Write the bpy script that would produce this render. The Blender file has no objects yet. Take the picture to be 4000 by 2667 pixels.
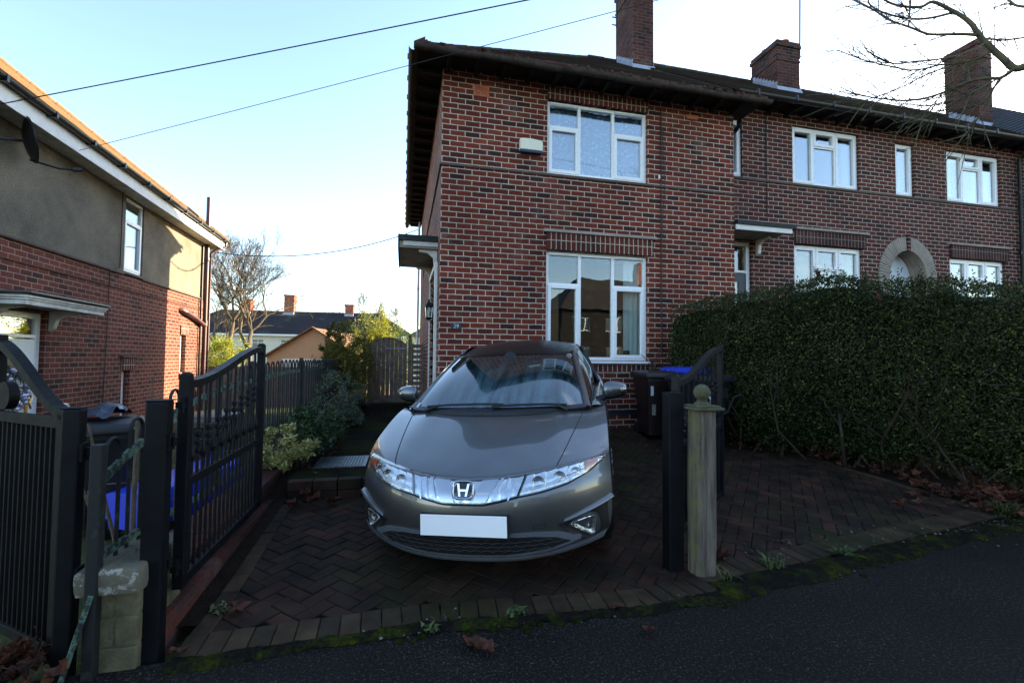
import bpy, bmesh, math, random
from math import radians, sin, cos, pi, tan, sqrt, atan2
from mathutils import Vector, Matrix, noise
from mathutils.bvhtree import BVHTree

random.seed(7)
scn = bpy.context.scene
col = scn.collection

# ------------------------------------------------------------------ camera
FPX, YAW, PIT, ROL, CAMH = 1802.35, radians(13.273), radians(2.157), radians(0.554), 1.40
fw = Vector((sin(YAW) * cos(PIT), cos(YAW) * cos(PIT), sin(PIT)))
r0 = Vector((cos(YAW), -sin(YAW), 0))
u0 = r0.cross(fw)
rt = r0 * cos(ROL) + u0 * sin(ROL)
up = -r0 * sin(ROL) + u0 * cos(ROL)
cam_d = bpy.data.cameras.new("camera")
cam = bpy.data.objects.new("camera", cam_d)
col.objects.link(cam)
cam.matrix_world = Matrix(((rt.x, up.x, -fw.x, 0), (rt.y, up.y, -fw.y, 0), (rt.z, up.z, -fw.z, CAMH), (0, 0, 0, 1)))
cam_d.sensor_width = 36.0
cam_d.lens = FPX / 4000 * 36
cam_d.clip_start = 0.05
cam_d.clip_end = 3000
scn.camera = cam

# ------------------------------------------------------------------ light
SUN_AZ, SUN_EL = radians(24.3), radians(16.0)      # azimuth measured from +X towards +Y
sun_dir = Vector((cos(SUN_EL) * cos(SUN_AZ), cos(SUN_EL) * sin(SUN_AZ), sin(SUN_EL)))
sd = bpy.data.lights.new("sun", 'SUN')
sd.energy = 4.2
sd.angle = radians(0.5)
sd.color = (1.0, 0.84, 0.58)
sun = bpy.data.objects.new("sun", sd)
sun.rotation_euler = sun_dir.to_track_quat('Z', 'Y').to_euler()
sun.location = (30, 20, 30)
col.objects.link(sun)

world = bpy.data.worlds.new("World")
scn.world = world
world.use_nodes = True
wn = world.node_tree
wn.nodes.clear()
w_out = wn.nodes.new('ShaderNodeOutputWorld')
w_bg = wn.nodes.new('ShaderNodeBackground')
w_sky = wn.nodes.new('ShaderNodeTexSky')
w_sky.sky_type = 'NISHITA'
w_sky.sun_disc = False
w_sky.sun_elevation = SUN_EL
w_sky.sun_rotation = pi / 2 - SUN_AZ
w_sky.altitude = 100
w_sky.air_density = 1.0
w_sky.dust_density = 0.45
w_sky.ozone_density = 1.0
w_bg.inputs['Strength'].default_value = 0.10
# thin high cloud in the world's own direction space
w_tc = wn.nodes.new('ShaderNodeTexCoord')
w_map = wn.nodes.new('ShaderNodeMapping')
w_map.inputs['Scale'].default_value = (2.2, 2.2, 7.0)
w_map.inputs['Location'].default_value = (0.35, 0.0, 0.2)
w_noi = wn.nodes.new('ShaderNodeTexNoise')
w_noi.inputs['Scale'].default_value = 1.6
w_noi.inputs['Detail'].default_value = 7
w_rmp = wn.nodes.new('ShaderNodeValToRGB')
w_rmp.color_ramp.elements[0].position = 0.66
w_rmp.color_ramp.elements[1].position = 0.9
w_rmp.color_ramp.elements[0].color = (0, 0, 0, 1)
w_rmp.color_ramp.elements[1].color = (0.55, 0.55, 0.55, 1)
w_mix = wn.nodes.new('ShaderNodeMix')
w_mix.data_type = 'RGBA'
w_mix.inputs[7].default_value = (9.0, 9.2, 9.6, 1)
wn.links.new(w_tc.outputs['Generated'], w_map.inputs['Vector'])
wn.links.new(w_map.outputs['Vector'], w_noi.inputs['Vector'])
wn.links.new(w_noi.outputs['Fac'], w_rmp.inputs['Fac'])
wn.links.new(w_rmp.outputs['Color'], w_mix.inputs[0])
w_hsv = wn.nodes.new('ShaderNodeHueSaturation')
w_hsv.inputs['Saturation'].default_value = 1.03
w_hsv.inputs['Hue'].default_value = 0.503
wn.links.new(w_sky.outputs['Color'], w_hsv.inputs['Color'])
wn.links.new(w_hsv.outputs['Color'], w_mix.inputs[6])
# one small soft cloud low over the gardens
w_dir = wn.nodes.new('ShaderNodeVectorMath')
w_dir.operation = 'SUBTRACT'
w_dir.inputs[1].default_value = (-0.203, 0.9493, 0.2400)
w_sc = wn.nodes.new('ShaderNodeVectorMath')
w_sc.operation = 'MULTIPLY'
w_sc.inputs[1].default_value = (15, 15, 34)
w_len = wn.nodes.new('ShaderNodeVectorMath')
w_len.operation = 'LENGTH'
w_n2 = wn.nodes.new('ShaderNodeTexNoise')
w_n2.inputs['Scale'].default_value = 26
w_n2.inputs['Detail'].default_value = 6
w_add = wn.nodes.new('ShaderNodeMath')
w_add.operation = 'MULTIPLY_ADD'
w_add.inputs[1].default_value = 1.5
w_r2 = wn.nodes.new('ShaderNodeValToRGB')
w_r2.color_ramp.elements[0].position = 0.95
w_r2.color_ramp.elements[1].position = 1.65
w_r2.color_ramp.elements[0].color = (.75, .75, .75, 1)
w_r2.color_ramp.elements[1].color = (0, 0, 0, 1)
w_m2 = wn.nodes.new('ShaderNodeMix')
w_m2.data_type = 'RGBA'
w_m2.inputs[7].default_value = (8.5, 8.3, 8.2, 1)
wn.links.new(w_tc.outputs['Generated'], w_dir.inputs[0])
wn.links.new(w_dir.outputs[0], w_sc.inputs[0])
wn.links.new(w_sc.outputs[0], w_len.inputs[0])
wn.links.new(w_tc.outputs['Generated'], w_n2.inputs['Vector'])
wn.links.new(w_n2.outputs['Fac'], w_add.inputs[0])
wn.links.new(w_len.outputs['Value'], w_add.inputs[2])
wn.links.new(w_add.outputs[0], w_r2.inputs['Fac'])
wn.links.new(w_r2.outputs['Color'], w_m2.inputs[0])
wn.links.new(w_mix.outputs[2], w_m2.inputs[6])
wn.links.new(w_m2.outputs[2], w_bg.inputs['Color'])
wn.links.new(w_bg.outputs[0], w_out.inputs[0])

scn.view_settings.view_transform = 'Standard'
scn.view_settings.look = 'None'
scn.view_settings.exposure = 2.62
scn.view_settings.gamma = 1.0
scn.cycles.max_bounces = 8
scn.cycles.transparent_max_bounces = 12
scn.cycles.use_denoising = True


# ------------------------------------------------------------------ helpers
def C(r, g, b):
    def l(c):
        c /= 255.0
        return c / 12.92 if c <= 0.04045 else ((c + 0.055) / 1.055) ** 2.4
    return (l(r), l(g), l(b), 1)


class MB:
    """collects shapes; build() links them as ONE mesh object"""
    def __init__(s):
        s.v, s.f, s.m = [], [], []
        s.cur = 0

    def add(s, vs, fs, mi=None):
        o = len(s.v)
        s.v += [tuple(p) for p in vs]
        s.f += [tuple(i + o for i in f) for f in fs]
        s.m += [s.cur if mi is None else mi] * len(fs)

    def hexa(s, p, mi=None):
        s.add(p, [(0, 3, 2, 1), (4, 5, 6, 7), (0, 1, 5, 4), (1, 2, 6, 5), (2, 3, 7, 6), (3, 0, 4, 7)], mi)

    def box(s, x0, y0, z0, x1, y1, z1, mi=None, fn=None):
        p = [(x0, y0, z0), (x1, y0, z0), (x1, y1, z0), (x0, y1, z0), (x0, y0, z1), (x1, y0, z1), (x1, y1, z1), (x0, y1, z1)]
        if fn:
            p = [fn(*q) for q in p]
        s.hexa(p, mi)

    def bar(s, a, b, w, h, mi=None, upv=(0, 0, 1)):
        a, b = Vector(a), Vector(b)
        d = (b - a).normalized()
        u = Vector(upv)
        if abs(d.dot(u)) > 0.98:
            u = Vector((0, 1, 0))
        sx = d.cross(u).normalized() * (w / 2)
        sy = sx.cross(d).normalized() * (h / 2)
        s.hexa([a - sx - sy, a + sx - sy, a + sx + sy, a - sx + sy, b - sx - sy, b + sx - sy, b + sx + sy, b - sx + sy], mi)

    def tube(s, pts, r, n=8, cap=True, mi=None, closed=False):
        pts = [Vector(p) for p in pts]
        N = len(pts)
        R = r if isinstance(r, (list, tuple)) else [r] * N
        rings = []
        prev = None
        for i in range(N):
            if closed:
                t = pts[(i + 1) % N] - pts[i - 1]
            else:
                t = pts[min(i + 1, N - 1)] - pts[max(i - 1, 0)]
            if t.length < 1e-9:
                t = Vector((0, 0, 1))
            t.normalize()
            if prev is None:
                a = Vector((0, 0, 1)) if abs(t.z) < 0.9 else Vector((1, 0, 0))
                nx = t.cross(a).normalized()
            else:
                nx = prev - t * prev.dot(t)
                if nx.length < 1e-6:
                    nx = t.orthogonal()
                nx.normalize()
            prev = nx
            ny = t.cross(nx)
            rings.append([pts[i] + (nx * cos(2 * pi * k / n) + ny * sin(2 * pi * k / n)) * R[i] for k in range(n)])
        vs = [p for q in rings for p in q]
        fs = []
        for i in range(N if closed else N - 1):
            j = (i + 1) % N
            for k in range(n):
                k2 = (k + 1) % n
                fs.append((i * n + k, i * n + k2, j * n + k2, j * n + k))
        if cap and not closed:
            fs.append(tuple(range(n))[::-1])
            fs.append(tuple((N - 1) * n + k for k in range(n)))
        s.add(vs, fs, mi)

    def lathe(s, prof, center, axis=(0, 0, 1), n=24, mi=None):
        """prof = [(radius, height along axis)]"""
        ax = Vector(axis).normalized()
        a = ax.orthogonal().normalized()
        b = ax.cross(a)
        c = Vector(center)
        vs, fs = [], []
        for r, h in prof:
            for k in range(n):
                vs.append(c + ax * h + (a * cos(2 * pi * k / n) + b * sin(2 * pi * k / n)) * r)
        for i in range(len(prof) - 1):
            for k in range(n):
                k2 = (k + 1) % n
                fs.append((i * n + k, i * n + k2, (i + 1) * n + k2, (i + 1) * n + k))
        s.add(vs, fs, mi)

    def grid(s, rows, mi=None):
        n = len(rows[0])
        vs = [p for r in rows for p in r]
        fs = []
        for i in range(len(rows) - 1):
            for k in range(n - 1):
                fs.append((i * n + k, i * n + k + 1, (i + 1) * n + k + 1, (i + 1) * n + k))
        s.add(vs, fs, mi)

    def prism(s, poly, fn, d0, d1, mi=None):
        """poly = 2D outline, fn(a, b, d) -> point, extruded from d0 to d1"""
        n = len(poly)
        vs = [fn(a, b, d0) for a, b in poly] + [fn(a, b, d1) for a, b in poly]
        fs = [tuple(range(n))[::-1], tuple(range(n, 2 * n))]
        for i in range(n):
            j = (i + 1) % n
            fs.append((i, j, n + j, n + i))
        s.add(vs, fs, mi)

    def build(s, name, mats, parent=None, smooth=None, bevel=0, local=False, label=None):
        me = bpy.data.meshes.new(name)
        me.from_pydata(s.v, [], s.f)
        if not isinstance(mats, (list, tuple)):
            mats = [mats]
        for m in mats:
            me.materials.append(m)
        if len(mats) > 1:
            me.polygons.foreach_set('material_index', s.m)
        if smooth is not None:
            me.polygons.foreach_set('use_smooth', [True] * len(me.polygons))
            me.update()
            if smooth < 179:
                me.set_sharp_from_angle(angle=radians(smooth))
        me.update()
        o = bpy.data.objects.new(name, me)
        col.objects.link(o)
        if parent is not None:
            o.parent = parent
            if not local:
                o.matrix_parent_inverse = world_of(parent).inverted()
        if bevel:
            md = o.modifiers.new('bevel', 'BEVEL')
            md.width = bevel
            md.segments = 2
            md.limit_method = 'ANGLE'
            md.angle_limit = radians(40)
        if label:
            o['label'] = label
        return o


def world_of(o):
    m = o.matrix_basis.copy()
    if o.parent:
        m = world_of(o.parent) @ o.matrix_parent_inverse @ m
    return m


def tag(o, label=None, cat=None, group=None, kind=None):
    if label:
        o['label'] = label
    if cat:
        o['category'] = cat
    if group:
        o['group'] = group
    if kind:
        o['kind'] = kind
    return o


def thing(name, label, cat, loc=(0, 0, 0), rz=0, group=None):
    o = bpy.data.objects.new(name, None)
    o.empty_display_size = 0.2
    col.objects.link(o)
    o.location = loc
    o.rotation_euler = (0, 0, rz)
    return tag(o, label, cat, group)


def copy_tree(o, parent=None):
    c = o.copy()
    col.objects.link(c)
    if parent is not None:
        c.parent = parent
        c.matrix_parent_inverse = o.matrix_parent_inverse.copy()
    for ch in [k for k in bpy.data.objects if k.parent == o]:
        copy_tree(ch, c)
    return c


def lerp(a, b, t):
    return a + (b - a) * t


def gz(y):
    """height of the paved front garden, rising gently to the house"""
    pts = [(-99, 0), (2.75, 0), (6.0, .175), (6.8, .285), (7.2, .30), (99, .30)]
    for (a, za), (b, zb) in zip(pts, pts[1:]):
        if y <= b:
            return lerp(za, zb, (y - a) / (b - a))
    return .30
# ------------------------------------------------------------------ materials
class NT:
    def __init__(s, name):
        s.m = bpy.data.materials.new(name)
        s.m.use_nodes = True
        s.t = s.m.node_tree
        s.t.nodes.clear()
        s.out = s.n('OutputMaterial')
        s.p = s.n('BsdfPrincipled')
        s.l(s.p.outputs[0], s.out.inputs[0])

    def n(s, kind, **kw):
        nd = s.t.nodes.new('ShaderNode' + kind)
        for k, v in kw.items():
            setattr(nd, k, v)
        return nd

    def l(s, a, b):
        s.t.links.new(a, b)

    def noise(s, vec, scale, detail=6, rough=.6):
        nd = s.n('TexNoise')
        nd.inputs['Scale'].default_value = scale
        nd.inputs['Detail'].default_value = detail
        nd.inputs['Roughness'].default_value = rough
        if vec is not None:
            s.l(vec, nd.inputs['Vector'])
        return nd.outputs['Fac']

    def ramp(s, fac, stops, interp='LINEAR'):
        nd = s.n('ValToRGB')
        cr = nd.color_ramp
        cr.interpolation = interp
        while len(cr.elements) < len(stops):
            cr.elements.new(0.5)
        for e, (p, c) in zip(cr.elements, stops):
            e.position = p
            e.color = c if len(c) == 4 else (*c, 1)
        s.l(fac, nd.inputs['Fac'])
        return nd.outputs['Color']

    def mix(s, fac, a, b, mode='MIX'):
        nd = s.n('Mix', data_type='RGBA', blend_type=mode)
        for sock, v in ((nd.inputs[0], fac), (nd.inputs[6], a), (nd.inputs[7], b)):
            if hasattr(v, 'links') or hasattr(v, 'is_output'):
                s.l(v, sock)
            else:
                sock.default_value = v
        return nd.outputs[2]

    def math(s, op, a, b=0.0, c=None):
        nd = s.n('Math', operation=op)
        for i, v in enumerate((a, b) if c is None else (a, b, c)):
            if hasattr(v, 'is_output'):
                s.l(v, nd.inputs[i])
            else:
                nd.inputs[i].default_value = v
        return nd.outputs[0]

    def obj(s):
        return s.n('TexCoord').outputs['Object']

    def set(s, **kw):
        for k, v in kw.items():
            k = k.replace('_', ' ')
            sock = s.p.inputs[k]
            if hasattr(v, 'is_output'):
                s.l(v, sock)
            else:
                sock.default_value = v

    def bump(s, h, strength=.3, dist=.01):
        nd = s.n('Bump')
        nd.inputs['Strength'].default_value = strength
        nd.inputs['Distance'].default_value = dist
        s.l(h, nd.inputs['Height'])
        s.l(nd.outputs[0], s.p.inputs['Normal'])
        return nd


MAT = {}


def plain(name, c, rough=.55, metal=0.0, var=.25, scale=9.0, bump=0.15, c2=None, coat=0.0, spec=.5, detail=6, bdist=.004, bscale=None):
    """a colour with procedural unevenness"""
    k = NT(name)
    o = k.obj()
    nz = k.noise(o, scale, detail)
    lo = tuple(x * (1 - var) for x in c[:3]) + (1,)
    hi = c2 if c2 else tuple(min(1, x * (1 + var)) for x in c[:3]) + (1,)
    k.set(Base_Color=k.ramp(nz, [(.3, lo), (.7, hi)]), Metallic=metal, Coat_Weight=coat)
    k.p.inputs['Specular IOR Level'].default_value = spec
    k.p.inputs['Coat Roughness'].default_value = .05
    nr = k.noise(o, scale * 2.7, 4)
    k.set(Roughness=k.math('MULTIPLY_ADD', nr, .25, max(0.0, rough - .125)))
    if bump:
        k.bump(k.noise(o, bscale or scale * 5, 5), bump, bdist)
    MAT[name] = k.m
    return k.m


def brick(name, stops, mortar, bw=.232, bh=.0846, ms=.0058, soldier=False, off=0.0, dist=.006, stain=.35, voff=0.0, bumpd=.008):
    k = NT(name)
    o = k.obj()
    sp = k.n('SeparateXYZ')
    k.l(o, sp.inputs[0])
    wob = k.n('TexNoise')
    wob.inputs['Scale'].default_value = 14
    wob.inputs['Detail'].default_value = 4
    k.l(o, wob.inputs['Vector'])
    ws = k.n('SeparateColor')
    k.l(wob.outputs['Color'], ws.inputs[0])
    u = k.math('ADD', k.math('ADD', sp.outputs[0], sp.outputs[1]), off)
    v = k.math('ADD', sp.outputs[2], voff)
    u = k.math('ADD', u, k.math('MULTIPLY', k.math('SUBTRACT', ws.outputs[0], .5), dist * 2))
    v = k.math('ADD', v, k.math('MULTIPLY', k.math('SUBTRACT', ws.outputs[1], .5), dist * 2.4))
    cb = k.n('CombineXYZ')
    if soldier:
        k.l(v, cb.inputs[0]); k.l(u, cb.inputs[1])
    else:
        k.l(u, cb.inputs[0]); k.l(v, cb.inputs[1])
    bt = k.n('TexBrick')
    bt.offset = .5 if not soldier else 0
    bt.inputs['Color1'].default_value = (0, 0, 0, 1)
    bt.inputs['Color2'].default_value = (1, 1, 1, 1)
    bt.inputs['Mortar'].default_value = (.5, .5, .5, 1)
    bt.inputs['Scale'].default_value = 1
    bt.inputs['Mortar Size'].default_value = ms
    bt.inputs['Mortar Smooth'].default_value = .25
    bt.inputs['Brick Width'].default_value = bw if not soldier else .30
    bt.inputs['Row Height'].default_value = bh
    k.l(cb.outputs[0], bt.inputs['Vector'])
    base = k.ramp(bt.outputs['Color'], stops)
    fine = k.noise(o, 42, 5, .7)
    base = k.mix(1.0, base, k.ramp(fine, [(.25, (.55, .55, .55)), (.75, (1.35, 1.3, 1.25))]), 'MULTIPLY')
    mor = k.mix(1.0, mortar, k.ramp(k.noise(o, 60, 5), [(.2, (.6, .6, .6)), (.8, (1.3, 1.3, 1.3))]), 'MULTIPLY')
    c = k.mix(bt.outputs['Fac'], base, mor)
    st = k.ramp(k.noise(o, .9, 6, .65), [(.3, (1 - stain,) * 3), (.62, (1.08,) * 3)])
    c = k.mix(1.0, c, st, 'MULTIPLY')
    ef = k.math('MULTIPLY', k.ramp(k.noise(o, 1.9, 8, .7), [(.56, (0, 0, 0)), (.72, (1, 1, 1))]), stain * .55)
    c = k.mix(ef, c, C(150, 132, 120))
    k.set(Base_Color=c, Roughness=.88)
    k.p.inputs['Specular IOR Level'].default_value = .25
    h = k.math('SUBTRACT', k.math('MULTIPLY', fine, .5), bt.outputs['Fac'])
    k.bump(h, .7, bumpd)
    MAT[name] = k.m
    return k.m


RED = [(0, C(58, 33, 31)), (.12, C(74, 35, 30)), (.34, C(104, 43, 32)), (.62, C(117, 49, 35)), (.85, C(92, 39, 30)), (1, C(130, 60, 42))]
DRK = [(0, C(55, 34, 34)), (.25, C(79, 40, 36)), (.75, C(99, 48, 40)), (1, C(74, 41, 38))]
LRED = [(0, C(68, 37, 33)), (.3, C(100, 49, 38)), (.7, C(120, 60, 44)), (1, C(104, 53, 41))]
brick('brick_red', RED, C(192, 178, 158), stain=.38, off=.014, ms=.0075)
brick('brick_soldier', [(0, C(60, 34, 33)), (.5, C(98, 44, 36)), (1, C(80, 38, 34))], C(188, 174, 154), soldier=True, bw=.3, bh=.0846, ms=.007)
brick('brick_terrace', DRK, C(186, 172, 156), bw=.232, stain=.35, off=.05, ms=.0072)
brick('brick_terrace_soldier', [(0, C(54, 34, 35)), (.5, C(82, 44, 41)), (1, C(68, 38, 38))], C(146, 136, 124), soldier=True)
brick('brick_left', LRED, C(158, 138, 122), stain=.35, ms=.0065)
brick('brick_chimney', [(0, C(40, 29, 31)), (.4, C(72, 42, 38)), (.75, C(88, 48, 41)), (1, C(64, 41, 39))], C(100, 90, 82), stain=.5, off=.03)
brick('brick_far', [(0, C(120, 66, 50)), (1, C(178, 100, 72))], C(170, 140, 120))
brick('brick_garden', [(0, C(50, 34, 30)), (.5, C(92, 46, 36)), (1, C(70, 46, 40))], C(70, 64, 58), stain=.7)
brick('brick_opposite_shaded', [(0, C(22, 18, 17)), (1, C(32, 25, 22))], C(34, 31, 28), stain=.3)  # brick and mortar darkened: shade on these sunlit fronts is put into the colour


def roof_mat(name, a, b, moss=None, mossc=.35, scale=1.2):
    k = NT(name)
    o = k.obj()
    c = k.ramp(k.noise(o, 16, 6, .7), [(.3, a), (.7, b)])
    c = k.mix(k.math('MULTIPLY', k.noise(o, 5, 3), .5), c, tuple(x * .6 for x in b[:3]) + (1,))
    if moss:
        f = k.ramp(k.noise(o, scale, 7, .7), [(.52, (0, 0, 0)), (.68, (mossc,) * 3)])
        c = k.mix(f, c, moss)
    k.set(Base_Color=c, Roughness=.85)
    k.p.inputs['Specular IOR Level'].default_value = .3
    k.bump(k.noise(o, 40, 6), .5, .01)
    MAT[name] = k.m


roof_mat('roof_dark', C(34, 28, 28), C(54, 43, 40), C(72, 80, 44), .7, 1.1)
roof_mat('roof_slate', C(46, 48, 54), C(66, 66, 72), C(70, 80, 66), .3)
roof_mat('roof_tan', C(120, 88, 64), C(142, 108, 78), C(100, 94, 66), .3, 2)
roof_mat('roof_far', C(34, 32, 36), C(52, 48, 52), C(86, 100, 92), .6, .25)
roof_mat('roof_garage', C(96, 70, 52), C(130, 96, 70), C(100, 100, 60), .4)
roof_mat('tile_mossy', C(34, 27, 25), C(92, 54, 40), C(18, 18, 14), .9, 5)
roof_mat('gutter_old', C(28, 25, 25), C(86, 76, 68), C(16, 16, 13), .95, 4)
plain('black_gutter', C(26, 27, 30), .4, var=.3)
plain('white_upvc', C(240, 240, 240), .28, var=.04, bump=.02)
plain('white_paint', C(222, 220, 214), .5, var=.1, bump=.25)
plain('white_peeling', C(196, 190, 180), .65, c2=C(226, 222, 214), var=.25, scale=6, bump=.4)
plain('old_soffit', C(128, 116, 104), .75, c2=C(168, 156, 140), scale=4)
plain('dark_wood', C(18, 15, 15), .8, var=.4)
plain('lead', C(150, 154, 166), .5, metal=.3, var=.2, scale=5)
plain('stone', C(150, 138, 126), .85, var=.25, scale=5, bump=.5)
plain('stone_band', C(84, 66, 60), .9, var=.3, scale=7, bump=.6)
plain('black_iron', C(9, 9, 11), .5, c2=C(19, 20, 24), scale=7, bump=.3, spec=.22)
plain('black_iron_old', C(8, 8, 8), .65, c2=C(19, 19, 18), scale=6, bump=.4, spec=.18)
plain('terracotta', C(176, 98, 70), .8, var=.2)
plain('clay_pot', C(120, 82, 62), .85, var=.3)
plain('pipe_brown', C(70, 36, 34), .4, var=.2)
plain('pipe_white', C(206, 206, 206), .4, var=.1)
plain('pipe_black', C(24, 26, 26), .4)
plain('cable_black', C(20, 20, 22), .6, bump=0)
plain('cream_plastic', C(226, 220, 196), .35, var=.05, bump=.03)
plain('navy_plastic', C(22, 40, 66), .3, var=.1, bump=.03)
plain('sign_slate', C(34, 38, 46), .4, var=.15)
plain('door_white', C(214, 222, 228), .35, var=.03, bump=.03)
plain('door_navy', C(26, 32, 46), .35, var=.1)
plain('brass', C(190, 146, 60), .25, metal=1, var=.1, bump=0)
plain('chrome', C(225, 228, 232), .12, metal=1, var=.04, bump=0)
plain('wood_gate', C(104, 90, 82), .85, c2=C(136, 120, 108), scale=7, bump=.4)
plain('bin_black', C(20, 21, 25), .5, var=.15, bump=.1)
plain('bin_brown', C(34, 22, 20), .45, var=.15, bump=.1)
plain('bin_blue', C(30, 58, 190), .42, var=.08, bump=.05)
plain('bin_bluedark', C(34, 62, 190), .45, var=.12, bump=.1)
plain('rubber', C(22, 22, 23), .75, var=.2)
plain('torn_plastic', C(44, 46, 58), .3, var=.3, bump=.4, bscale=18, bdist=.02)
plain('tan_render', C(178, 138, 104), .85, var=.08, scale=2)
plain('cream_render', C(206, 200, 182), .85, var=.06, scale=1)
plain('dark_glass_far', C(50, 58, 66), .1, var=.2, bump=0)
plain('soil', C(36, 28, 22), .98, c2=C(52, 40, 31), scale=14, bump=1, bdist=.03, spec=.08)
plain('bark', C(82, 68, 52), .9, c2=C(108, 92, 70), scale=8, bump=.6, bdist=.02)
plain('bark_street', C(70, 62, 46), .9, c2=C(98, 92, 62), scale=9, bump=.7, bdist=.01)
plain('bark_far', C(140, 122, 108), .9, var=.2, bump=0)
plain('twig_brown', C(62, 48, 36), .9, var=.3)
plain('tarnish_light', C(220, 224, 228), .3, bump=0)
plain('curtain_white', C(226, 222, 214), .9, var=.06)
plain('curtain_grey', C(160, 154, 148), .9, var=.1)
plain('pine_wood', C(150, 92, 46), .6, c2=C(176, 118, 64), scale=3)
plain('room_dark', C(44, 40, 38), .9, var=.3)
plain('manhole_steel', C(92, 98, 104), .3, metal=.8, var=.3, scale=20, bump=.6, bdist=.004)
plain('kerb_stone', C(120, 116, 110), .9, var=.2)
plain('berry_silver', C(196, 186, 206), .25, metal=.5, var=.2)
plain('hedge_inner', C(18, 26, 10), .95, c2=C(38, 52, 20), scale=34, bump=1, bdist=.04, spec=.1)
plain('moss_green', C(20, 24, 8), 1, c2=C(40, 46, 13), scale=30, bump=1, bdist=.01, spec=.05)
plain('leafless', C(60, 50, 40), .9)
plain('frond_grey', C(88, 96, 96), .7, var=.35)
plain('plate_white', C(250, 250, 250), .35, var=.01, bump=0)
plain('sticker_yellow', C(206, 170, 50), .5, c2=C(60, 110, 160), scale=22, bump=0)
plain('label_white', C(200, 200, 200), .5, bump=0)


def render_wall():
    k = NT('roughcast')
    o = k.obj()
    c = k.ramp(k.noise(o, 1.1, 7, .65), [(.3, C(92, 84, 72)), (.62, C(134, 124, 106))])
    c = k.mix(1.0, c, k.ramp(k.noise(o, 60, 4), [(.3, (.7, .7, .7)), (.7, (1.2, 1.2, 1.2))]), 'MULTIPLY')
    k.set(Base_Color=c, Roughness=.95)
    k.bump(k.noise(o, 45, 4, .6), 1, .03)
    MAT['roughcast'] = k.m


render_wall()


def timber():
    k = NT('weathered_timber')
    o = k.obj()
    mp = k.n('Mapping')
    mp.inputs['Scale'].default_value = (22, 22, 1.6)
    k.l(o, mp.inputs[0])
    g = k.noise(mp.outputs[0], 1.6, 7, .65)
    c = k.ramp(g, [(.3, C(48, 41, 35)), (.5, C(94, 84, 74)), (.72, C(126, 114, 100))])
    sp = k.n('SeparateXYZ')
    k.l(o, sp.inputs[0])
    al = k.ramp(k.math('SUBTRACT', k.noise(o, 5, 6, .7), k.math('MULTIPLY', sp.outputs[0], 3.2)), [(.62, (0, 0, 0)), (.82, (.7,) * 3)])
    c = k.mix(al, c, C(106, 106, 62))
    k.set(Base_Color=c, Roughness=.9)
    k.bump(g, .6, .008)
    MAT['weathered_timber'] = k.m


timber()


def mossy_wood():
    plain('cap_moss', C(70, 72, 48), .95, c2=C(96, 92, 66), scale=12, bump=.8, bdist=.01)


mossy_wood()


def lichen():
    k = NT('lichen_paint')
    o = k.obj()
    f = k.ramp(k.noise(o, 22, 6, .7), [(.45, (0, 0, 0)), (.58, (1, 1, 1))])
    k.set(Base_Color=k.mix(f, C(22, 29, 27), C(84, 110, 92)), Roughness=.8)
    k.bump(k.noise(o, 60, 4), .6, .01)
    MAT['lichen_paint'] = k.m
    k = NT('green_paint')
    o = k.obj()
    f = k.ramp(k.noise(o, 13, 6, .7), [(.56, (0, 0, 0)), (.68, (1, 1, 1))])
    k.set(Base_Color=k.mix(f, C(14, 18, 17), C(44, 62, 54)), Roughness=.7)
    MAT['green_paint'] = k.m


lichen()


def stone_pier():
    k = NT('pier_stone')
    o = k.obj()
    c = k.ramp(k.noise(o, 7, 7, .7), [(.3, C(60, 55, 38)), (.65, C(108, 100, 72))])
    k.set(Base_Color=c, Roughness=.95)
    k.bump(k.noise(o, 28, 6), .8, .015)
    MAT['pier_stone'] = k.m
    k = NT('pier_cap')
    o = k.obj()
    sp = k.n('SeparateXYZ')
    k.l(o, sp.inputs[0])
    g = k.n('NewGeometry')
    gs = k.n('SeparateXYZ')
    k.l(g.outputs['True Normal'], gs.inputs[0])
    side = k.math('GREATER_THAN', k.math('MULTIPLY', gs.outputs[1], -1.0), .55)
    f = k.math('MULTIPLY', k.ramp(k.noise(o, 26, 7, .75), [(.53, (0, 0, 0)), (.58, (1, 1, 1))]), side)
    c = k.mix(f, k.mix(k.noise(o, 5, 6), C(74, 70, 56), C(112, 106, 86)), C(150, 147, 138))
    k.set(Base_Color=c, Roughness=.9)
    k.bump(k.noise(o, 40, 6), .6, .01)
    MAT['pier_cap'] = k.m


stone_pier()


def island(name, stops, rough=.6, extra=.25, scale=30, spec=.5, trans=0.0, bump=0.2):
    """colour picked per separate piece (leaf, paver)"""
    k = NT(name)
    g = k.n('NewGeometry')
    c = k.ramp(g.outputs['Random Per Island'], stops)
    o = k.obj()
    c = k.mix(1.0, c, k.ramp(k.noise(o, scale, 5), [(.3, (1 - extra,) * 3), (.7, (1 + extra,) * 3)]), 'MULTIPLY')
    if name.startswith('paver'):
        c = k.mix(k.ramp(k.noise(o, .55, 8, .72), [(.50, (0, 0, 0)), (.66, (.75,) * 3)]), c, C(40, 46, 16))
    k.set(Base_Color=c, Roughness=rough)
    k.p.inputs['Specular IOR Level'].default_value = spec
    if bump:
        k.bump(k.noise(o, scale * 3, 5), bump, .004)
    if trans:
        tr = k.n('BsdfTranslucent')
        k.l(c, tr.inputs['Color'])
        mx = k.n('MixShader')
        mx.inputs[0].default_value = trans
        k.l(k.p.outputs[0], mx.inputs[1])
        k.l(tr.outputs[0], mx.inputs[2])
        k.l(mx.outputs[0], k.out.inputs[0])
    MAT[name] = k.m
    return k.m


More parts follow.
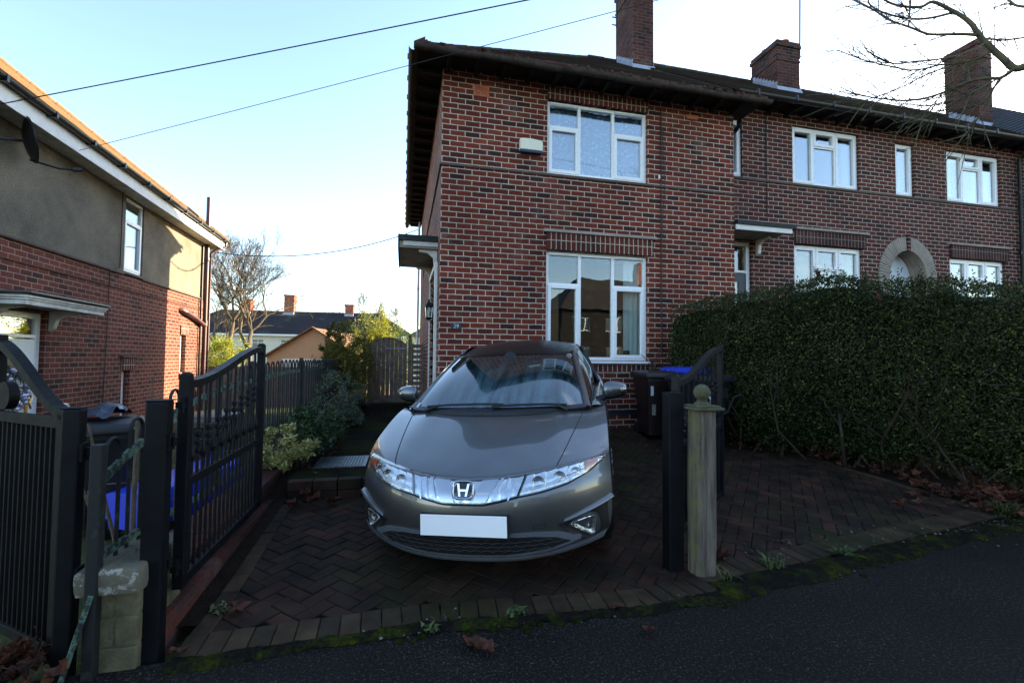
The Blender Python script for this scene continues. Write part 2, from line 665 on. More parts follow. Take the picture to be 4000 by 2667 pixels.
island('hedge_leaf', [(0, C(26, 34, 16)), (.5, C(44, 53, 25)), (.85, C(66, 72, 36)), (1, C(104, 102, 50))], .55, .3, 8, .22, .12, 0)
island('leaf_yellowgreen', [(0, C(96, 110, 30)), (.5, C(146, 150, 44)), (1, C(186, 176, 70))], .55, .2, 8, .4, .3, 0)
island('leaf_olive', [(0, C(56, 62, 26)), (.5, C(96, 96, 36)), (1, C(134, 126, 48))], .55, .2, 8, .4, .2, 0)
island('leaf_green', [(0, C(48, 74, 34)), (.5, C(78, 108, 52)), (1, C(128, 146, 84))], .5, .2, 8, .4, .25, 0)
island('leaf_grey', [(0, C(40, 50, 36)), (.5, C(70, 80, 60)), (1, C(118, 124, 98))], .55, .2, 8, .4, .1, 0)
island('leaf_dark', [(0, C(26, 44, 22)), (.6, C(44, 68, 32)), (1, C(72, 90, 44))], .5, .2, 8, .4, .1, 0)
island('leaf_variegated', [(0, C(110, 112, 52)), (.4, C(160, 152, 84)), (.75, C(196, 186, 122)), (1, C(96, 108, 56))], .55, .2, 30, .4, .15, 0)
island('leaf_fallen', [(0, C(42, 26, 19)), (.5, C(72, 40, 27)), (.9, C(96, 56, 38)), (1, C(120, 84, 62))], .7, .3, 20, .3, .1, .3)
island('grass_blade', [(0, C(44, 58, 26)), (.6, C(68, 84, 44)), (1, C(116, 116, 74))], .6, .2, 10, .3, .2, 0)
island('paver', [(0, C(38, 30, 23)), (.3, C(44, 33, 25)), (.6, C(56, 36, 27)), (.85, C(43, 34, 26)), (1, C(66, 41, 30))], .85, .6, 4, .15, 0, .8)
island('paver_edge', [(0, C(44, 35, 26)), (.5, C(56, 44, 32)), (1, C(70, 54, 38))], .85, .6, 4, .15, 0, .8)
island('rubble', [(0, C(40, 32, 28)), (.8, C(70, 58, 50)), (1, C(120, 112, 104))], .9)


def asphalt():
    k = NT('asphalt')
    o = k.obj()
    a = k.noise(o, 75, 4, .85)
    b = k.noise(o, 1.3, 6, .6)
    c = k.ramp(a, [(.40, C(19, 18, 16)), (.56, C(34, 32, 28)), (.70, C(98, 93, 84))])
    c = k.mix(1.0, c, k.ramp(b, [(.3, (.65,) * 3), (.7, (1.15,) * 3)]), 'MULTIPLY')
    vo = k.n('TexVoronoi')
    vo.inputs['Scale'].default_value = 40
    k.l(o, vo.inputs['Vector'])
    fl = k.ramp(vo.outputs['Distance'], [(.10, (1, 1, 1)), (.17, (0, 0, 0))])
    c = k.mix(k.math('MULTIPLY', fl, k.math('GREATER_THAN', k.noise(o, 13, 2), .60)), c, C(84, 82, 78))
    k.set(Base_Color=c, Roughness=k.math('MULTIPLY_ADD', b, .3, .6))
    k.p.inputs['Specular IOR Level'].default_value = .08
    k.bump(a, .6, .006)
    MAT['asphalt'] = k.m


asphalt()


def moss():
    k = NT('moss')
    o = k.obj()
    f = k.ramp(k.noise(o, 5, 8, .75), [(.47, (0, 0, 0)), (.62, (1, 1, 1))])
    g = k.ramp(k.noise(o, 60, 4), [(.3, C(26, 32, 8)), (.7, C(62, 70, 16))])
    d = k.ramp(k.noise(o, 50, 5), [(.3, C(16, 15, 13)), (.7, C(34, 30, 26))])
    k.set(Base_Color=k.mix(f, d, g), Roughness=1.0)
    k.p.inputs['Specular IOR Level'].default_value = .05
    k.bump(k.noise(o, 70, 5), 1, .015)
    MAT['moss'] = k.m
    k = NT('joint_dirt')
    o = k.obj()
    f = k.ramp(k.noise(o, .8, 6, .7), [(.46, (0, 0, 0)), (.64, (1, 1, 1))])
    k.set(Base_Color=k.mix(f, C(20, 18, 15), C(40, 46, 14)), Roughness=1.0)
    k.p.inputs['Specular IOR Level'].default_value = .05
    k.bump(k.noise(o, 90, 4), 1, .01)
    MAT['joint_dirt'] = k.m
    k = NT('lawn')
    o = k.obj()
    c = k.ramp(k.noise(o, 3, 6), [(.3, C(44, 50, 28)), (.7, C(78, 82, 46))])
    k.set(Base_Color=c, Roughness=.95)
    k.p.inputs['Specular IOR Level'].default_value = .1
    k.bump(k.noise(o, 30, 5), 1, .03)
    MAT['lawn'] = k.m


moss()


def glass(name, refl=.22, tint=(.86, .93, .93, 1), rough=0.0):
    k = NT(name)
    k.t.nodes.remove(k.p)
    tr = k.n('BsdfTransparent')
    tr.inputs[0].default_value = tint
    gl = k.n('BsdfGlossy')
    gl.inputs['Roughness'].default_value = rough
    o = k.obj()
    b = k.n('Bump')
    b.inputs['Strength'].default_value = .05
    b.inputs['Distance'].default_value = .02
    k.l(k.noise(o, 2.2, 2), b.inputs['Height'])
    k.l(b.outputs[0], gl.inputs['Normal'])
    lw = k.n('LayerWeight')
    lw.inputs['Blend'].default_value = .25
    f = k.math('MULTIPLY_ADD', lw.outputs['Facing'], .6, refl)
    mx = k.n('MixShader')
    k.l(f, mx.inputs[0])
    k.l(tr.outputs[0], mx.inputs[1])
    k.l(gl.outputs[0], mx.inputs[2])
    k.l(mx.outputs[0], k.out.inputs[0])
    MAT[name] = k.m


glass('window_glass', .11)
glass('window_glass_upper', .25, (.80, .90, .96, 1))
glass('lamp_glass', .1)
glass('lens_glass', .08, (.95, .97, .97, 1))


def lace():
    k = NT('lace_net')
    o = k.obj()
    vo = k.n('TexVoronoi')
    vo.inputs['Scale'].default_value = 13
    k.l(o, vo.inputs['Vector'])
    f = k.math('MAXIMUM', k.ramp(vo.outputs['Distance'], [(.2, (1, 1, 1)), (.42, (0, 0, 0))]), k.ramp(k.noise(o, 26, 5, .7), [(.56, (0, 0, 0)), (.62, (.8,) * 3)]))
    c = k.mix(f, C(150, 156, 164), C(236, 238, 238))
    k.set(Base_Color=c, Roughness=.9)
    MAT['lace_net'] = k.m


lace()


def car_paint():
    k = NT('car_paint')
    o = k.obj()
    fl = k.n('TexVoronoi')
    fl.inputs['Scale'].default_value = 900
    k.l(o, fl.inputs['Vector'])
    c = k.ramp(k.noise(o, 2.2, 6), [(.3, C(100, 101, 101)), (.7, C(114, 115, 114))])
    dirt = k.ramp(k.noise(o, 5.5, 7, .72), [(.48, (0, 0, 0)), (.75, (.22,) * 3)])
    c = k.mix(dirt, c, C(124, 126, 126))
    k.set(Base_Color=c, Metallic=.8, Coat_Weight=1.0, Roughness=k.math('MULTIPLY_ADD', fl.outputs['Color'], .16, .30))
    k.p.inputs['Coat Roughness'].default_value = .04
    MAT['car_paint'] = k.m
    k = NT('car_gloss_black')
    o = k.obj()
    k.set(Base_Color=C(14, 15, 17), Roughness=k.math('MULTIPLY_ADD', k.noise(o, 8, 5), .2, .2), Coat_Weight=.1)
    k.p.inputs['Specular IOR Level'].default_value = .3
    MAT['car_gloss_black'] = k.m
    # misted windscreen: glass with condensation that thins in streaks
    k = NT('misted_glass')
    o = k.obj()
    mp = k.n('Mapping')
    mp.inputs['Scale'].default_value = (9, 1.2, 1.2)
    k.l(o, mp.inputs[0])
    st = k.ramp(k.noise(mp.outputs[0], 1.7, 6, .6), [(.36, (0, 0, 0)), (.62, (1, 1, 1))])
    bl = k.ramp(k.noise(o, 1.6, 5, .6), [(.3, (.25,) * 3), (.7, (1, 1, 1))])
    sp = k.n('SeparateXYZ')
    k.l(o, sp.inputs[0])
    low = k.ramp(k.math('MULTIPLY_ADD', sp.outputs[2], -2.2, 3.05), [(0.1, (.05,) * 3), (1, (1,) * 3)])
    f = k.math('MULTIPLY', k.math('MULTIPLY', st, bl), low)
    c = k.mix(f, C(13, 25, 29), C(84, 116, 124))
    k.set(Base_Color=c, Roughness=k.math('MULTIPLY_ADD', f, .25, .06), Coat_Weight=1.0)
    k.p.inputs['Coat Roughness'].default_value = .02
    MAT['misted_glass'] = k.m
    k = NT('car_side_glass')
    o = k.obj()
    k.set(Base_Color=C(16, 20, 22), Roughness=k.math('MULTIPLY_ADD', k.noise(o, 3, 3), .08, .02), Coat_Weight=1.0)
    MAT['car_side_glass'] = k.m
    plain('car_trim', C(18, 19, 20), .6, var=.2, scale=40, bump=.2, bdist=.001)
    plain('car_lip', C(96, 99, 104), .5, var=.12, scale=6, bump=.05)
    plain('reflector', C(232, 232, 230), .2, metal=1, var=.15, scale=30, bump=.5, bdist=.01, bscale=34)
    plain('silver_trim', C(206, 206, 208), .2, metal=.9, var=.08, bump=0)
    plain('amber', C(196, 96, 44), .25, var=.25, scale=40, bump=.3)
    plain('rim_silver', C(150, 152, 156), .3, metal=.9, var=.1)
    plain('seam_black', C(8, 8, 9), .7, bump=0)


car_paint()
M = MAT
# ------------------------------------------------------------------ the ground
def sstep(a, b, x):
    t = max(0, min(1, (x - a) / (b - a)))
    return t * t * (3 - 2 * t)


def terrain(x, y):
    if y < 2.5:
        z = -.16
    else:
        right = gz(y) - .07
        left = lerp(-.06, -.12, sstep(2.4, 3.4, y))
        z = lerp(left, right, sstep(-1.45, -1.22, x))
    z = lerp(z, -.85, sstep(15, 20, y)) if y > 15 else z
    z = lerp(z, -1.6, sstep(24, 55, y)) if y > 24 else z
    return z


xs = [-900, -400, -150, -70, -40, -25, -15, -10, -7] + [-5.5 + .3 * i for i in range(12)] + [-1.75, -1.6, -1.45, -1.4, -1.34, -1.28, -1.22, -1.1] + [-.9 + .5 * i for i in range(20)] + [10, 13, 17, 25, 40, 70, 150, 400, 900]
ys = [-900, -300, -120, -60, -30, -15, -5, 0, 1.5, 2.2, 2.5, 2.6, 2.8, 3.0, 3.2, 3.4] + [3.8 + .4 * i for i in range(12)] + [9, 10, 11, 12, 13, 14, 15, 16, 17, 18, 19, 20, 22, 26, 30, 36, 42, 50, 60, 80, 120, 200, 400, 900]
b = MB()
b.grid([[(x, y, terrain(x, y)) for x in xs] for y in ys])
tag(b.build('ground', M['lawn']), 'dark winter earth and thin lawn around the houses', 'ground', kind='structure')

EDGE = [(-30, 2.30), (-3, 2.34), (-1.35, 2.40), (-.43, 2.44), (.19, 2.47), (.73, 2.42), (1.38, 2.37), (2.06, 2.46), (2.96, 2.58), (4.15, 2.76), (5.28, 2.93), (7, 3.1), (12, 3.4), (40, 4.0)]


def edge_y(x):
    for (a, ya), (c, yc) in zip(EDGE, EDGE[1:]):
        if x <= c:
            return lerp(ya, yc, (x - a) / (c - a))
    return EDGE[-1][1]


# pavement, kerb, road, far pavement
px = [-60, -30, -12] + [-6 + .25 * i for i in range(73)] + [16, 24, 40, 60]
b = MB()
rows = []
for j in range(14):
    rows.append([(x, lerp(-1.75, edge_y(max(-30, min(40, x))) + .05, j / 13), .006 * noise.noise((x * 1.3, j * .5, 0))) for x in px])
b.grid(rows)
tag(b.build('pavement', M['asphalt'], smooth=180), 'dark damp asphalt pavement in front of the driveway', 'pavement', kind='structure')
b = MB()
b.box(-60, -1.90, -.2, 60, -1.75, .0)
tag(b.build('kerb', M['kerb_stone']), 'long grey kerb between pavement and road', 'kerb', kind='structure')
b = MB()
b.grid([[(x, y, -.115) for x in (-200, 0, 200)] for y in (-9.6, -6, -1.90)])
tag(b.build('road', M['asphalt']), 'grey asphalt road behind the pavement', 'road', kind='structure')
b = MB()
b.grid([[(x, y, .0) for x in (-200, 0, 200)] for y in (-12.5, -11, -9.75)])
tag(b.build('far_pavement', M['asphalt']), 'asphalt pavement on the far side of the road', 'pavement', kind='structure')
b = MB()
b.box(-60, -9.75, -.2, 60, -9.6, .004)
tag(b.build('far_kerb', M['kerb_stone']), 'kerb on the far side of the road', 'kerb', kind='structure')

# moss and dirt where the asphalt meets the blocks
b = MB()
N = 420
rows = [[], [], [], [], []]
for i in range(N + 1):
    x = lerp(-1.0, 9, i / N)
    e = edge_y(x)
    w = .015 + .07 * max(0, noise.noise((x * 1.7, 3, 0)) + .25) + (.02 if x > 1.6 else 0)
    q = .16 if x > 1.9 else .06
    for k, t in enumerate((-w, -w * .5, .02, q * .6, q)):
        hgt = .004 + (.016 if 0 < k < 4 else 0) * (1 + noise.noise((x * 9, k * 2.1, 1)))
        rows[k].append((x, e + t + .016 * noise.noise((x * 6, k, 5)) + .014 * noise.noise((x * 23, k, 8)) + .012 * noise.noise((x * 60, k, 8)), hgt - (.002 if k in (0,) else 0)))
b.grid(rows)
tag(b.build('moss', M['moss'], smooth=180), 'strip of green moss and dirt along the pavement edge', 'moss', kind='stuff')

# driveway: bedding sheet, herringbone blocks, edging course
DX0, DX1, DY1 = -1.02, 5.42, 6.98


def drive_front(x):
    return edge_y(x) + (.05 if x < 1.9 else .17)


def in_drive(x, y):
    if y < drive_front(x) + .155 or y > DY1 or x < DX0 + .085 or x > DX1 - .02 - .02 * y:
        return False
    if y > 4.58 and x < .50:
        return False
    return True


b = MB()
gx = [DX0 + (DX1 - DX0) * i / 44 for i in range(45)]
for i in range(44):
    for j in range(40):
        y0 = lerp(2.35, DY1, j / 40); y1 = lerp(2.35, DY1, (j + 1) / 40)
        x0, x1 = gx[i], gx[i + 1]
        if y1 < drive_front((x0 + x1) / 2) - .02:
            continue
        b.add([(x0, y0, gz(y0) - .010), (x1, y0, gz(y0) - .010), (x1, y1, gz(y1) - .010), (x0, y1, gz(y1) - .010)], [(0, 1, 2, 3)])
tag(b.build('driveway_bed', M['joint_dirt']), 'dark mossy joints between the driveway blocks', 'driveway', kind='structure')


def paver(b, cx, cy, a, L, W, rng, h=0.0, gap=.0025):
    hl, hw = L / 2 - gap, W / 2 - gap
    ca, sa = cos(a), sin(a)
    tx, ty = rng.gauss(0, .008), rng.gauss(0, .008)
    dz = max(-.003, min(.003, rng.gauss(0, .0018))) + h
    vs = []
    for lev, ins in ((0, 0), (1, 0), (2, .006)):
        for sx, sy in ((-1, -1), (1, -1), (1, 1), (-1, 1)):
            lx, ly = sx * (hl - ins), sy * (hw - ins)
            x, y = cx + lx * ca - ly * sa, cy + lx * sa + ly * ca
            z = gz(y) + dz + lx * tx + ly * ty + (-.03, -.004, 0)[lev]
            vs.append((x, y, z))
    fs = [(8, 9, 10, 11)]
    for l in (0, 4):
        for k in range(4):
            k2 = (k + 1) % 4
            fs.append((l + k, l + k2, l + 4 + k2, l + 4 + k))
    b.add(vs, fs)


rng = random.Random(5)
b = MB()
w = .1
R45 = radians(47)
ca, sa = cos(R45), sin(R45)
for m in range(-70, 71):
    for n in range(-60, 61):
        ox, oy = m + 2 * n, m - 2 * n
        if abs(ox) > 90 or abs(oy) > 90:
            continue
        for (x0, y0, x1, y1) in ((0, 0, 2, 1), (0, 1, 1, 3)):
            cx, cy = (ox + (x0 + x1) / 2) * w, (oy + (y0 + y1) / 2) * w
            X, Y = 2.0 + cx * ca - cy * sa, 4.6 + cx * sa + cy * ca
            if in_drive(X, Y):
                hor = (x1 - x0) == 2
                paver(b, X, Y, R45 + (0 if hor else pi / 2), .2, .1, rng)
tag(b.build('driveway', M['paver']), 'dark red herringbone block paving of the driveway', 'driveway', kind='structure')
b = MB()
x = DX0
while x < DX1 - .05:                                    # soldier course along the pavement
    y0, y1 = drive_front(x), drive_front(x + .1)
    a = atan2(y1 - y0, .1) + pi / 2
    paver(b, x + .05, (y0 + y1) / 2 + .10, a, .2, .104, rng, .009)
    x += .104
y = 2.75
while y < 4.5:                                          # two rows along the left wall
    paver(b, DX0 + .055, y, pi / 2, .2, .1, rng, .009)
    y += .204
y = 3.3
while y < 6.9:
    paver(b, DX1 - .04 - .02 * y, y, pi / 2 + .02, .2, .1, rng, .009)
    y += .204
tag(b.build('driveway_edging', M['paver_edge']), 'brown edging blocks round the driveway', 'driveway', kind='structure')

# raised side path with brick step
PZ = .265
b = MB()
b.box(-1.02, 4.66, -.1, .50, 12.6, PZ)
tag(b.build('path', M['joint_dirt']), 'dark mossy side path rising one step to the timber gate', 'path', kind='structure')
b = MB()
x = -1.0
while x < .42:
    for zz in (0, 1):
        b.box(x + .003, 4.56 + .008 * rng.random(), (.09, .175)[zz], x + .211, 4.665, (.172, .272)[zz] - .002)
    x += .216
tag(b.build('path_step', M['paver'], bevel=.006), 'low brick step at the start of the side path', 'step', kind='structure')

# soil bed under the hedge and by the path
b = MB()
rows = []
for i in range(30):
    y = lerp(2.95, 7.4, i / 29)
    xa = DX1 + .04 - .02 * y
    rows.append([(lerp(xa, 8.5, j / 14), y + (.0 if i else .1 * j / 14), gz(y) - .015 + .05 * sstep(0, 3, j) + .035 * noise.noise((j * .9, y * 3.1, 2))) for j in range(15)])
b.grid(rows)
tag(b.build('soil', M['soil'], smooth=180), 'dark soil bed strewn with litter under the hedge', 'soil', kind='structure')
b = MB()
rows = []
for i in range(30):
    y = lerp(2.72, 11.8, i / 29)
    rows.append([(lerp(-1.30, -1.0 + (.16 if y > 4.7 else 0), j / 5), y, gz(y) + .02 + (.06 if y > 4.7 else 0) + .03 * noise.noise((j * 2., y * 2.1, 4))) for j in range(6)])
b.grid(rows)
tag(b.build('flower_bed', M['soil'], smooth=180), 'narrow soil bed between side path and railings', 'soil', kind='structure')
# ------------------------------------------------------------------ houses
def wall_panel(b, fn, a0, a1, b0, b1, holes, depth, mi=None):
    """a wall a0..a1 x b0..b1 with rectangular openings; fn(a, b, c) c = outwards"""
    As = sorted({a0, a1} | {v for h in holes for v in (h[0], h[1]) if a0 < v < a1})
    Bs = sorted({b0, b1} | {v for h in holes for v in (h[2], h[3]) if b0 < v < b1})
    idx = {}
    vs, fs = [], []

    def vid(a, z, c):
        k = (a, z, c)
        if k not in idx:
            idx[k] = len(vs)
            vs.append(fn(a, z, c))
        return idx[k]
    solid = {}
    for i in range(len(As) - 1):
        for j in range(len(Bs) - 1):
            ca, cb = (As[i] + As[i + 1]) / 2, (Bs[j] + Bs[j + 1]) / 2
            solid[i, j] = not any(h[0] < ca < h[1] and h[2] < cb < h[3] for h in holes)
    for (i, j), s in solid.items():
        if not s:
            continue
        A, B_, C_, D = As[i], As[i + 1], Bs[j], Bs[j + 1]
        fs.append((vid(A, C_, 0), vid(B_, C_, 0), vid(B_, D, 0), vid(A, D, 0)))
        fs.append((vid(A, C_, -depth), vid(A, D, -depth), vid(B_, D, -depth), vid(B_, C_, -depth)))
        for di, dj, p, q in ((-1, 0, (A, D), (A, C_)), (1, 0, (B_, C_), (B_, D)), (0, -1, (A, C_), (B_, C_)), (0, 1, (B_, D), (A, D))):
            if not solid.get((i + di, j + dj), False):
                fs.append((vid(*p, 0), vid(*q, 0), vid(*q, -depth), vid(*p, -depth)))
    b.add(vs, fs, mi)


def window(parent, fn, a0, a1, z0, z1, lights, frame='white_upvc', rec=.055, sill=None, curtain=None, local=False, label=None, room=True, bar=.055, glassm='window_glass', vent=False):
    """lights = [(fa0, fa1, fz0, fz1, opening?)] as fractions; fn(a, z, c)"""
    W, H = a1 - a0, z1 - z0
    b = MB()
    d0, d1 = -rec - .06, -rec

    def bxr(x0, x1, y0, y1, c0, c1):
        b.hexa([fn(x0, y0, c0), fn(x1, y0, c0), fn(x1, y0, c1), fn(x0, y0, c1), fn(x0, y1, c0), fn(x1, y1, c0), fn(x1, y1, c1), fn(x0, y1, c1)])
    e = .002
    done = set()

    def bx(*q):
        k = tuple(round(v, 3) for v in q[:4])
        if k not in done and q[1] - q[0] > .002 and q[3] - q[2] > .002:
            done.add(k)
            bxr(*q)
    bx(a0 + e, a0 + bar, z0 + e, z1 - e, d0, d1)
    bx(a1 - bar, a1 - e, z0 + e, z1 - e, d0, d1)
    bx(a0 + bar, a1 - bar, z0 + e, z0 + bar, d0, d1)
    bx(a0 + bar, a1 - bar, z1 - bar, z1 - e, d0, d1)
    g = MB()
    vert = {}
    for (f0, f1, h0, h1, op) in lights:
        x0, x1 = a0 + W * f0, a0 + W * f1
        y0, y1 = z0 + H * h0, z0 + H * h1
        m = .024
        for xx in (x0, x1):
            if a0 + bar < xx < a1 - bar:
                q = vert.setdefault(round(xx, 3), [9e9, -9e9])
                q[0] = min(q[0], max(y0 - m, z0 + bar))
                q[1] = max(q[1], min(y1 + m, z1 - bar))
        for (k0, k1) in ((y0 - m, y0 + m), (y1 - m, y1 + m)):
            if z0 + bar < (k0 + k1) / 2 < z1 - bar:
                bx(max(x0 + m, a0 + bar), min(x1 - m, a1 - bar), k0, k1, d0, d1 - .005)
        ix0 = max(x0 + m, a0 + bar); ix1 = min(x1 - m, a1 - bar)
        iy0 = max(y0 + m, z0 + bar); iy1 = min(y1 - m, z1 - bar)
        if op:
            s = .042
            o = -.012
            for q in ((ix0 - .014, ix0 + s, iy0 - .014, iy1 + .014), (ix1 - s, ix1 + .014, iy0 - .014, iy1 + .014), (ix0 + s, ix1 - s, iy0 - .014, iy0 + s), (ix0 + s, ix1 - s, iy1 - s, iy1 + .014)):
                bx(*q, d0 + .01, d1 - o)
            ix0 += s; ix1 -= s; iy0 += s; iy1 -= s
        c = d1 - .03
        g.hexa([fn(ix0 - .003, iy0 - .003, c - .012), fn(ix1 + .003, iy0 - .003, c - .012), fn(ix1 + .003, iy0 - .003, c), fn(ix0 - .003, iy0 - .003, c),
                fn(ix0 - .003, iy1 + .003, c - .012), fn(ix1 + .003, iy1 + .003, c - .012), fn(ix1 + .003, iy1 + .003, c), fn(ix0 - .003, iy1 + .003, c)])
    for xx, (k0, k1) in vert.items():
        bx(xx - .024, xx + .024, k0, k1, d0, d1 - .003)
    if vent:
        for f0, f1 in vent:
            bx(a0 + W * f0, a0 + W * f1, z1 - bar + .012, z1 - .014, d1, d1 + .016)
    w = b.build('window', M[frame], parent, local=local, bevel=.004, label=label)
    g.build('pane', M[glassm], w, local=local)
    if sill:
        s = MB()
        s.hexa([fn(a0 - sill, z0 - .045, -.05), fn(a1 + sill, z0 - .045, -.05), fn(a1 + sill, z0 - .045, .045), fn(a0 - sill, z0 - .045, .045),
                fn(a0 - sill, z0 - .002, -.05), fn(a1 + sill, z0 - .002, -.05), fn(a1 + sill, z0 - .012, .045), fn(a0 - sill, z0 - .012, .045)])
        s.build('sill', M[frame], w, local=local, bevel=.004)
    for cu in (curtain or []):
        f0, f1, h0, h1, mat, depth = cu
        n = 60
        rows = []
        for hh in (h0, (h0 + h1) / 2, h1):
            rows.append([fn(a0 + W * lerp(f0, f1, i / n), z0 + H * hh, -rec - depth - .018 * sin(i * 40 * (f1 - f0) / n * pi) - .006 * sin(i * 1.7)) for i in range(n + 1)])
        c = MB()
        c.grid(rows)
        c.build('curtain', M[mat], w, local=local, smooth=180)
    if room:
        r = MB()
        rows = [[(a0 - .3, z0 - .4), (a1 + .3, z0 - .4), (a1 + .3, z1 + .2), (a0 - .3, z1 + .2)]]
        p = rows[0]
        f = [fn(x, y, -.25) for x, y in p] + [fn(x, y, -1.6) for x, y in p]
        r.add(f, [(4, 5, 6, 7), (0, 1, 5, 4), (1, 2, 6, 5), (2, 3, 7, 6), (3, 0, 4, 7)])
        r.build('room', M['room_dark'], w, local=local)
    return w


def roof_slope(b, e0, e1, r0_, r1_, n, step=.018, mi=None):
    """strips of tiles from eave e0-e1 up to ridge r0-r1, each course lapping the one below"""
    e0, e1, r0_, r1_ = map(Vector, (e0, e1, r0_, r1_))
    nrm = (e1 - e0).cross(r0_ - e0)
    if nrm.length < 1e-6:
        nrm = (e1 - e0).cross(r1_ - e0)
    nrm.normalize()
    if nrm.z < 0:
        nrm = -nrm
    for i in range(n):
        t0, t1 = i / n, (i + 1) / n
        a, c = e0.lerp(r0_, t0), e1.lerp(r1_, t0)
        d, f = e0.lerp(r0_, t1), e1.lerp(r1_, t1)
        u = nrm * step
        b.add([a, c, a + u, c + u, d, f], [(0, 1, 3, 2), (2, 3, 5, 4)], mi)


def ridge_run(b, p, q, r=.09, pitch=.33, sag=0.0):
    p, q = Vector(p), Vector(q)
    L = (q - p).length
    n = max(1, int(L / pitch))
    for i in range(n):
        t0, t1 = i / n, (i + 1.06) / n
        j = .008 * noise.noise((i * 1.3, L, 0))
        b.tube([p.lerp(q, t0) + Vector((0, 0, j)), p.lerp(q, min(1, t1)) + Vector((0, 0, j))], [r, r * 1.08], 10)


def gutter(b, pts, r=.06, lip=True):
    """half-round channel along pts"""
    pts = [Vector(p) for p in pts]
    rows = []
    for i, p in enumerate(pts):
        t = (pts[min(i + 1, len(pts) - 1)] - pts[max(i - 1, 0)]).normalized()
        sd_ = t.cross(Vector((0, 0, 1))).normalized()
        rows.append([p + sd_ * (r * cos(a)) + Vector((0, 0, r * sin(a))) for a in [pi + k * pi / 8 for k in range(9)]] +
                    [p + sd_ * (r * .88 * cos(a)) + Vector((0, 0, r * .88 * sin(a))) for a in [2 * pi - k * pi / 8 for k in range(9)]])
    b.grid(rows)


FY = lambda y0: (lambda a, z, c: (a, y0 - c, z))           # facade looking towards -Y
FX = lambda x0: (lambda a, z, c: (x0 + c, a, z))           # facade looking towards +X
FXm = lambda x0: (lambda a, z, c: (x0 - c, a, z))          # facade looking towards -X
TH = .757


def chimney(parent, x0, x1, y0, y1, zb, zt, pots=(), flash=True, capm='brick_chimney', slope=TH, band=True, pot_r=.11):
    b = MB()
    b.box(x0, y0, zb, x1, y1, zt - .17)
    b.box(x0 - .035, y0 - .035, zt - .17, x1 + .035, y1 + .035, zt - .085)
    b.box(x0 - .01, y0 - .01, zt - .085, x1 + .01, y1 + .01, zt)
    if band:
        b.box(x0 - .018, y0 - .018, zt - .55, x1 + .018, y1 + .018, zt - .50)
    ch = b.build('chimney', M[capm], parent)
    for i, (px_, py_, h) in enumerate(pots):
        p = MB()
        p.lathe([(pot_r * 1.05, 0), (pot_r * .95, h * .75), (pot_r * 1.15, h * .8), (pot_r * 1.15, h), (pot_r * .8, h), (pot_r * .8, h * .4), (0.001, h * .4)], (px_, py_, zt - .01), n=16)
        p.build('chimney_pot', M['clay_pot'], ch, smooth=40)
    if flash:
        f = MB()
        zf = zb + .55                                        # roof height at the front face
        f.hexa([(x0 - .04, y0 - .09, zf - .09), (x1 + .04, y0 - .09, zf - .09), (x1 + .04, y0 - .02, zf - .02), (x0 - .04, y0 - .02, zf - .02),
                (x0 - .03, y0 - .022, zf + .09), (x1 + .03, y0 - .022, zf + .09), (x1 + .03, y0 - .004, zf + .10), (x0 - .03, y0 - .004, zf + .10)])
        n = int((y1 - y0) / .11)
        for xs_, sg in ((x0, -1), (x1, 1)):
            for k in range(n):
                ya, yb = y0 + k * .11, y0 + k * .11 + .10
                za, zb_ = zf + (ya - y0) * slope - .03, zf + (yb - y0) * slope - .03
                xa, xb = xs_ + sg * .006, xs_ + sg * (.016 + .003 * (k % 2))
                f.hexa([(xa, ya, za), (xb, ya, za), (xb, yb, zb_), (xa, yb, zb_), (xa, ya, zb_ + .17), (xb, ya, zb_ + .17), (xb, yb, zb_ + .17 + .02), (xa, yb, zb_ + .17 + .02)])
        f.build('flashing', M['lead'], ch)
    return ch


# ============================================================ number 29, the end house
HX0, HX1, HY0, HY1 = .52, 5.69, 7.0, 15.35
h29 = thing('brick_house', 'dark red brick end house with hipped roof and number 29, behind the grey car', 'house', (HX0, HY0, .3))
UW = (2.205, 3.99, 4.395, 5.605)
LW = (2.20, 3.99, 1.385, 3.135)
b = MB()
wall_panel(b, FY(HY0), HX0, HX1, -.1, 6.15, [UW, LW], .24)
wall_panel(b, FXm(HX0), HY0 + .24, HY1, -.1, 6.15, [(8.0, 8.95, .3, 2.75), (12.6, 13.3, 3.6, 4.7)], .24)
b.box(HX1 - .24, HY0 + .24, -.1, HX1 - .002, HY1 - .24, 6.15)
b.box(HX0 + .002, HY1 - .24, -.1, HX1, HY1, 6.15)
h29w = b.build('wall', M['brick_red'], h29)
# string course, hood mould, soldier courses, brick sill
b = MB()
for (x0, x1) in ((HX0 - .03, UW[0]), (UW[1], HX1 + .002)):
    b.box(x0, HY0 - .020, 4.345, x1, HY0 - .002, 4.380)
b.box(UW[0], HY0 - .028, 4.340, UW[1], HY0 - .002, 4.385)
b.box(HX0 - .03, HY0 - .002, 4.335, HX0 - .002, HY1, 4.385)
b.build('string_course', M['stone_band'], h29, bevel=.006)
b = MB()
b.box(2.14, HY0 - .075, 3.425, 4.14, HY0 - .002, 3.452)
b.box(2.15, HY0 - .055, 3.452, 4.13, HY0 - .002, 3.478)
b.build('hood_mould', M['stone'], h29, bevel=.006)
b = MB()
b.box(2.195, HY0 - .045, 3.15, 4.06, HY0 - .003, 3.424)
b.build('brick_lintel', M['brick_soldier'], h29)
b = MB()
b.box(2.20, HY0 - .02, 5.61, 3.99, HY0 - .003, 5.80)
b.build('brick_lintel', M['brick_soldier'], h29)
b = MB()
b.box(2.16, HY0 - .02, 1.20, 4.03, HY0 - .003, 1.318)
b.build('brick_sill', M['brick_soldier'], h29)
b = MB()
b.box(2.15, HY0 - .05, 1.318, 4.06, HY0 - .003, 1.345)
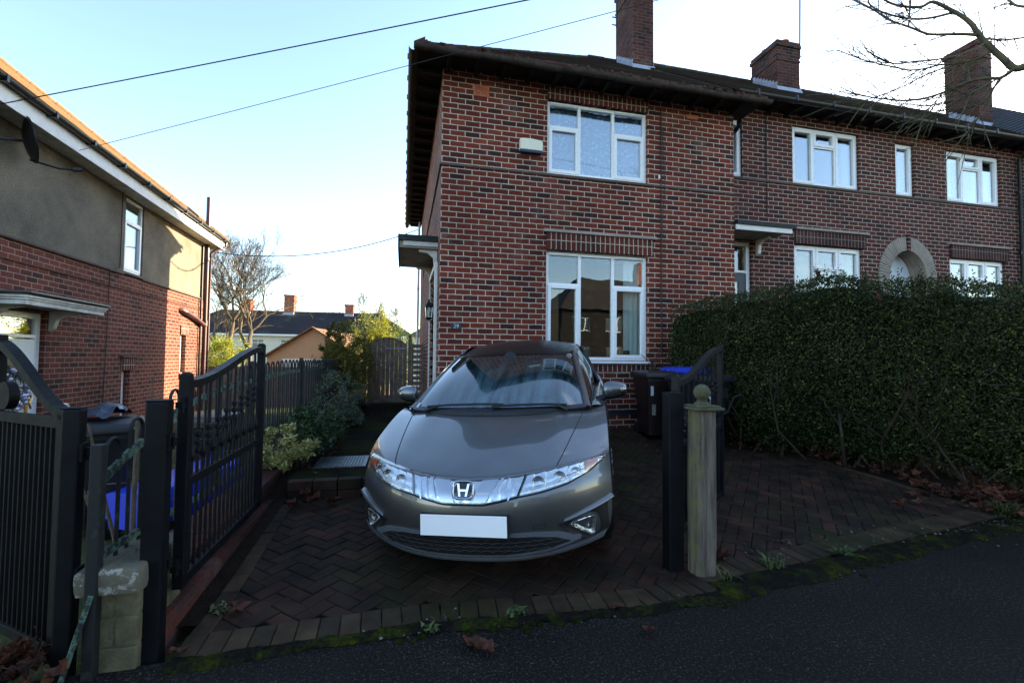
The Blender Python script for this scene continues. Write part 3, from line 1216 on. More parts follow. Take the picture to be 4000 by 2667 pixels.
b.build('stone_sill', M['stone_band'], h29)
b = MB()                                                    # engineering-brick damp course
b.box(HX0 - .004, HY0 - .006, .50, HX1 - .01, HY0 - .001, .575)
bk = b.build('damp_course', M['sign_slate'], h29)
L3 = [(0, .315, .60, 1, False), (0, .315, 0, .60, True), (.315, .66, 0, 1, False), (.66, 1, .60, 1, False), (.66, 1, 0, .60, True)]
L3b = [(0, .33, .70, 1, False), (0, .33, 0, .70, True), (.33, .66, 0, 1, False), (.66, 1, .70, 1, False), (.66, 1, 0, .70, True)]
window(h29, FY(HY0), *UW, [(0, .32, .66, 1, False), (0, .32, 0, .66, True), (.32, .66, 0, 1, False), (.66, 1, .66, 1, False), (.66, 1, 0, .66, True)],
       curtain=[(.0, 1, .0, .96, 'lace_net', .12)], vent=[(.03, .31), (.68, .97)], label='upstairs window with lace net curtain', glassm='window_glass_upper')
window(h29, FY(HY0), *LW, L3b, sill=.03, curtain=[(.80, .97, .02, 1.0, 'curtain_white', .13)], vent=[(.03, .31), (.68, .97)], label='downstairs window with pale curtain and wooden panel')
b = MB()
b.box(2.33, 7.255, 1.3, 2.50, 7.30, 2.62)
b.box(2.30, 7.25, 1.3, 2.33, 7.31, 2.62)
b.build('wooden_panel', M['pine_wood'], h29, bevel=.004)
b = MB()
b.box(3.62, 7.16, 1.44, 3.74, 7.22, 1.56)
b.build('ornament', M['dark_wood'], h29, bevel=.01)

# roof
OV = .39
ex0, ex1, ey0, ey1, ez = HX0 - OV, 6.04, HY0 - .42, HY1 + .40, 5.90
ry = (ey0 + ey1) / 2
rz_ = ez + (ry - ey0) * TH
rx = ex0 + (ry - ey0) * .98
b = MB()
jf = HY0 + .22                                             # the overhang part of the slope is wider than the rest
tj = (jf - ey0) / (ry - ey0)
zj = lerp(ez, rz_, tj)
roof_slope(b, (ex0, ey0, ez), (ex1, ey0, ez), (lerp(ex0, rx, tj), jf, zj), (ex1, jf, zj), 3)
roof_slope(b, (lerp(ex0, rx, tj), jf, zj), (5.86, jf, zj), (rx, ry, rz_), (5.86, ry, rz_), 20)
roof_slope(b, (ex0, ey1, ez), (ex0, ey0, ez), (rx, ry, rz_), (rx, ry, rz_), 23)
roof_slope(b, (5.86, ey1, ez), (ex0, ey1, ez), (5.86, ry, rz_), (rx, ry, rz_), 23)
b.add([(ex0, ey0, ez - .02), (ex1, ey0, ez - .02), (ex1, jf, ez - .02), (5.86, jf, ez - .02), (5.86, ey1, ez - .02), (ex0, ey1, ez - .02)], [(0, 1, 2, 3, 4, 5)])
b.add([(ex1, ey0, ez - .02), (ex1, jf, ez - .02), (ex1, jf, zj)], [(0, 1, 2)])
roof29 = b.build('roof', M['roof_dark'], h29)
b = MB()
ridge_run(b, (rx, ry, rz_ + .01), (5.86, ry, rz_ + .01), .075)
ridge_run(b, (ex0 + .05, ey0 + .05, ez + .0), (rx, ry, rz_ + .0), .05, .2)
ridge_run(b, (ex0, ey1, ez + .0), (rx, ry, rz_ + .0), .05, .2)
b.build('ridge_tiles', M['roof_dark'], roof29, smooth=50)
b = MB()                                                    # ragged mossy tile ends at the eaves
rng = random.Random(11)
x = ex0 + .02
while x < ex1 - .1:
    w = .14 + .05 * rng.random()
    dz = .022 * rng.random()
    b.hexa([(x, ey0 - .05 - .02 * rng.random(), ez - .015 - dz), (x + w, ey0 - .05, ez - .015 - dz), (x + w, ey0 + .1, ez + .05), (x, ey0 + .1, ez + .05),
            (x, ey0 - .05, ez + .03 - dz), (x + w, ey0 - .05, ez + .032 - dz), (x + w, ey0 + .1, ez + .11), (x, ey0 + .1, ez + .11)])
    if rng.random() < .75:
        mz = .02 + .03 * rng.random()
        mx = x + w * rng.random()
        b.lathe([(.001, mz), (.02 + .03 * rng.random(), mz * .4), (.03, 0), (.02, -.025), (.001, -.03)], (mx, ey0 - .05 - .02 * rng.random(), ez - .005), n=7)
    x += w + .006
y = ey0
while y < ey1:
    b.hexa([(ex0 - .05, y, ez - .02), (ex0 + .1, y, ez + .05), (ex0 + .1, y + .16, ez + .05), (ex0 - .05, y + .16, ez - .02 - .01 * rng.random()),
            (ex0 - .05, y, ez + .025), (ex0 + .1, y, ez + .11), (ex0 + .1, y + .16, ez + .11), (ex0 - .05, y + .16, ez + .02)])
    y += .166
b.build('eave_tiles', M['tile_mossy'], roof29, smooth=40)
b = MB()
gp = [(ex0 - .06, ey0 - .07, ez - .07)] + [(lerp(ex0, ex1, i / 12), ey0 - .07, ez - .07 + .012 * noise.noise((i, 1, 3)) - .012 * (i % 3 == 1)) for i in range(1, 13)]
gutter(b, gp, .062)
b.build('gutter', M['gutter_old'], h29, smooth=60)
b = MB()
gutter(b, [(ex0 - .07, ey0 - .02, ez - .07), (ex0 - .07, (ey0 + ey1) / 2, ez - .08), (ex0 - .07, ey1 + .02, ez - .09)], .06)
y = ey0 + .3
while y < ey1:
    b.box(ex0 - .145, y, ez - .05, ex0 - .12, y + .03, ez + .02)
    y += .55
b.build('gutter', M['gutter_old'], h29, smooth=60, label='old gutter along the side eave')
b = MB()                                                    # rafter feet and dark soffit boards
x = HX0 + .05
while x < ex1 - .05:
    b.box(x, ey0 + .02, ez - .11, x + .05, HY0 - .003, ez - .025)
    b.build('rafter_foot', M['dark_wood'], h29)
    b = MB()
    x += .42
y = ey0 + .5
while y < ey1:
    b.box(ex0 + .03, y, ez - .11, HX0 - .003, y + .05, ez - .025)
    b.build('rafter_foot', M['dark_wood'], h29)
    b = MB()
    y += .45
b.box(ex0 + .01, ey0 + .0, ez - .06, ex1 - .01, ey0 + .02, ez - .02)
b.box(ex0 - .0, ey0 + .0, ez - .06, ex0 + .02, ey1, ez - .021)
b.build('eave_board', M['dark_wood'], h29)
ch29 = chimney(h29, 5.42, 5.98, 10.2, 11.15, rz_ - (ry - 10.2) * TH - .55, 11.2, pots=((5.7, 10.45, .4), (5.7, 10.9, .4)))
# drain pipe and cable on the front, alarm box, air brick
b = MB()
b.tube([(.46, HY1 - .25, 5.8), (.44, HY1 - .25, 5.6), (.44, HY1 - .25, -.1)], .04, 10)
for z in (5.2, 3.6, 2.1):
    b.tube([(.44, HY1 - .25, z), (.44, HY1 - .25, z + .06)], .052, 10)
b.build('downpipe', M['pipe_white'], h29, smooth=50)
b = MB()
pts = [(4.235 + .02 * noise.noise((z * .7, 2, 2)), HY0 - .016, z) for z in [5.7 - .35 * i for i in range(13)]]
b.tube(pts, .011, 6)
b.tube([(4.25, HY0 - .02, 5.4), (4.29, HY0 - .02, 4.8), (4.3, HY0 - .02, 4.3), (4.25, HY0 - .02, 3.7), (4.24, HY0 - .02, 3.3)], .006, 5)
b.tube([(4.25, HY0 - .02, 5.3), (4.45, HY0 - .02, 5.42), (4.75, HY0 - .02, 5.55), (5.0, HY0 - .03, 5.62)], .005, 5)
b.build('wall_cable', M['cable_black'], h29, smooth=60)
b = MB()
b.lathe([(.001, .0), (.014, .01), (.02, .03), (.012, .05), (.02, .07), (.001, .085)], (4.19, HY0 - .035, 4.47), n=10)
b.build('cable_clip', M['curtain_white'], h29, smooth=50)
b = MB()
b.prism([(1.735, 4.70), (2.105, 4.70), (2.105, 4.85), (2.05, 4.868), (1.92, 4.882), (1.79, 4.878), (1.735, 4.872)], lambda a, z, d: (a, HY0 - d, z), .002, .09)
al = b.build('alarm_box', M['cream_plastic'], h29, bevel=.008)
b = MB()
b.prism([(1.735, 4.698), (2.105, 4.698), (2.09, 4.655), (1.75, 4.655)], lambda a, z, d: (a, HY0 - d, z), .002, .092)
b.build('alarm_base', M['navy_plastic'], al, bevel=.006)
b = MB()
wall_panel(b, lambda a, z, c: (a, HY0 - .012 - c, z), .995, 1.245, 5.49, 5.665, [(1.03 + .024 * i, 1.03 + .024 * i + .013, 5.515 + .026 * j, 5.515 + .026 * j + .013) for i in range(8) for j in range(5)], .02)
b.build('air_brick', M['terracotta'], h29)
b = MB()
b.box(4.74, HY0 - .008, 5.62, 4.97, HY0 - .002, 5.69)
b.build('air_brick', M['terracotta'], h29, label='small air brick under the eave on the right')
# number plate of the house
b = MB()
b.box(.695, HY0 - .022, 1.835, .855, HY0 - .002, 1.935)
sg = b.build('number_sign', M['sign_slate'], h29, bevel=.004)


def text_mesh(txt, size, mat, parent, mtx, name, depth=.004, local=False):
    cu = bpy.data.curves.new(name, 'FONT')
    cu.body = txt
    cu.size = size
    cu.extrude = depth / 2
    cu.align_x = 'CENTER'
    cu.align_y = 'CENTER'
    tmp = bpy.data.objects.new('tmp_text', cu)
    col.objects.link(tmp)
    dg = bpy.context.evaluated_depsgraph_get()
    me = bpy.data.meshes.new_from_object(tmp.evaluated_get(dg))
    bpy.data.objects.remove(tmp)
    me.transform(mtx)
    me.name = name
    me.materials.clear()
    me.materials.append(mat)
    o = bpy.data.objects.new(name, me)
    col.objects.link(o)
    o.parent = parent
    if not local:
        o.matrix_parent_inverse = world_of(parent).inverted()
    return o


text_mesh('29', .085, M['label_white'], sg, Matrix.Translation((.775, HY0 - .0245, 1.885)) @ Matrix.Rotation(pi / 2, 4, 'X'), 'house_number')
# side door: pilaster, canopy, bracket, lamp
b = MB()
b.box(HX0 - .05, 7.46, .3, HX0 - .002, 7.53, 2.95)
b.box(HX0 - .05, 8.97, .3, HX0 - .002, 9.04, 2.95)
b.box(HX0 - .05, 7.53, 2.86, HX0 - .002, 8.97, 2.95)
b.build('door_frame', M['white_paint'], h29, bevel=.004)
b = MB()
b.box(HX0 + .05, 8.0, .3, HX0 + .1, 8.95, 2.75)
b.build('door', M['door_white'], h29)
b = MB()
b.box(HX0 - .028, 7.55, .3, HX0 - .002, 7.77, 2.86)
b.box(HX0 - .028, 8.75, .3, HX0 - .002, 8.965, 2.86)
b.build('brick_pilaster', M['brick_red'], h29)
b = MB()
b.box(-.085, 7.5, 3.16, HX0 - .002, 9.15, 3.32)
cn = b.build('canopy', M['old_soffit'], h29)
b = MB()
b.box(-.11, 7.45, 3.27, HX0 - .002, 7.497, 3.36)
b.box(-.11, 7.497, 3.15, -.087, 9.18, 3.36)
b.box(-.087, 7.497, 3.325, HX0 - .002, 9.18, 3.36)
b.build('canopy_cap', M['green_paint'], cn)
b = MB()
b.box(-.03, 7.478, 3.19, HX0 - .003, 7.499, 3.268)
b.build('canopy_board', M['white_peeling'], cn, bevel=.004)
for y in (7.56, 9.0):
    b = MB()
    b.prism([(HX0 - .004, 3.158), (HX0 - .30, 3.158), (HX0 - .30, 3.12), (HX0 - .16, 3.105), (HX0 - .07, 3.03), (HX0 - .05, 2.86), (HX0 - .004, 2.82)], lambda a, z, d: (a, y + d, z), 0, .07)
    b.build('bracket', M['white_peeling'], cn, bevel=.006)
b = MB()
lx, ly, lz = HX0 - .10, 8.05, 2.12
b.lathe([(.03, 0), (.055, .02), (.06, .04)], (lx, ly, lz - .06), n=6)
b.lathe([(.085, 0), (.06, .05), (.03, .075), (.012, .10), (.018, .12), (.001, .14)], (lx, ly, lz + .16), n=6)
for k in range(6):
    a = k * pi / 3
    b.bar((lx + .058 * cos(a), ly + .058 * sin(a), lz - .02), (lx + .078 * cos(a), ly + .078 * sin(a), lz + .165), .008, .008)
b.tube([(HX0 - .004, ly, lz + .05), (HX0 - .05, ly, lz - .1), (lx, ly, lz - .07)], .012, 6)
b.box(HX0 - .02, ly - .04, lz - .06, HX0 - .002, ly + .04, lz + .12)
lm = b.build('wall_lamp', M['black_iron'], h29)
b = MB()
b.lathe([(.052, -.02), (.07, .158)], (lx, ly, lz), n=6)
b.build('lamp_glass', M['lamp_glass'], lm)
b = MB()
b.lathe([(.001, 0), (.018, .0), (.02, .09), (.001, .10)], (lx, ly, lz), n=8)
b.build('bulb', M['white_paint'], lm)

# ============================================================ the terrace to the right
TX0, TX1, TY, TYB = 5.70, 26.0, 7.6, 15.35
ter = thing('terraced_house', 'long red brick terrace with white windows above the hedge, right of the end house', 'terrace', (TX0 + .1, TY, .3))
W1 = (7.553, 9.225, 4.985, 6.165)
W2 = (10.20, 10.72, 4.985, 6.12)
W3 = (11.647, 13.28, 4.985, 6.125)
W0 = (5.86, 6.38, 4.985, 6.12)
V1 = (7.56, 9.26, 2.2, 3.745)
V3 = (11.67, 13.35, 2.2, 3.71)
DOOR = (5.75, 6.56, .5, 3.715)
ARX, ARZ, ARI, ARO = 10.46, 3.19, .505, .80
arch_pts = [(ARX + ARI * cos(a), ARZ + ARI * 1.18 * sin(a)) for a in [i * pi / 24 for i in range(25)]]
b = MB()
wall_panel(b, FY(TY), TX0, TX1, -.1, 6.55, [W0, W1, W2, W3, V1, V3, DOOR, (ARX - ARI, ARX + ARI, .3, ARZ + ARI * 1.18)], .24)
for sgn in (0, 1):                                           # spandrels above the arch
    seg = [p for p in arch_pts if (p[0] >= ARX - 1e-6) == (sgn == 0)]
    cnr = (ARX + ARI, ARZ + ARI * 1.18) if sgn == 0 else (ARX - ARI, ARZ + ARI * 1.18)
    for p, q in zip(seg, seg[1:]):
        b.add([(p[0], TY, p[1]), (q[0], TY, q[1]), (cnr[0], TY, cnr[1])], [(0, 1, 2)])
b.box(TX1 - .24, TY + .24, -.1, TX1, TYB, 6.55)
b.box(TX0, TYB - .24, -.1, TX1 - .24, TYB - .001, 6.55)
b.build('wall', M['brick_terrace'], ter)
b = MB()
b.box(TX0, TY - .028, 4.925, TX1, TY - .002, 4.975)
b.build('string_course', M['stone_band'], ter, bevel=.006)
for (x0, x1, z) in ((V1[0], V1[1] + .06, V1[3]), (V3[0], V3[1] + .05, V3[3])):
    b = MB()
    b.box(x0 - .0, TY - .045, z + .01, x1, TY - .003, z + .285)
    b.build('brick_lintel', M['brick_terrace_soldier'], ter)
    b = MB()
    b.box(x0 - .05, TY - .08, z + .285, x1 + .06, TY - .002, z + .335)
    b.build('hood_mould', M['stone'], ter, bevel=.006)
# arch of stone voussoirs with a brick key
b = MB()
n = 44
for i in range(n):
    a0, a1 = pi * i / n + .006, pi * (i + 1) / n - .006
    am = (a0 + a1) / 2
    if abs(am - pi / 2) < .05:
        continue
    q = [(ARX + r * cos(a) * (1 if True else 1), ARZ + r * (1.18 if r == ARI else 1.12) * sin(a)) for r, a in ((ARI, a0), (ARO, a0), (ARO, a1), (ARI, a1))]
    pr_ = .03 + .006 * ((i * 7) % 3) / 3
    b.hexa([(x, TY + .2, z) for x, z in q] + [(x, TY - pr_, z) for x, z in q])
b.box(ARX - ARO + .02, TY - .03, 1.0, ARX - ARI, TY + .2, ARZ - .004)
b.box(ARX + ARI, TY - .03, 1.0, ARX + ARO - .02, TY + .2, ARZ - .004)
b.build('arch', M['stone'], ter, bevel=.004)
b = MB()
b.box(ARX - .035, TY - .06, ARZ + ARI * 1.16, ARX + .035, TY + .2, ARZ + ARO * 1.12 + .06)
b.build('keystone', M['brick_terrace'], ter)
b = MB()
b.prism([(ARX - ARI + .01, .3), (ARX + ARI - .01, .3)] + [(x * 1 - (x - ARX) * .02, z - .01) for x, z in arch_pts], lambda a, z, d: (a, TY + .3 + d, z), 0, .05)
b.build('passage_door', M['door_white'], ter)
b = MB()
for p, q in zip(arch_pts, arch_pts[1:]):
    b.add([(p[0], TY + .2, p[1]), (q[0], TY + .2, q[1]), (q[0], TY + .36, q[1]), (p[0], TY + .36, p[1])], [(0, 1, 2, 3)])
b.build('arch_soffit', M['stone'], ter)
LT = [(0, .335, 0, 1, True), (.335, .665, .70, 1, True), (.335, .665, 0, .70, False), (.665, 1, 0, 1, True)]
VT = [(.06, .3), (.7, .95)]
window(ter, FY(TY), *W1, LT, vent=VT, glassm='window_glass_upper', curtain=[(.0, .16, 0, .97, 'curtain_white', .15), (.86, 1, 0, .97, 'curtain_white', .15)])
window(ter, FY(TY), *W2, [(0, 1, 0, 1, True)], glassm='window_glass_upper', curtain=[(.0, 1, 0, .9, 'curtain_white', .25)])
window(ter, FY(TY), *W3, LT, vent=VT, glassm='window_glass_upper', curtain=[(.0, .3, 0, .9, 'curtain_white', .2), (.7, 1, 0, .9, 'curtain_white', .2)])
window(ter, FY(TY), *W0, [(0, 1, 0, 1, True)], glassm='window_glass_upper', curtain=[(.0, 1, 0, .9, 'curtain_white', .25)])
window(ter, FY(TY), *V1, LT, vent=VT, curtain=[(.75, 1, 0, 1, 'curtain_grey', .2)])
window(ter, FY(TY), *V3, LT, curtain=[(.0, .3, 0, .7, 'curtain_grey', .2), (.72, 1, 0, .7, 'curtain_white', .2)])
# further along the terrace, mostly outside the picture
for x in (15.4, 17.9, 21.0, 23.4):
    bz = (x, x + 1.65, 4.985, 6.12)
# front door, fan light, canopy
dr = window(ter, FY(TY), DOOR[0], DOOR[1], DOOR[2], DOOR[3], [(0, 1, .82, 1, False), (0, 1, 0, .82, False)], room=False, bar=.075)
dr.name = 'door_frame'
b = MB()
wall_panel(b, FY(TY + .07), DOOR[0] + .075, DOOR[1] - .075, DOOR[2], DOOR[2] + 2.6, [(DOOR[0] + .22, DOOR[1] - .24, 1.9, 2.94)], .045)
b.build('door', M['door_navy'], ter)
b = MB()
b.box(DOOR[0] - .05, TY + .5, DOOR[2], DOOR[1] + .1, TY + .55, DOOR[3])
b.build('hallway', M['room_dark'], ter)
b = MB()
b.box(5.72, TY - .60, 3.80, 6.90, TY - .003, 3.825)
b.box(5.72, TY - .58, 3.755, 6.86, TY - .003, 3.80)
cn = b.build('canopy', M['old_soffit'], ter)
b = MB()
b.box(5.715, TY - .66, 3.827, 6.97, TY - .002, 3.90)
b.build('canopy_cap', M['green_paint'], cn)
b = MB()
b.box(5.715, TY - .635, 3.735, 6.90, TY - .602, 3.825)
b.build('canopy_board', M['white_paint'], cn, bevel=.004)
b = MB()
b.prism([(TY - .004, 3.752), (TY - .32, 3.752), (TY - .32, 3.72), (TY - .17, 3.70), (TY - .09, 3.64), (TY - .07, 3.48), (TY - .004, 3.45)], lambda a, z, d: (d, a, z), 6.65, 6.72)
b.build('bracket', M['white_paint'], cn, bevel=.006)
# roof
tez, tey0 = 6.42, TY - .40
try_ = ry
trz = rz_ + .07
b = MB()
roof_slope(b, (5.87, tey0, tez), (TX1 + .3, tey0, tez), (5.87, try_, trz), (TX1 + .3, try_, trz), 21)
roof_slope(b, (TX1 + .3, ey1, tez), (5.87, ey1, tez), (TX1 + .3, try_, trz), (5.87, try_, trz), 21)
b.add([(5.87, tey0, tez - .02), (TX1 + .3, tey0, tez - .02), (TX1 + .3, ey1, tez - .02), (5.87, ey1, tez - .02)], [(0, 1, 2, 3)])
b.add([(5.865, tey0, tez), (5.865, try_, trz), (5.865, ey1, tez)], [(0, 1, 2)])
roofT = b.build('roof', M['roof_dark'], ter)
b = MB()
ridge_run(b, (5.87, try_, trz + .02), (TX1, try_, trz + .0), .075)
b.build('ridge_tiles', M['roof_dark'], roofT, smooth=50)
b = MB()
gutter(b, [(5.9, tey0 - .06, tez - .05), (10, tey0 - .06, tez - .05), (TX1, tey0 - .06, tez - .05)], .062)
for i in range(22):
    x = 6.3 + i * .86
    b.box(x, tey0 - .13, tez - .10, x + .03, tey0 + .0, tez + .012)
b.build('gutter', M['black_gutter'], ter, smooth=60)
b = MB()
x = 6.1
while x < TX1:
    b = MB()
    b.box(x, tey0 + .0, tez - .12, x + .05, TY - .003, tez - .022)
    b.build('rafter_foot', M['dark_wood'], ter)
    x += .42
b = MB()
b.tube([(13.78, tey0 - .05, 6.33), (13.78, tey0 + .12, 6.22), (13.77, TY - .07, 6.12), (13.77, TY - .07, -.1)], .036, 10)
for z in (5.3, 3.9, 3.05):
    b.tube([(13.77, TY - .07, z), (13.77, TY - .07, z + .07)], .05, 10)
b.build('downpipe', M['pipe_black'], ter, smooth=50)
b = MB()
b.tube([(6.92 + .02 * noise.noise((z, 1, 1)), TY - .015, z) for z in [6.4 - .3 * i for i in range(8)]], .009, 6)
b.build('wall_cable', M['cable_black'], ter, smooth=60)
b = MB()
b.tube([(6.02, HY0 + .25, 5.86), (6.1, TY - .25, 5.84), (6.12, TY - .12, 5.80), (6.05, TY - .10, 5.75), (5.78, TY - .07, 5.70)], .045, 8)
b.build('overflow_pipe', M['pipe_black'], ter, smooth=50)
c2 = chimney(ter, 9.68, 10.40, 10.2, 11.14, trz - (try_ - 10.2) * TH - .55, 10.42 - .33, pots=((10.12, 10.45, .16), (10.0, 10.9, .2)), pot_r=.13)
c3 = chimney(ter, 16.35, 16.90, 9.8, 10.66, trz - (try_ - 9.8) * TH - .55, 11.0, pots=((16.62, 10.1, .1), (16.62, 10.45, .1)), pot_r=.12)
# projecting wing at the right-hand end of the terrace
b = MB()
b.box(14.35, 7.05, -.1, 22, TY, 6.3)
b.build('wing_wall', M['brick_terrace'], ter)
b = MB()
vx0, wy0 = 14.15, 6.62
wr = 18.6
wz = tez + (wr - vx0) * TH
roof_slope(b, (vx0, try_ + 3, tez), (vx0, wy0, tez), (wr, try_ + 3, wz), (wr, wy0 + 4.2, wz), 22)
roof_slope(b, (vx0, wy0, tez), (2 * wr - vx0, wy0, tez), (wr, wy0 + 4.2, wz), (wr, wy0 + 4.2, wz), 22)
roof_slope(b, (2 * wr - vx0, wy0, tez), (2 * wr - vx0, try_ + 3, tez), (wr, wy0 + 4.2, wz), (wr, try_ + 3, wz), 22)
b.build('wing_roof', M['roof_slate'], ter)
# aerials
def aerial(parent, p, h, n_el, name, tilt=0.0):
    b = MB()
    p = Vector(p)
    t = p + Vector((tilt, 0, h))
    b.tube([p, t], .02, 6)
    ax = Vector((.25, -.9, .0)).normalized()
    for k in range(n_el):
        c = t - Vector((0, 0, .08 + .085 * k))
        L = .30 - .008 * k
        b.tube([c - Vector((L, .1, -.03)), c + Vector((L, -.1, .03))], .008, 4)
    b.tube([t - Vector((0, .0, .1 + .085 * n_el)), t + Vector((0, 0, .0))], .012, 5)
    b.bar(p + Vector((-.12, 0, .05)), p + Vector((0, 0, .05)), .02, .02)
    b.bar(p + Vector((-.12, 0, .25)), p + Vector((0, 0, .25)), .02, .02)
    return b.build(name, M['pipe_black'], parent)


aerial(ter, (10.52, 10.3, 9.75), 2.55, 9, 'tv_aerial', .05)
aerial(h29, (5.17, 10.6, 9.9), 2.0, 5, 'tv_aerial')

# ============================================================ the house on the left
LR = thing('rendered_house', 'brick and grey roughcast house on the left with white door and sunlit far corner', 'house', (-5.05, 0, 0), radians(2.131))
# local axes: y along the wall, x = 0 wall face, +x towards the drive
FL = lambda a, z, c: (c, a, z)
LY0, LY1 = 6.85, 15.0
LWIN = (10.63, 11.35, 3.075, 4.56)
LLOW = (10.76, 11.06, .14, 1.09)
LSM = (13.44, 13.78, .97, 1.93)
LDOOR = (7.15, 8.56, -.5, 2.02)
b = MB()
wall_panel(b, FL, LY0, LY1, -.9, 3.03, [LLOW, LSM, LDOOR, (LWIN[0], LWIN[1], 3.0, 3.1)], .24)
b.box(-8, LY1 - .24, -.9, -.24, LY1, 3.03)
b.box(-8, LY0, -.9, -.24, LY0 + .24, 3.03)
b.build('brick_wall', M['brick_left'], LR, local=True)
b = MB()
wall_panel(b, lambda a, z, c: (c + .022, a, z), LY0 - .02, LY1 + .02, 3.03, 4.78, [LWIN], .26)
b.box(-8, LY1 - .24, 3.03, -.24, LY1 + .02, 4.78)
b.box(-8, LY0 - .02, 3.03, -.24, LY0 + .24, 4.78)
b.build('rendered_wall', M['roughcast'], LR, local=True)
b = MB()
b.box(.0, LY0, 2.99, .045, LWIN[0], 3.028)
b.box(.0, LWIN[1], 2.99, .045, LY1 + .02, 3.028)
b.box(.002, LY0, 2.70, .02, LY1, 2.72)
b.build('brick_band', M['stone_band'], LR, local=True, bevel=.006)
b = MB()
for w_ in (LLOW, LSM):
    b = MB()
    b.box(.003, w_[0] - .03, w_[3] + .01, .03, w_[1] + .12, w_[3] + .25)
    b.build('brick_lintel', M['brick_soldier'], LR, local=True)
    b = MB()
    b.box(.003, w_[0] - .03, w_[2] - .17, .03, w_[1] + .1, w_[2] - .03)
    b.build('brick_sill', M['brick_soldier'], LR, local=True)
b = MB()
b.box(.0, LLOW[0] - .08, LLOW[3] + .26, .06, LLOW[1] + .2, LLOW[3] + .30)
b.build('hood_mould', M['stone_band'], LR, local=True)
window(LR, lambda a, z, c: (c + .022, a, z), *LWIN, [(0, 1, .70, 1, False), (0, 1, 0, .70, True)], local=True, sill=.0, rec=.03, curtain=[(0, 1, 0, .95, 'curtain_grey', .2)], label='upstairs window with top light')
window(LR, FL, *LLOW, [(0, 1, 0, 1, True)], local=True, rec=.10, sill=.01, curtain=[(0, 1, 0, .9, 'curtain_grey', .2)], label='narrow window beside the drive')
window(LR, FL, *LSM, [(0, 1, 0, .3, False), (0, 1, .3, 1, False)], local=True, rec=.10, sill=.01, curtain=[(0, 1, 0, 1, 'curtain_white', .06)], label='small window in the sunlit corner')
# door with fan light, wreath, canopy
dw = window(LR, FL, *LDOOR, [(0, 1, .86, 1, False), (0, 1, 0, .86, False)], local=True, rec=.06, bar=.09, room=True)
dw.name = 'door_frame'
b = MB()
b.box(-.11, LDOOR[0] + .09, LDOOR[2], -.06, LDOOR[1] - .10, 1.62)
for (y0, y1, z0, z1) in ((7.5, 7.8, -.3, .35), (7.95, 8.25, -.3, .35)):
    b.box(-.06, y0, z0, -.052, y1, z1)
    b.box(-.052, y0 + .05, z0 + .05, -.046, y1 - .05, z1 - .05)
ld = b.build('door', M['door_white'], LR, local=True, bevel=.004)
b = MB()
fan = [(7.87 + .36 * cos(a), 1.05 + .34 * sin(a)) for a in [i * pi / 16 for i in range(17)]]
b.prism(fan, lambda a, z, d: (d, a, z), -.06, -.050)
b.build('fan_light', M['dark_glass_far'], ld, local=True)
b = MB()
b.tube([(-.05, y, z) for y, z in [(7.87 + .38 * cos(a), 1.05 + .36 * sin(a)) for a in [i * pi / 16 for i in range(17)]]], .02, 6)
b.build('fan_trim', M['door_white'], ld, local=True, smooth=50)
b = MB()
b.tube([(-.04, 8.33, .78), (.0, 8.33, .78), (.02, 8.31, .76), (.02, 8.26, .68), (.02, 8.30, .60)], .014, 8)
b.box(-.06, 8.305, .45, -.045, 8.355, .85)
b.build('handle', M['brass'], ld, local=True, smooth=40)
b = MB()
cr_ = LDOOR[1] + .02
b.box(.0, 7.24, 2.16, .55, 8.94, 2.19)
b.box(.0, 7.28, 2.07, .53, 8.90, 2.16)
cn = b.build('canopy', M['old_soffit'], LR, local=True)
b = MB()
for (o_, z0_, z1_) in ((.0, 2.045, 2.105), (.018, 2.107, 2.135), (.035, 2.137, 2.165)):
    b.box(.535, 7.24 - o_, z0_, .565 + o_, 8.94 + o_, z1_)
    b.box(.0, 7.235 - o_, z0_ + .002, .534, 7.262, z1_ - .002)
    b.box(.0, 8.915, z0_ + .002, .534, 8.945 + o_, z1_ - .002)
b.build('canopy_board', M['white_peeling'], cn, local=True, bevel=.006)
b = MB()
b.box(-.0, 7.18, 2.192, .63, 9.00, 2.222)
b.build('canopy_cap', M['sign_slate'], cn, local=True, bevel=.006)
for y in (7.45, 8.62):
    b = MB()
    b.prism([(.003, 2.068), (.36, 2.068), (.36, 2.03), (.2, 2.01), (.10, 1.94), (.06, 1.80), (.003, 1.76)], lambda a, z, d: (a, y + d, z), 0, .09)
    b.build('bracket', M['white_peeling'], cn, local=True, bevel=.006)
b = MB()
b.tube([(.0, 8.75, .62), (.08, 8.75, .62), (.10, 8.78, .61), (.12, 8.92, .60), (.13, 8.98, .52), (.13, 9.0, .1), (.1, 9.0, .02), (.0, 9.0, .02)], .022, 10)
b.build('grab_rail', M['white_paint'], LR, local=True, smooth=60)
b = MB()
b.tube([(.05, 8.15 + .35 * cos(a), .95 + .35 * sin(a)) for a in []] or [(.0, 10.15, 3.0), (.03, 10.15, 3.0), (.03, 10.13, 1.5), (.03, 10.08, .2), (.03, 10.05, -.5)], .008, 5)
b.tube([(.05, 10.44, 4.7), (.04, 10.46, 3.1), (.03, 10.15, 2.98)], .008, 5)
b.build('wall_cable', M['cable_black'], LR, local=True, smooth=60)
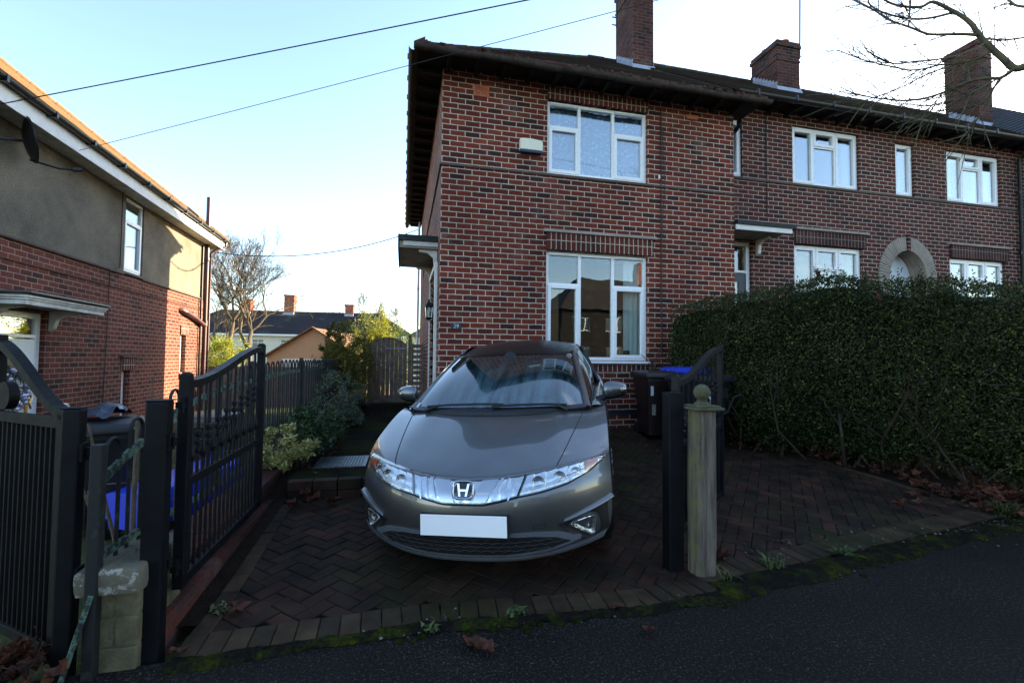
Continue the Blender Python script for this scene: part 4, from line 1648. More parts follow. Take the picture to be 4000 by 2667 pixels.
# eaves
LOV = .36
lez = 4.86
b = MB()
b.box(LOV - .03, LY0 - LOV, 4.56, LOV, LY1 + LOV, 4.80)
b.box(-8, LY1 + LOV - .03, 4.56, LOV - .03, LY1 + LOV, 4.80)
b.box(-8, LY0 - LOV, 4.56, LOV - .03, LY0 - LOV + .03, 4.80)
b.build('fascia', M['white_paint'], LR, local=True, bevel=.003)
b = MB()
b.box(.024, LY0 - LOV + .03, 4.585, LOV - .031, LY1 + LOV - .03, 4.61)
b.box(-8, LY1 + .022, 4.585, .024, LY1 + LOV - .03, 4.61)
b.build('soffit', M['white_peeling'], LR, local=True)
b = MB()
gutter(b, [(LOV + .062, LY1 + LOV + .06, lez - .02), (LOV + .062, 11, lez - .02), (LOV + .062, LY0 - LOV, lez - .02)], .062)
y = LY0
while y < LY1 + .2:
    b.box(LOV + .0, y, lez - .095, LOV + .13, y + .04, lez - .005)
    y += .9
b.build('gutter', M['black_gutter'], LR, local=True, smooth=60)
b = MB()
lry = (LY0 + LY1) / 2
lt = tan(radians(39.6))
ew = 4.4
lrz = lez + ew * lt
A, B_, C_, D = (LOV + .04, LY0 - LOV, lez), (LOV + .04, LY1 + LOV + .04, lez), (LOV - ew, LY1 + LOV - ew, lrz), (LOV - ew, LY0 - LOV + ew, lrz)
roof_slope(b, A, B_, D, C_, 24)
roof_slope(b, B_, (-9, LY1 + LOV + .04, lez), C_, (-9, LY1 + LOV - ew, lrz), 24)
roof_slope(b, (-9, LY0 - LOV, lez), A, (-9, LY0 - LOV + ew, lrz), D, 24)
rl = b.build('roof', M['roof_tan'], LR, local=True)
b = MB()
ridge_run(b, B_, C_, .08, .25)
ridge_run(b, A, D, .08, .25)
b.build('ridge_tiles', M['roof_tan'], rl, local=True, smooth=50)
b = MB()
b.tube([(.09, LY1 - .22, 5.95), (.09, LY1 - .22, -.6)], .055, 12)
b.tube([(.09, LY1 - .22, 2.25), (.09, LY1 - .22, 2.4)], .07, 12)
b.tube([(.09, LY1 - .22, 4.1), (.09, LY1 - .22, 4.2)], .07, 12)
b.tube([(.09, LY1 - .24, 2.26), (.09, LY1 - .9, 2.42), (.09, LY1 - 1.5, 2.52)], .06, 12)
b.tube([(.09, LY1 - 1.5, 2.52), (.03, LY1 - 1.66, 2.56), (-.05, LY1 - 1.7, 2.56)], .062, 12)
b.build('soil_pipe', M['pipe_brown'], LR, local=True, smooth=50)
b = MB()
b.tube([(LOV + .06, LY1 + LOV - .1, lez - .08), (LOV + .05, LY1 + LOV - .12, lez - .22), (.2, LY1 + .02, lez - .40), (.12, LY1 - .04, lez - .5), (.12, LY1 - .04, 3.0), (.12, LY1 - .04, -.6)], .036, 10)
b.build('downpipe', M['pipe_brown'], LR, local=True, smooth=50)
b = MB()
b.tube([(.05, LY1 - .42, 4.5), (.05, LY1 - .42, -.5)], .03, 8)
b.build('downpipe', M['pipe_black'], LR, local=True, smooth=50)
# satellite dish
b = MB()
dc = Vector((.34, 7.52, 4.31))
dn = Vector((.76, .60, .22)).normalized()
prof = [(.001, -.07), (.10, -.062), (.20, -.038), (.28, -.01), (.30, .0), (.302, .012), (.29, .008), (.20, -.025), (.10, -.05), (.001, -.058)]
b.lathe(prof, dc, dn, 28)
ds = b.build('satellite_dish', M['bin_black'], LR, local=True, smooth=60)
b = MB()
b.tube([(.02, 7.17, 4.18), (.22, 7.22, 4.18), (.29, 7.44, 4.26)], .02, 8)
b.box(.01, 7.10, 4.10, .04, 7.24, 4.26)
b.tube([dc - Vector((0, 0, .27)), dc + dn * .30 + Vector((0, 0, -.36)), dc + dn * .46 + Vector((0, 0, -.36))], .014, 6)
b.tube([dc + dn * .44 + Vector((0, 0, -.36)), dc + dn * .54 + Vector((0, 0, -.35))], .03, 8)
b.build('dish_arm', M['bin_black'], ds, local=True, smooth=60)

# wreath hanging on the white door
wr_ = thing('door_wreath', 'silver and grey Christmas wreath hanging on the white door of the left house', 'wreath')
rotL = Matrix.Translation((-5.05, 0, 0)) @ Matrix.Rotation(radians(2.131), 4, 'Z')
wr_.location = rotL @ Vector((.0, 7.95, .92))
b, g = MB(), MB()
rng = random.Random(4)
for i in range(260):
    a = rng.random() * 2 * pi
    r = .25 + rng.gauss(0, .05)
    p = Vector((-.01 + abs(rng.gauss(0, .03)), 7.95 + r * cos(a), .92 + r * sin(a)))
    d = Vector((rng.random() * .6, rng.gauss(0, 1), rng.gauss(0, 1))).normalized() * .085
    b.tube([rotL @ p, rotL @ (p + d)], [.012, .002], 4)
for i in range(34):
    a = rng.random() * 2 * pi
    r = .25 + rng.gauss(0, .04)
    p = rotL @ Vector((.05, 7.95 + r * cos(a), .92 + r * sin(a)))
    q = .022 + .014 * rng.random()
    g.lathe([(q * sin(k * pi / 6) + .0005, -q * cos(k * pi / 6)) for k in range(7)], p, n=8)
b.build('fronds', M['frond_grey'], wr_)
g.build('baubles', M['berry_silver'], wr_, smooth=180)

# ============================================================ background
# cream row at the bottom of the gardens
cr = thing('cream_house_row', 'long low cream rendered house row with dark roof behind the tan garage', 'houses', (-12, 58, -1.6), radians(-2))
b = MB()
wins = []
for x in (-11.4, -8.3, -4.9, -1.9, 2.6, 5.6):
    wins.append((x, x + 1.35, 2.15 + 1.6, 3.45 + 1.6))
    wins.append((x, x + 1.35, .2 + .9, 1.3 + 1.2))
wall_panel(b, FY(0), -14, 13, -.3, 5.55, wins, .2)
b.box(-14, .21, -.3, -13.8, 9, 5.55)
b.box(12.8, .21, -.3, 13, 9, 5.55)
b.build('wall', M['cream_render'], cr, local=True)
for q in wins:
    b = MB()
    b.box(q[0], .06, q[2], q[1], .12, q[3])
    b.box(q[0] + .08, .04, q[2] + .08, q[0] + .12, .06, q[3] - .08)
    w = b.build('window', M['white_paint'], cr, local=True)
    b = MB()
    for f0, f1, g0, g1 in ((.08, .48, .08, .62), (.52, .92, .08, .62), (.08, .48, .68, .92), (.52, .92, .68, .92)):
        b.box(lerp(q[0], q[1], f0), .045, lerp(q[2], q[3], g0), lerp(q[0], q[1], f1), .058, lerp(q[2], q[3], g1))
    b.build('pane', M['dark_glass_far'], w, local=True)
b = MB()
e = .4
zz = 5.6
rh = 3.1
roof_slope(b, (-14 - e, -e, zz), (13 + e, -e, zz), (-14 + 4.2, 4.5, zz + rh), (13 - 4.2, 4.5, zz + rh), 24, .03)
roof_slope(b, (-14 - e, 9 + e, zz), (-14 - e, -e, zz), (-14 + 4.2, 4.5, zz + rh), (-14 + 4.2, 4.5, zz + rh), 24, .03)
roof_slope(b, (13 + e, -e, zz), (13 + e, 9 + e, zz), (13 - 4.2, 4.5, zz + rh), (13 - 4.2, 4.5, zz + rh), 24, .03)
roof_slope(b, (13 + e, 9 + e, zz), (-14 - e, 9 + e, zz), (13 - 4.2, 4.5, zz + rh), (-14 + 4.2, 4.5, zz + rh), 24, .03)
b.build('roof', M['roof_far'], cr, local=True)
b = MB()
b.box(-14 - e, -e - .05, zz - .24, 13 + e, -e, zz - .02)
b.box(-14 - e, -e, zz - .2, 13 + e, 0, zz - .16)
b.build('fascia', M['white_paint'], cr, local=True)
b = MB()
for x in (-9.7, .8):
    b.tube([(x + .4, -.5, zz - .2), (x + .1, -.2, zz - .7), (x, -.1, zz - 1.2), (x, -.1, 0)], .06, 6)
b.build('downpipe', M['pipe_black'], cr, local=True)
for (x, w, hh) in ((-2.6, 1.15, 2.0), (4.6, 1.0, 1.0), (-7.2, .8, 1.3)):
    b = MB()
    b.box(x, 3.9, zz + rh - 1.0, x + w, 5.2, zz + rh + hh - .2)
    b.box(x - .06, 3.84, zz + rh + hh - .2, x + w + .06, 5.26, zz + rh + hh)
    c = b.build('chimney', M['brick_far'], cr, local=True)
    b = MB()
    b.box(x - .05, 3.6, zz + rh - .55, x + w + .05, 3.92, zz + rh - .25)
    b.build('flashing', M['lead'], c, local=True)
hr = thing('distant_house', 'grey slate roofed house glimpsed between timber gate and end house wall', 'house', (2.2, 46, -1.5))
b = MB()
b.box(-1.5, 0, -.2, 9, 8, 5.0)
b.build('wall', M['cream_render'], hr, local=True)
b = MB()
roof_slope(b, (-1.9, -.4, 5.0), (9.4, -.4, 5.0), (1.6, 4, 7.2), (9.4, 4, 7.2), 12, .03)
roof_slope(b, (-1.9, 8.4, 5.0), (-1.9, -.4, 5.0), (1.6, 4, 7.2), (1.6, 4, 7.2), 12, .03)
roof_slope(b, (9.4, 8.4, 5.0), (-1.9, 8.4, 5.0), (9.4, 4, 7.2), (1.6, 4, 7.2), 12, .03)
b.build('roof', M['roof_far'], hr, local=True)

# garage
ga = thing('garage', 'tan rendered garage with tiled gable roof beyond the railings', 'garage', (-3.8, 21.4, -.85), radians(-13))
gw, gev, gap_ = 1.97, 2.30, 3.52
b = MB()
b.prism([(-gw, -.1), (gw, -.1), (gw, gev), (0, gap_ - .06), (-gw, gev)], lambda a, z, d: (a, d, z), 0, 5.5)
b.build('wall', M['tan_render'], ga, local=True)
b = MB()
for s in (-1, 1):
    roof_slope(b, (s * (gw + .12), -.12, gev - .08), (s * (gw + .12), 5.6, gev - .08), (0, -.12, gap_), (0, 5.6, gap_), 9, .02)
    p0, p1 = Vector((s * (gw + .12), -.12, gev - .08)), Vector((0, -.12, gap_))
    n = 11
    for i in range(n):
        a, c = p0.lerp(p1, i / n), p0.lerp(p1, (i + 1) / n)
        b.hexa([a + Vector((0, -.05, -.03)), c + Vector((0, -.05, -.03)), c + Vector((0, .12, -.03)), a + Vector((0, .12, -.03)), a + Vector((0, -.05, .05)), c + Vector((0, -.05, .035)), c + Vector((0, .12, .035)), a + Vector((0, .12, .05))])
b.build('roof', M['roof_garage'], ga, local=True)
b = MB()
b.box(-1.28, -.04, -.1, .85, -.002, 2.16)
for i in range(9):
    b.box(-1.22, -.05, .05 + .23 * i, .79, -.041, .24 + .23 * i)
b.build('garage_door', M['white_paint'], ga, local=True)

# ============================================================ houses across the road (behind the camera, mirrored in the windows)
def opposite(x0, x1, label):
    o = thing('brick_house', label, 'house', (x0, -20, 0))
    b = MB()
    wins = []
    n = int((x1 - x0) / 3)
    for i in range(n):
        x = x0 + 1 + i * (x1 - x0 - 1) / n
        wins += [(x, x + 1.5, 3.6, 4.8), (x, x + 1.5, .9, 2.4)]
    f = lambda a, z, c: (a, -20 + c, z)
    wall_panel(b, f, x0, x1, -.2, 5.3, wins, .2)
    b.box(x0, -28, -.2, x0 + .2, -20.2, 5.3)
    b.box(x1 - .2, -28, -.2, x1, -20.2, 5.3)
    b.build('wall', M['brick_opposite_shaded'], o)
    for q in wins:
        g = MB()
        g.box(q[0], -20.15, q[2], q[1], -20.1, q[3])
        w = g.build('window', M['white_paint'], o)
        g = MB()
        for k in range(3):
            g.box(lerp(q[0], q[1], k / 3) + .06, -20.098, q[2] + .08, lerp(q[0], q[1], (k + 1) / 3) - .06, -20.09, q[3] - .08)
        g.build('pane', M['dark_glass_far'], w)
    b = MB()
    roof_slope(b, (x1 + .3, -19.6, 5.35), (x0 - .3, -19.6, 5.35), (x1 - 3, -24, 8.6), (x0 + 3, -24, 8.6), 20)
    roof_slope(b, (x0 - .3, -28.4, 5.35), (x1 + .3, -28.4, 5.35), (x0 + 3, -24, 8.6), (x1 - 3, -24, 8.6), 20)
    roof_slope(b, (x0 - .3, -19.6, 5.35), (x0 - .3, -28.4, 5.35), (x0 + 3, -24, 8.6), (x0 + 3, -24, 8.6), 20)
    roof_slope(b, (x1 + .3, -28.4, 5.35), (x1 + .3, -19.6, 5.35), (x1 - 3, -24, 8.6), (x1 - 3, -24, 8.6), 20)
    b.build('roof', M['roof_dark'], o)
    b = MB()
    xm = (x0 + x1) / 2
    b.box(xm - .4, -24.6, 7.8, xm + .4, -23.6, 10.2)
    b.build('chimney', M['brick_far'], o)


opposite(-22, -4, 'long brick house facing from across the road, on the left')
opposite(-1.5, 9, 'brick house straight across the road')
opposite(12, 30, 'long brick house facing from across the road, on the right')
# ------------------------------------------------------------------ the grey hatchback (local axes: x sideways, y from nose to tail, z up)
car = thing('parked_car', 'grey metallic hatchback parked nose out on the block paved driveway, blank white number plate', 'car')
th, pi_, ro = .4131, .052, .041
cv = Vector((sin(th) * cos(pi_), cos(th) * cos(pi_), sin(pi_)))
s0 = Vector((cos(th), -sin(th), 0))
w0 = s0.cross(cv)
cs = s0 * cos(ro) + w0 * sin(ro)
cw = -s0 * sin(ro) + w0 * cos(ro)
car.matrix_world = Matrix(((cs.x, cv.x, cw.x, .391), (cs.y, cv.y, cw.y, 2.753), (cs.z, cv.z, cw.z, .002), (0, 0, 0, 1)))
bpy.context.view_layer.update()


def crom(P, t):
    n = len(P) - 1
    t = max(0, min(n - 1e-9, t * n))
    i = int(t)
    f = t - i
    a, b_, c, d = P[max(i - 1, 0)], P[i], P[i + 1], P[min(i + 2, n)]
    return tuple(.5 * (2 * q + (r - p) * f + (2 * p - 5 * q + 4 * r - s) * f * f + (3 * q - p - 3 * r + s) * f ** 3) for p, q, r, s in zip(a, b_, c, d))


# rows: vc, zc, S, ve, ze, p, q, bump
ROWS = [(.20, .182, .76, .46, .212, 2.6, 2, 0),
        (.075, .196, .81, .44, .228, 2.6, 2, 0),
        (.030, .238, .845, .43, .268, 2.6, 2, 0),
        (.020, .30, .86, .43, .335, 2.6, 2, 0),
        (.003, .38, .865, .44, .42, 2.6, 2, 0),
        (-.006, .45, .868, .45, .49, 2.6, 2, 0),
        (.000, .52, .868, .465, .555, 2.65, 2, 0),
        (.022, .578, .866, .49, .61, 2.75, 2, 0),
        (.058, .615, .864, .53, .665, 2.8, 1.8, 0),
        (.105, .650, .862, .565, .722, 2.8, 1.5, 0),
        (.205, .705, .862, .665, .780, 2.8, 1.6, .004),
        (.385, .782, .862, .79, .830, 2.7, 2, .010),
        (.58, .852, .860, .93, .880, 2.6, 2, .012),
        (.73, .902, .857, 1.06, .918, 2.5, 2, .012),
        (.84, .930, .852, 1.18, .940, 2.4, 2, .012)]


def front(t, a):
    vc, zc, S, ve, ze, p, q, bu = crom(ROWS, t)
    m = abs(a)
    x = S * a
    return Vector((x, vc + (ve - vc) * m ** p, zc + (ze - zc) * m ** q + bu * math.exp(-((m - .62) / .13) ** 2)))


NT_, NA = 84, 72
rows = [[front(i / NT_, -cos(pi * k / (NA))) for k in range(NA + 1)] for i in range(NT_ + 1)]
shell = MB()
shell.grid(rows)
bvh = BVHTree.FromPolygons([Vector(p) for p in shell.v], shell.f)


def on(x, z, d=.004):
    """the point of the nose seen from straight ahead at (x, z), lifted by d"""
    hit, nrm, _, _ = bvh.ray_cast(Vector((x, -2, z)), Vector((0, 1, 0)))
    if hit is None:
        hit, nrm, _, _ = bvh.find_nearest(Vector((x, 1.02 if z > .85 else .45, z)))
    if nrm.y > 0:
        nrm = -nrm
    return hit + nrm * d


def resample(poly, n):
    P = [Vector((*p, 0)) for p in poly]
    L = [0]
    for a, c in zip(P, P[1:]):
        L.append(L[-1] + (c - a).length)
    out = []
    for i in range(n + 1):
        s = L[-1] * i / n
        j = 0
        while j < len(L) - 2 and L[j + 1] < s:
            j += 1
        f = (s - L[j]) / max(1e-9, L[j + 1] - L[j])
        q = P[j].lerp(P[j + 1], f)
        out.append((q.x, q.y))
    return out


def patch(b, top, bot, nx, nz, d=.006, prof=None, skirt=.012, mir=1):
    T, B_ = resample(top, nx), resample(bot, nx)
    rows = []
    for j in range(nz + 1):
        f = j / nz
        r = []
        for i in range(nx + 1):
            x, z = lerp(B_[i][0], T[i][0], f), lerp(B_[i][1], T[i][1], f)
            dd = d + (prof(i / nx, f) if prof else 0)
            r.append(on(x * mir, z, dd))
        rows.append(r)
    b.grid(rows)
    if skirt:
        edge = rows[0] + [r[-1] for r in rows[1:]] + rows[-1][-2::-1] + [r[0] for r in rows[-2:0:-1]]
        n = len(edge)
        low = [p + Vector((0, skirt + .01, 0)) for p in edge]
        b.add(edge + low, [(i, (i + 1) % n, n + (i + 1) % n, n + i) for i in range(n)])


def line(b, pts, r=.004, d=.001, n=6, mir=1, sub=6):
    P = resample(pts, len(pts) * sub)
    b.tube([on(x * mir, z, d) for x, z in P], r, n)


# ---- sides
cols = [0, .02, .05] + [.05 + .95 * (i / 78) for i in range(1, 79)]
ZT = [.27, .28, .31, .36, .42, .48, .54, .60, .66, .72, .78, .84, .90, .95, .985]
WH = [(.915, .305), (3.555, .305)]
AR = .345


def side(sg):
    rows = []
    for j in range(57):
        t = j / 56 * 14
        e = front(t / 14, sg)
        zt = lerp(ZT[int(min(t, 13.999))], ZT[int(min(t, 13.999)) + 1], t - int(min(t, 13.999)))
        r = []
        for f in cols:
            y = lerp(e.y, 4.18, f)
            z = lerp(e.z, zt, sstep(0, 1, f))
            bul = .022 * sin(pi * min(1, f * 1.5)) if f < .667 else 0
            x = abs(e.x) + bul * (1 - .5 * abs(z - .6)) - .12 * sstep(.62, 1, f) ** 1.5
            for wy, wz_ in WH:                             # flared arches
                d = sqrt((y - wy) ** 2 + (z - wz_) ** 2)
                x += .014 * math.exp(-((d - AR) / .05) ** 2)
            if z < .32:
                x -= (.32 - z) * .25 * sstep(0, .1, f)
            r.append(Vector((sg * x, y, z)))
        rows.append(r)
    # pull the vertices next to an arch onto its circle, drop the faces inside
    for r in rows:
        for p in r:
            for wy, wz_ in WH:
                d = sqrt((p.y - wy) ** 2 + (p.z - wz_) ** 2)
                if AR - .028 < d < AR + .028:
                    k = AR / d
                    p.y, p.z = wy + (p.y - wy) * k, wz_ + (p.z - wz_) * k
    vs = [p for r in rows for p in r]
    n = len(cols)
    fs = []
    for i in range(len(rows) - 1):
        for k in range(n - 1):
            q = (i * n + k, i * n + k + 1, (i + 1) * n + k + 1, (i + 1) * n + k)
            c = sum((vs[a] for a in q), Vector()) / 4
            if any(sqrt((c.y - wy) ** 2 + (c.z - wz_) ** 2) < AR - .004 for wy, wz_ in WH):
                continue
            fs.append(q)
    return vs, fs, rows


sL, sR = side(-1), side(1)
body = MB()
body.add(shell.v, shell.f)
body.add(sL[0], sL[1])
body.add(sR[0], sR[1])
# tail between the two sides
tl = [r[-1] for r in sL[2]]
tr_ = [r[-1] for r in sR[2]]
body.grid([[lerp(a, c, k / 12) + Vector((0, .09 * sin(pi * k / 12), 0)) for k in range(13)] for a, c in zip(tl, tr_)])
# shoulder between body side and glass line
BELT = [(.704, .998, .952), (.745, 1.35, .965), (.772, 1.9, .985), (.775, 2.5, 1.003), (.755, 3.2, 1.03), (.69, 3.8, 1.055), (.62, 4.06, 1.06)]
RAIL = [(.566, 1.95, 1.343), (.585, 2.25, 1.392), (.585, 2.6, 1.402), (.572, 3.0, 1.385), (.54, 3.45, 1.325), (.50, 3.85, 1.24), (.47, 4.05, 1.19)]


def belt(f, sg):
    p = crom(BELT, f)
    return Vector((sg * p[0], p[1], p[2]))


def rail(f, sg):
    p = crom(RAIL, f)
    return Vector((sg * p[0], p[1], p[2]))


for sg, S in ((-1, sL), (1, sR)):
    topr = S[2][-1]
    rr = []
    for p in topr:
        f = max(0, min(1, (p.y - 1.18) / (4.18 - 1.18)))
        q = belt(f, sg)
        rr.append([p, p.lerp(q, .35) + Vector((0, 0, .012)), p.lerp(q, .7) + Vector((0, 0, .012)), q])
    body.grid(rr)
# A pillars and roof rails in body colour
WB = [(0, .835, .945), (.25, .850, .946), (.5, .90, .948), (.62, .945, .950), (.704, .998, .952)]
WT = [(0, 1.80, 1.372), (.2, 1.81, 1.370), (.38, 1.845, 1.364), (.5, 1.90, 1.354), (.566, 1.95, 1.343)]


def wsp(a, h):
    m = abs(a)
    p, q = crom(WB, m), crom(WT, m)
    v = Vector(p).lerp(Vector(q), h)
    v.z += .03 * sin(pi * h) * (1 - m * m * .5)
    v.y -= .01 * sin(pi * h)
    if a < 0:
        v.x = -v.x
    return v


for sg in (-1, 1):
    rr = []
    for i in range(25):
        h = i / 24
        p = wsp(sg * .985, h)
        e = wsp(sg * 1.0, h)
        rr.append([p, e + Vector((sg * .014, .012, .012)), e + Vector((sg * .04, .05, .004)), e + Vector((sg * .043, .10, -.012))])
    body.grid(rr)
    rr = []
    for i in range(41):
        f = i / 40
        q = rail(f, sg)
        rr.append([q + Vector((-sg * .03, 0, .022)), q + Vector((0, 0, .016)), q + Vector((sg * .03, 0, -.006)), q + Vector((sg * .036, 0, -.03))])
    body.grid(rr)
    # rear quarter pillar
    body.grid([[lerp(belt(f, sg), rail(f, sg), h / 6) + Vector((sg * .02 * sin(pi * h / 6), 0, 0)) for f in (.80, .86, .93, 1.0)] for h in range(7)])
body = body.build('body', M['car_paint'], car, smooth=38, local=True)

# roof, screens, side glass
b = MB()
rr = []
for i in range(25):
    f = i / 24
    row = []
    for k in range(-10, 11):
        a = k / 10
        if f < .3:
            g = f / .3
            wt_ = wsp(a, 1.0)
            r1 = rail(.30, 1 if a >= 0 else -1)
            end = Vector((a * .56, r1.y + .0, r1.z + .058 * (1 - a * a) + .016))
            p = wt_.lerp(end, g)
            p.z += .03 * sin(pi * g) * (1 - a * a * .8)
        else:
            g = (f - .3) / .7
            r1 = rail(.30 + .66 * g, 1)
            p = Vector((a * (r1.x - .028), r1.y + .05 * (1 - a * a) * g, r1.z + (.058 * (1 - .6 * g)) * (1 - a * a) + .02))
        row.append(p)
    rr.append(row)
b.grid(rr)
b.build('roof', M['car_gloss_black'], car, smooth=60, local=True)
b = MB()
b.grid([[wsp(a / 20 * .985, h / 20) for a in range(-20, 21)] for h in range(21)])
ws = b.build('windscreen', M['misted_glass'], car, smooth=180, local=True)
b = MB()                                                   # black ceramic border of the screen
for (h0, h1, a0, a1) in ((.93, 1.0, -.985, .985), (.0, .05, -.985, .985)):
    b.grid([[wsp(lerp(a0, a1, k / 40), lerp(h0, h1, j / 3)) + Vector((0, -.004, .003)) for k in range(41)] for j in range(4)])
for sg in (-1, 1):
    b.grid([[wsp(sg * lerp(.945, .99, j / 3), h / 20) + Vector((0, -.004, .003)) for h in range(21)] for j in range(4)])
b.build('screen_border', M['car_gloss_black'], ws, smooth=180, local=True)
b = MB()
b.lathe([(.001, 0), (.055, 0), (.05, .004), (.001, .005)], wsp(.0, .88) + Vector((0, -.006, .006)), (0, -.75, .65), 20)
b.build('mirror_mount', M['car_trim'], ws, local=True)
b = MB()
for (a0, h0, a1, h1) in ((.80, .90, .825, .94),):
    c = wsp(.84, .90) + Vector((0, -.006, .006))
    b.tube([c + Vector((.022 * cos(t), .012 * sin(t), .014 * sin(t))) for t in [k * pi / 10 for k in range(20)]], .0025, 4, closed=True)
    b.tube([c + Vector((-.016, -.006, -.008)), c + Vector((.016, .006, .008))], .0025, 4)
b.build('permit_mark', M['label_white'], ws, local=True)
b = MB()
b.grid([[wsp(lerp(-.93, -.86, k / 4), lerp(.03, .09, j / 2)) + Vector((0, -.006, .005)) for k in range(5)] for j in range(3)])
b.build('tax_disc', M['label_white'], ws, local=True)
b = MB()                                                   # cowl between bonnet and screen
rr = []
for k in range(-24, 25):
    a = k / 24
    p = wsp(a * 1.0, 0.0)
    q = front(.972, a * .80)
    rr.append([q + Vector((0, 0, .004)), q.lerp(p, .35) + Vector((0, 0, -.014)), q.lerp(p, .7) + Vector((0, 0, -.012)), p + Vector((0, -.004, .004))])
b.grid(rr)
b.build('cowl', M['car_trim'], car, smooth=60, local=True)
for (x0, x1, h0, h1) in ((-.60, .10, .035, .075), (.62, -.02, .035, .05)):
    b = MB()
    pts = [wsp(lerp(x0, x1, i / 14), lerp(h0, h1, i / 14) + .02 * sin(pi * i / 14)) + Vector((0, -.014, .016)) for i in range(15)]
    b.tube(pts, [.012] + [.009] * 13 + [.005], 6)
    b.tube([wsp(x0 * 1.02, .0) + Vector((0, -.03, .004)), pts[3], pts[7]], [.014, .009, .005], 6)
    b.build('wiper', M['car_trim'], car, smooth=60, local=True)
for sg in (-1, 1):
    b = MB()
    rr = []
    for i in range(41):
        f = i / 40 * .82
        q0 = belt(f, sg)
        if f < .27:                                        # behind the A pillar
            h = min(1, (q0.y - 1.0) / (1.95 - 1.0) * 1.0)
            q1 = wsp(sg, max(0.0, h * .93)) + Vector((sg * .036, .06, 0))
        else:
            q1 = rail((f - .27) / .55 * .72 + .08, sg) + Vector((sg * .034, 0, -.028))
        rr.append([lerp(q0 + Vector((sg * .004, 0, 0)), q1, h / 6) + Vector((sg * .03 * sin(pi * h / 6), 0, 0)) for h in range(7)])
    b.grid(rr)
    sgl = b.build('side_window', M['car_side_glass'], car, smooth=60, local=True)
    b = MB()
    b.tube([belt(i / 30 * .85, sg) + Vector((sg * .012, 0, .006)) for i in range(31)], .010, 6)
    for f in (.47,):
        b.bar(belt(f, sg) + Vector((sg * .03, 0, 0)), rail(.42, sg) + Vector((sg * .045, 0, -.03)), .03, .07)
    b.build('window_trim', M['car_gloss_black'], sgl, smooth=60, local=True)
b = MB()
b.grid([[lerp(Vector((a / 8 * .47, 4.09 + .05 * (1 - (a / 8) ** 2), 1.215 + .03 * (1 - (a / 8) ** 2))), Vector((a / 8 * .66, 4.20 + .08 * (1 - (a / 8) ** 2), .985)), h / 5) for a in range(-8, 9)] for h in range(6)])
b.build('rear_window', M['car_side_glass'], car, smooth=60, local=True)

# ---- nose details
b = MB()
cut = [(.526, .693), (.575, .765), (.63, .845), (.672, .905), (.700, .944)]
for sg in (-1, 1):
    line(b, cut, .0032, .0005, mir=sg)
nose = [(-.826, .714), (-.70, .708), (-.526, .694), (-.355, .674), (-.18, .657), (0, .649), (.18, .657), (.355, .674), (.526, .694), (.70, .708), (.826, .714)]
line(b, nose, .0055, .001)
for sg in (-1, 1):
    line(b, [(.357, .675), (.317, .574)], .0065, .004, mir=sg)
    line(b, [(.317, .574), (.45, .588), (.60, .611), (.75, .655), (.827, .708)], .004, .003, mir=sg)
line(b, [(-.317, .574), (-.12, .538), (.12, .538), (.317, .574)], .006, .004)
b.build('panel_gap', M['seam_black'], body, smooth=60, local=True)

saw = lambda n, amp: (lambda u, f: amp * ((u * n + f * .35) % 1.0))
for sg in (-1, 1):
    tp = [(.366, .668), (.526, .686), (.70, .700), (.815, .706)]
    bt_ = [(.328, .582), (.45, .596), (.60, .619), (.74, .658), (.815, .698)]
    b = MB()
    patch(b, tp, bt_, 90, 8, .003, lambda u, f: .010 * ((u * 7 + f * .3) % 1.0) + .003 * sin(f * 14), mir=sg)
    hl = b.build('headlight', M['reflector'], car, smooth=25, local=True)
    b = MB()
    patch(b, [(.70, .698), (.775, .702)], [(.70, .652), (.775, .681)], 12, 4, .0165, lambda u, f: .004 * ((u * 4) % 1.0), mir=sg)
    b.build('indicator', M['amber'], hl, smooth=30, local=True)
    for (x, z, r) in ((.43, .636, .036), (.55, .650, .034), (.645, .664, .026)):
        b = MB()
        p = on(sg * x, z, .008)
        b.lathe([(r, .012), (r * .9, .002), (r * .5, -.004), (.001, -.006)], p, (sg * .25, -1, .1), 18)
        b.lathe([(r * 1.08, .0), (r * 1.08, .013), (r, .012)], p, (sg * .25, -1, .1), 18)
        b.build('bowl', M['silver_trim'], hl, smooth=40, local=True)
    b = MB()
    patch(b, [(.360, .672), (.526, .690), (.70, .704), (.822, .710)], [(.322, .578), (.45, .592), (.60, .615), (.742, .655), (.822, .700)], 40, 8, .026, lambda u, f: .006 * sin(pi * f) - .012 * (u > .9) * (u - .9) * 10, mir=sg, skirt=.03)
    b.build('lens', M['lens_glass'], hl, smooth=60, local=True)

b = MB()
patch(b, [(-.348, .668), (-.18, .650), (0, .642), (.18, .650), (.348, .668)], [(-.312, .582), (-.12, .547), (.12, .547), (.312, .582)], 80, 8, .003, lambda u, f: .012 * abs(((u - .5) * 9 + (f - .5) * (1 if u > .5 else -1)) % 1.0 - .5))
gr = b.build('grille', M['reflector'], car, smooth=20, local=True)
for sg in (-1, 1):
    b = MB()
    patch(b, [(.10, .645), (.20, .652)], [(.055, .548), (.135, .552)], 10, 8, .017, mir=sg)
    b.build('silver_panel', M['silver_trim'], gr, smooth=40, local=True)
    for (xa, xb, xc, xd) in ((.215, .235, .165, .178), (.255, .268, .215, .226), (.292, .303, .26, .270)):
        b = MB()
        patch(b, [(xa, .655), (xb, .657)], [(xc, .560), (xd, .565)], 3, 6, .020, mir=sg)
        b.build('blade', M['chrome'], gr, smooth=40, local=True)
b = MB()
patch(b, [(-.352, .672), (-.18, .654), (0, .646), (.18, .654), (.352, .672)], [(-.315, .578), (-.12, .543), (.12, .543), (.315, .578)], 40, 6, .027, skirt=.03)
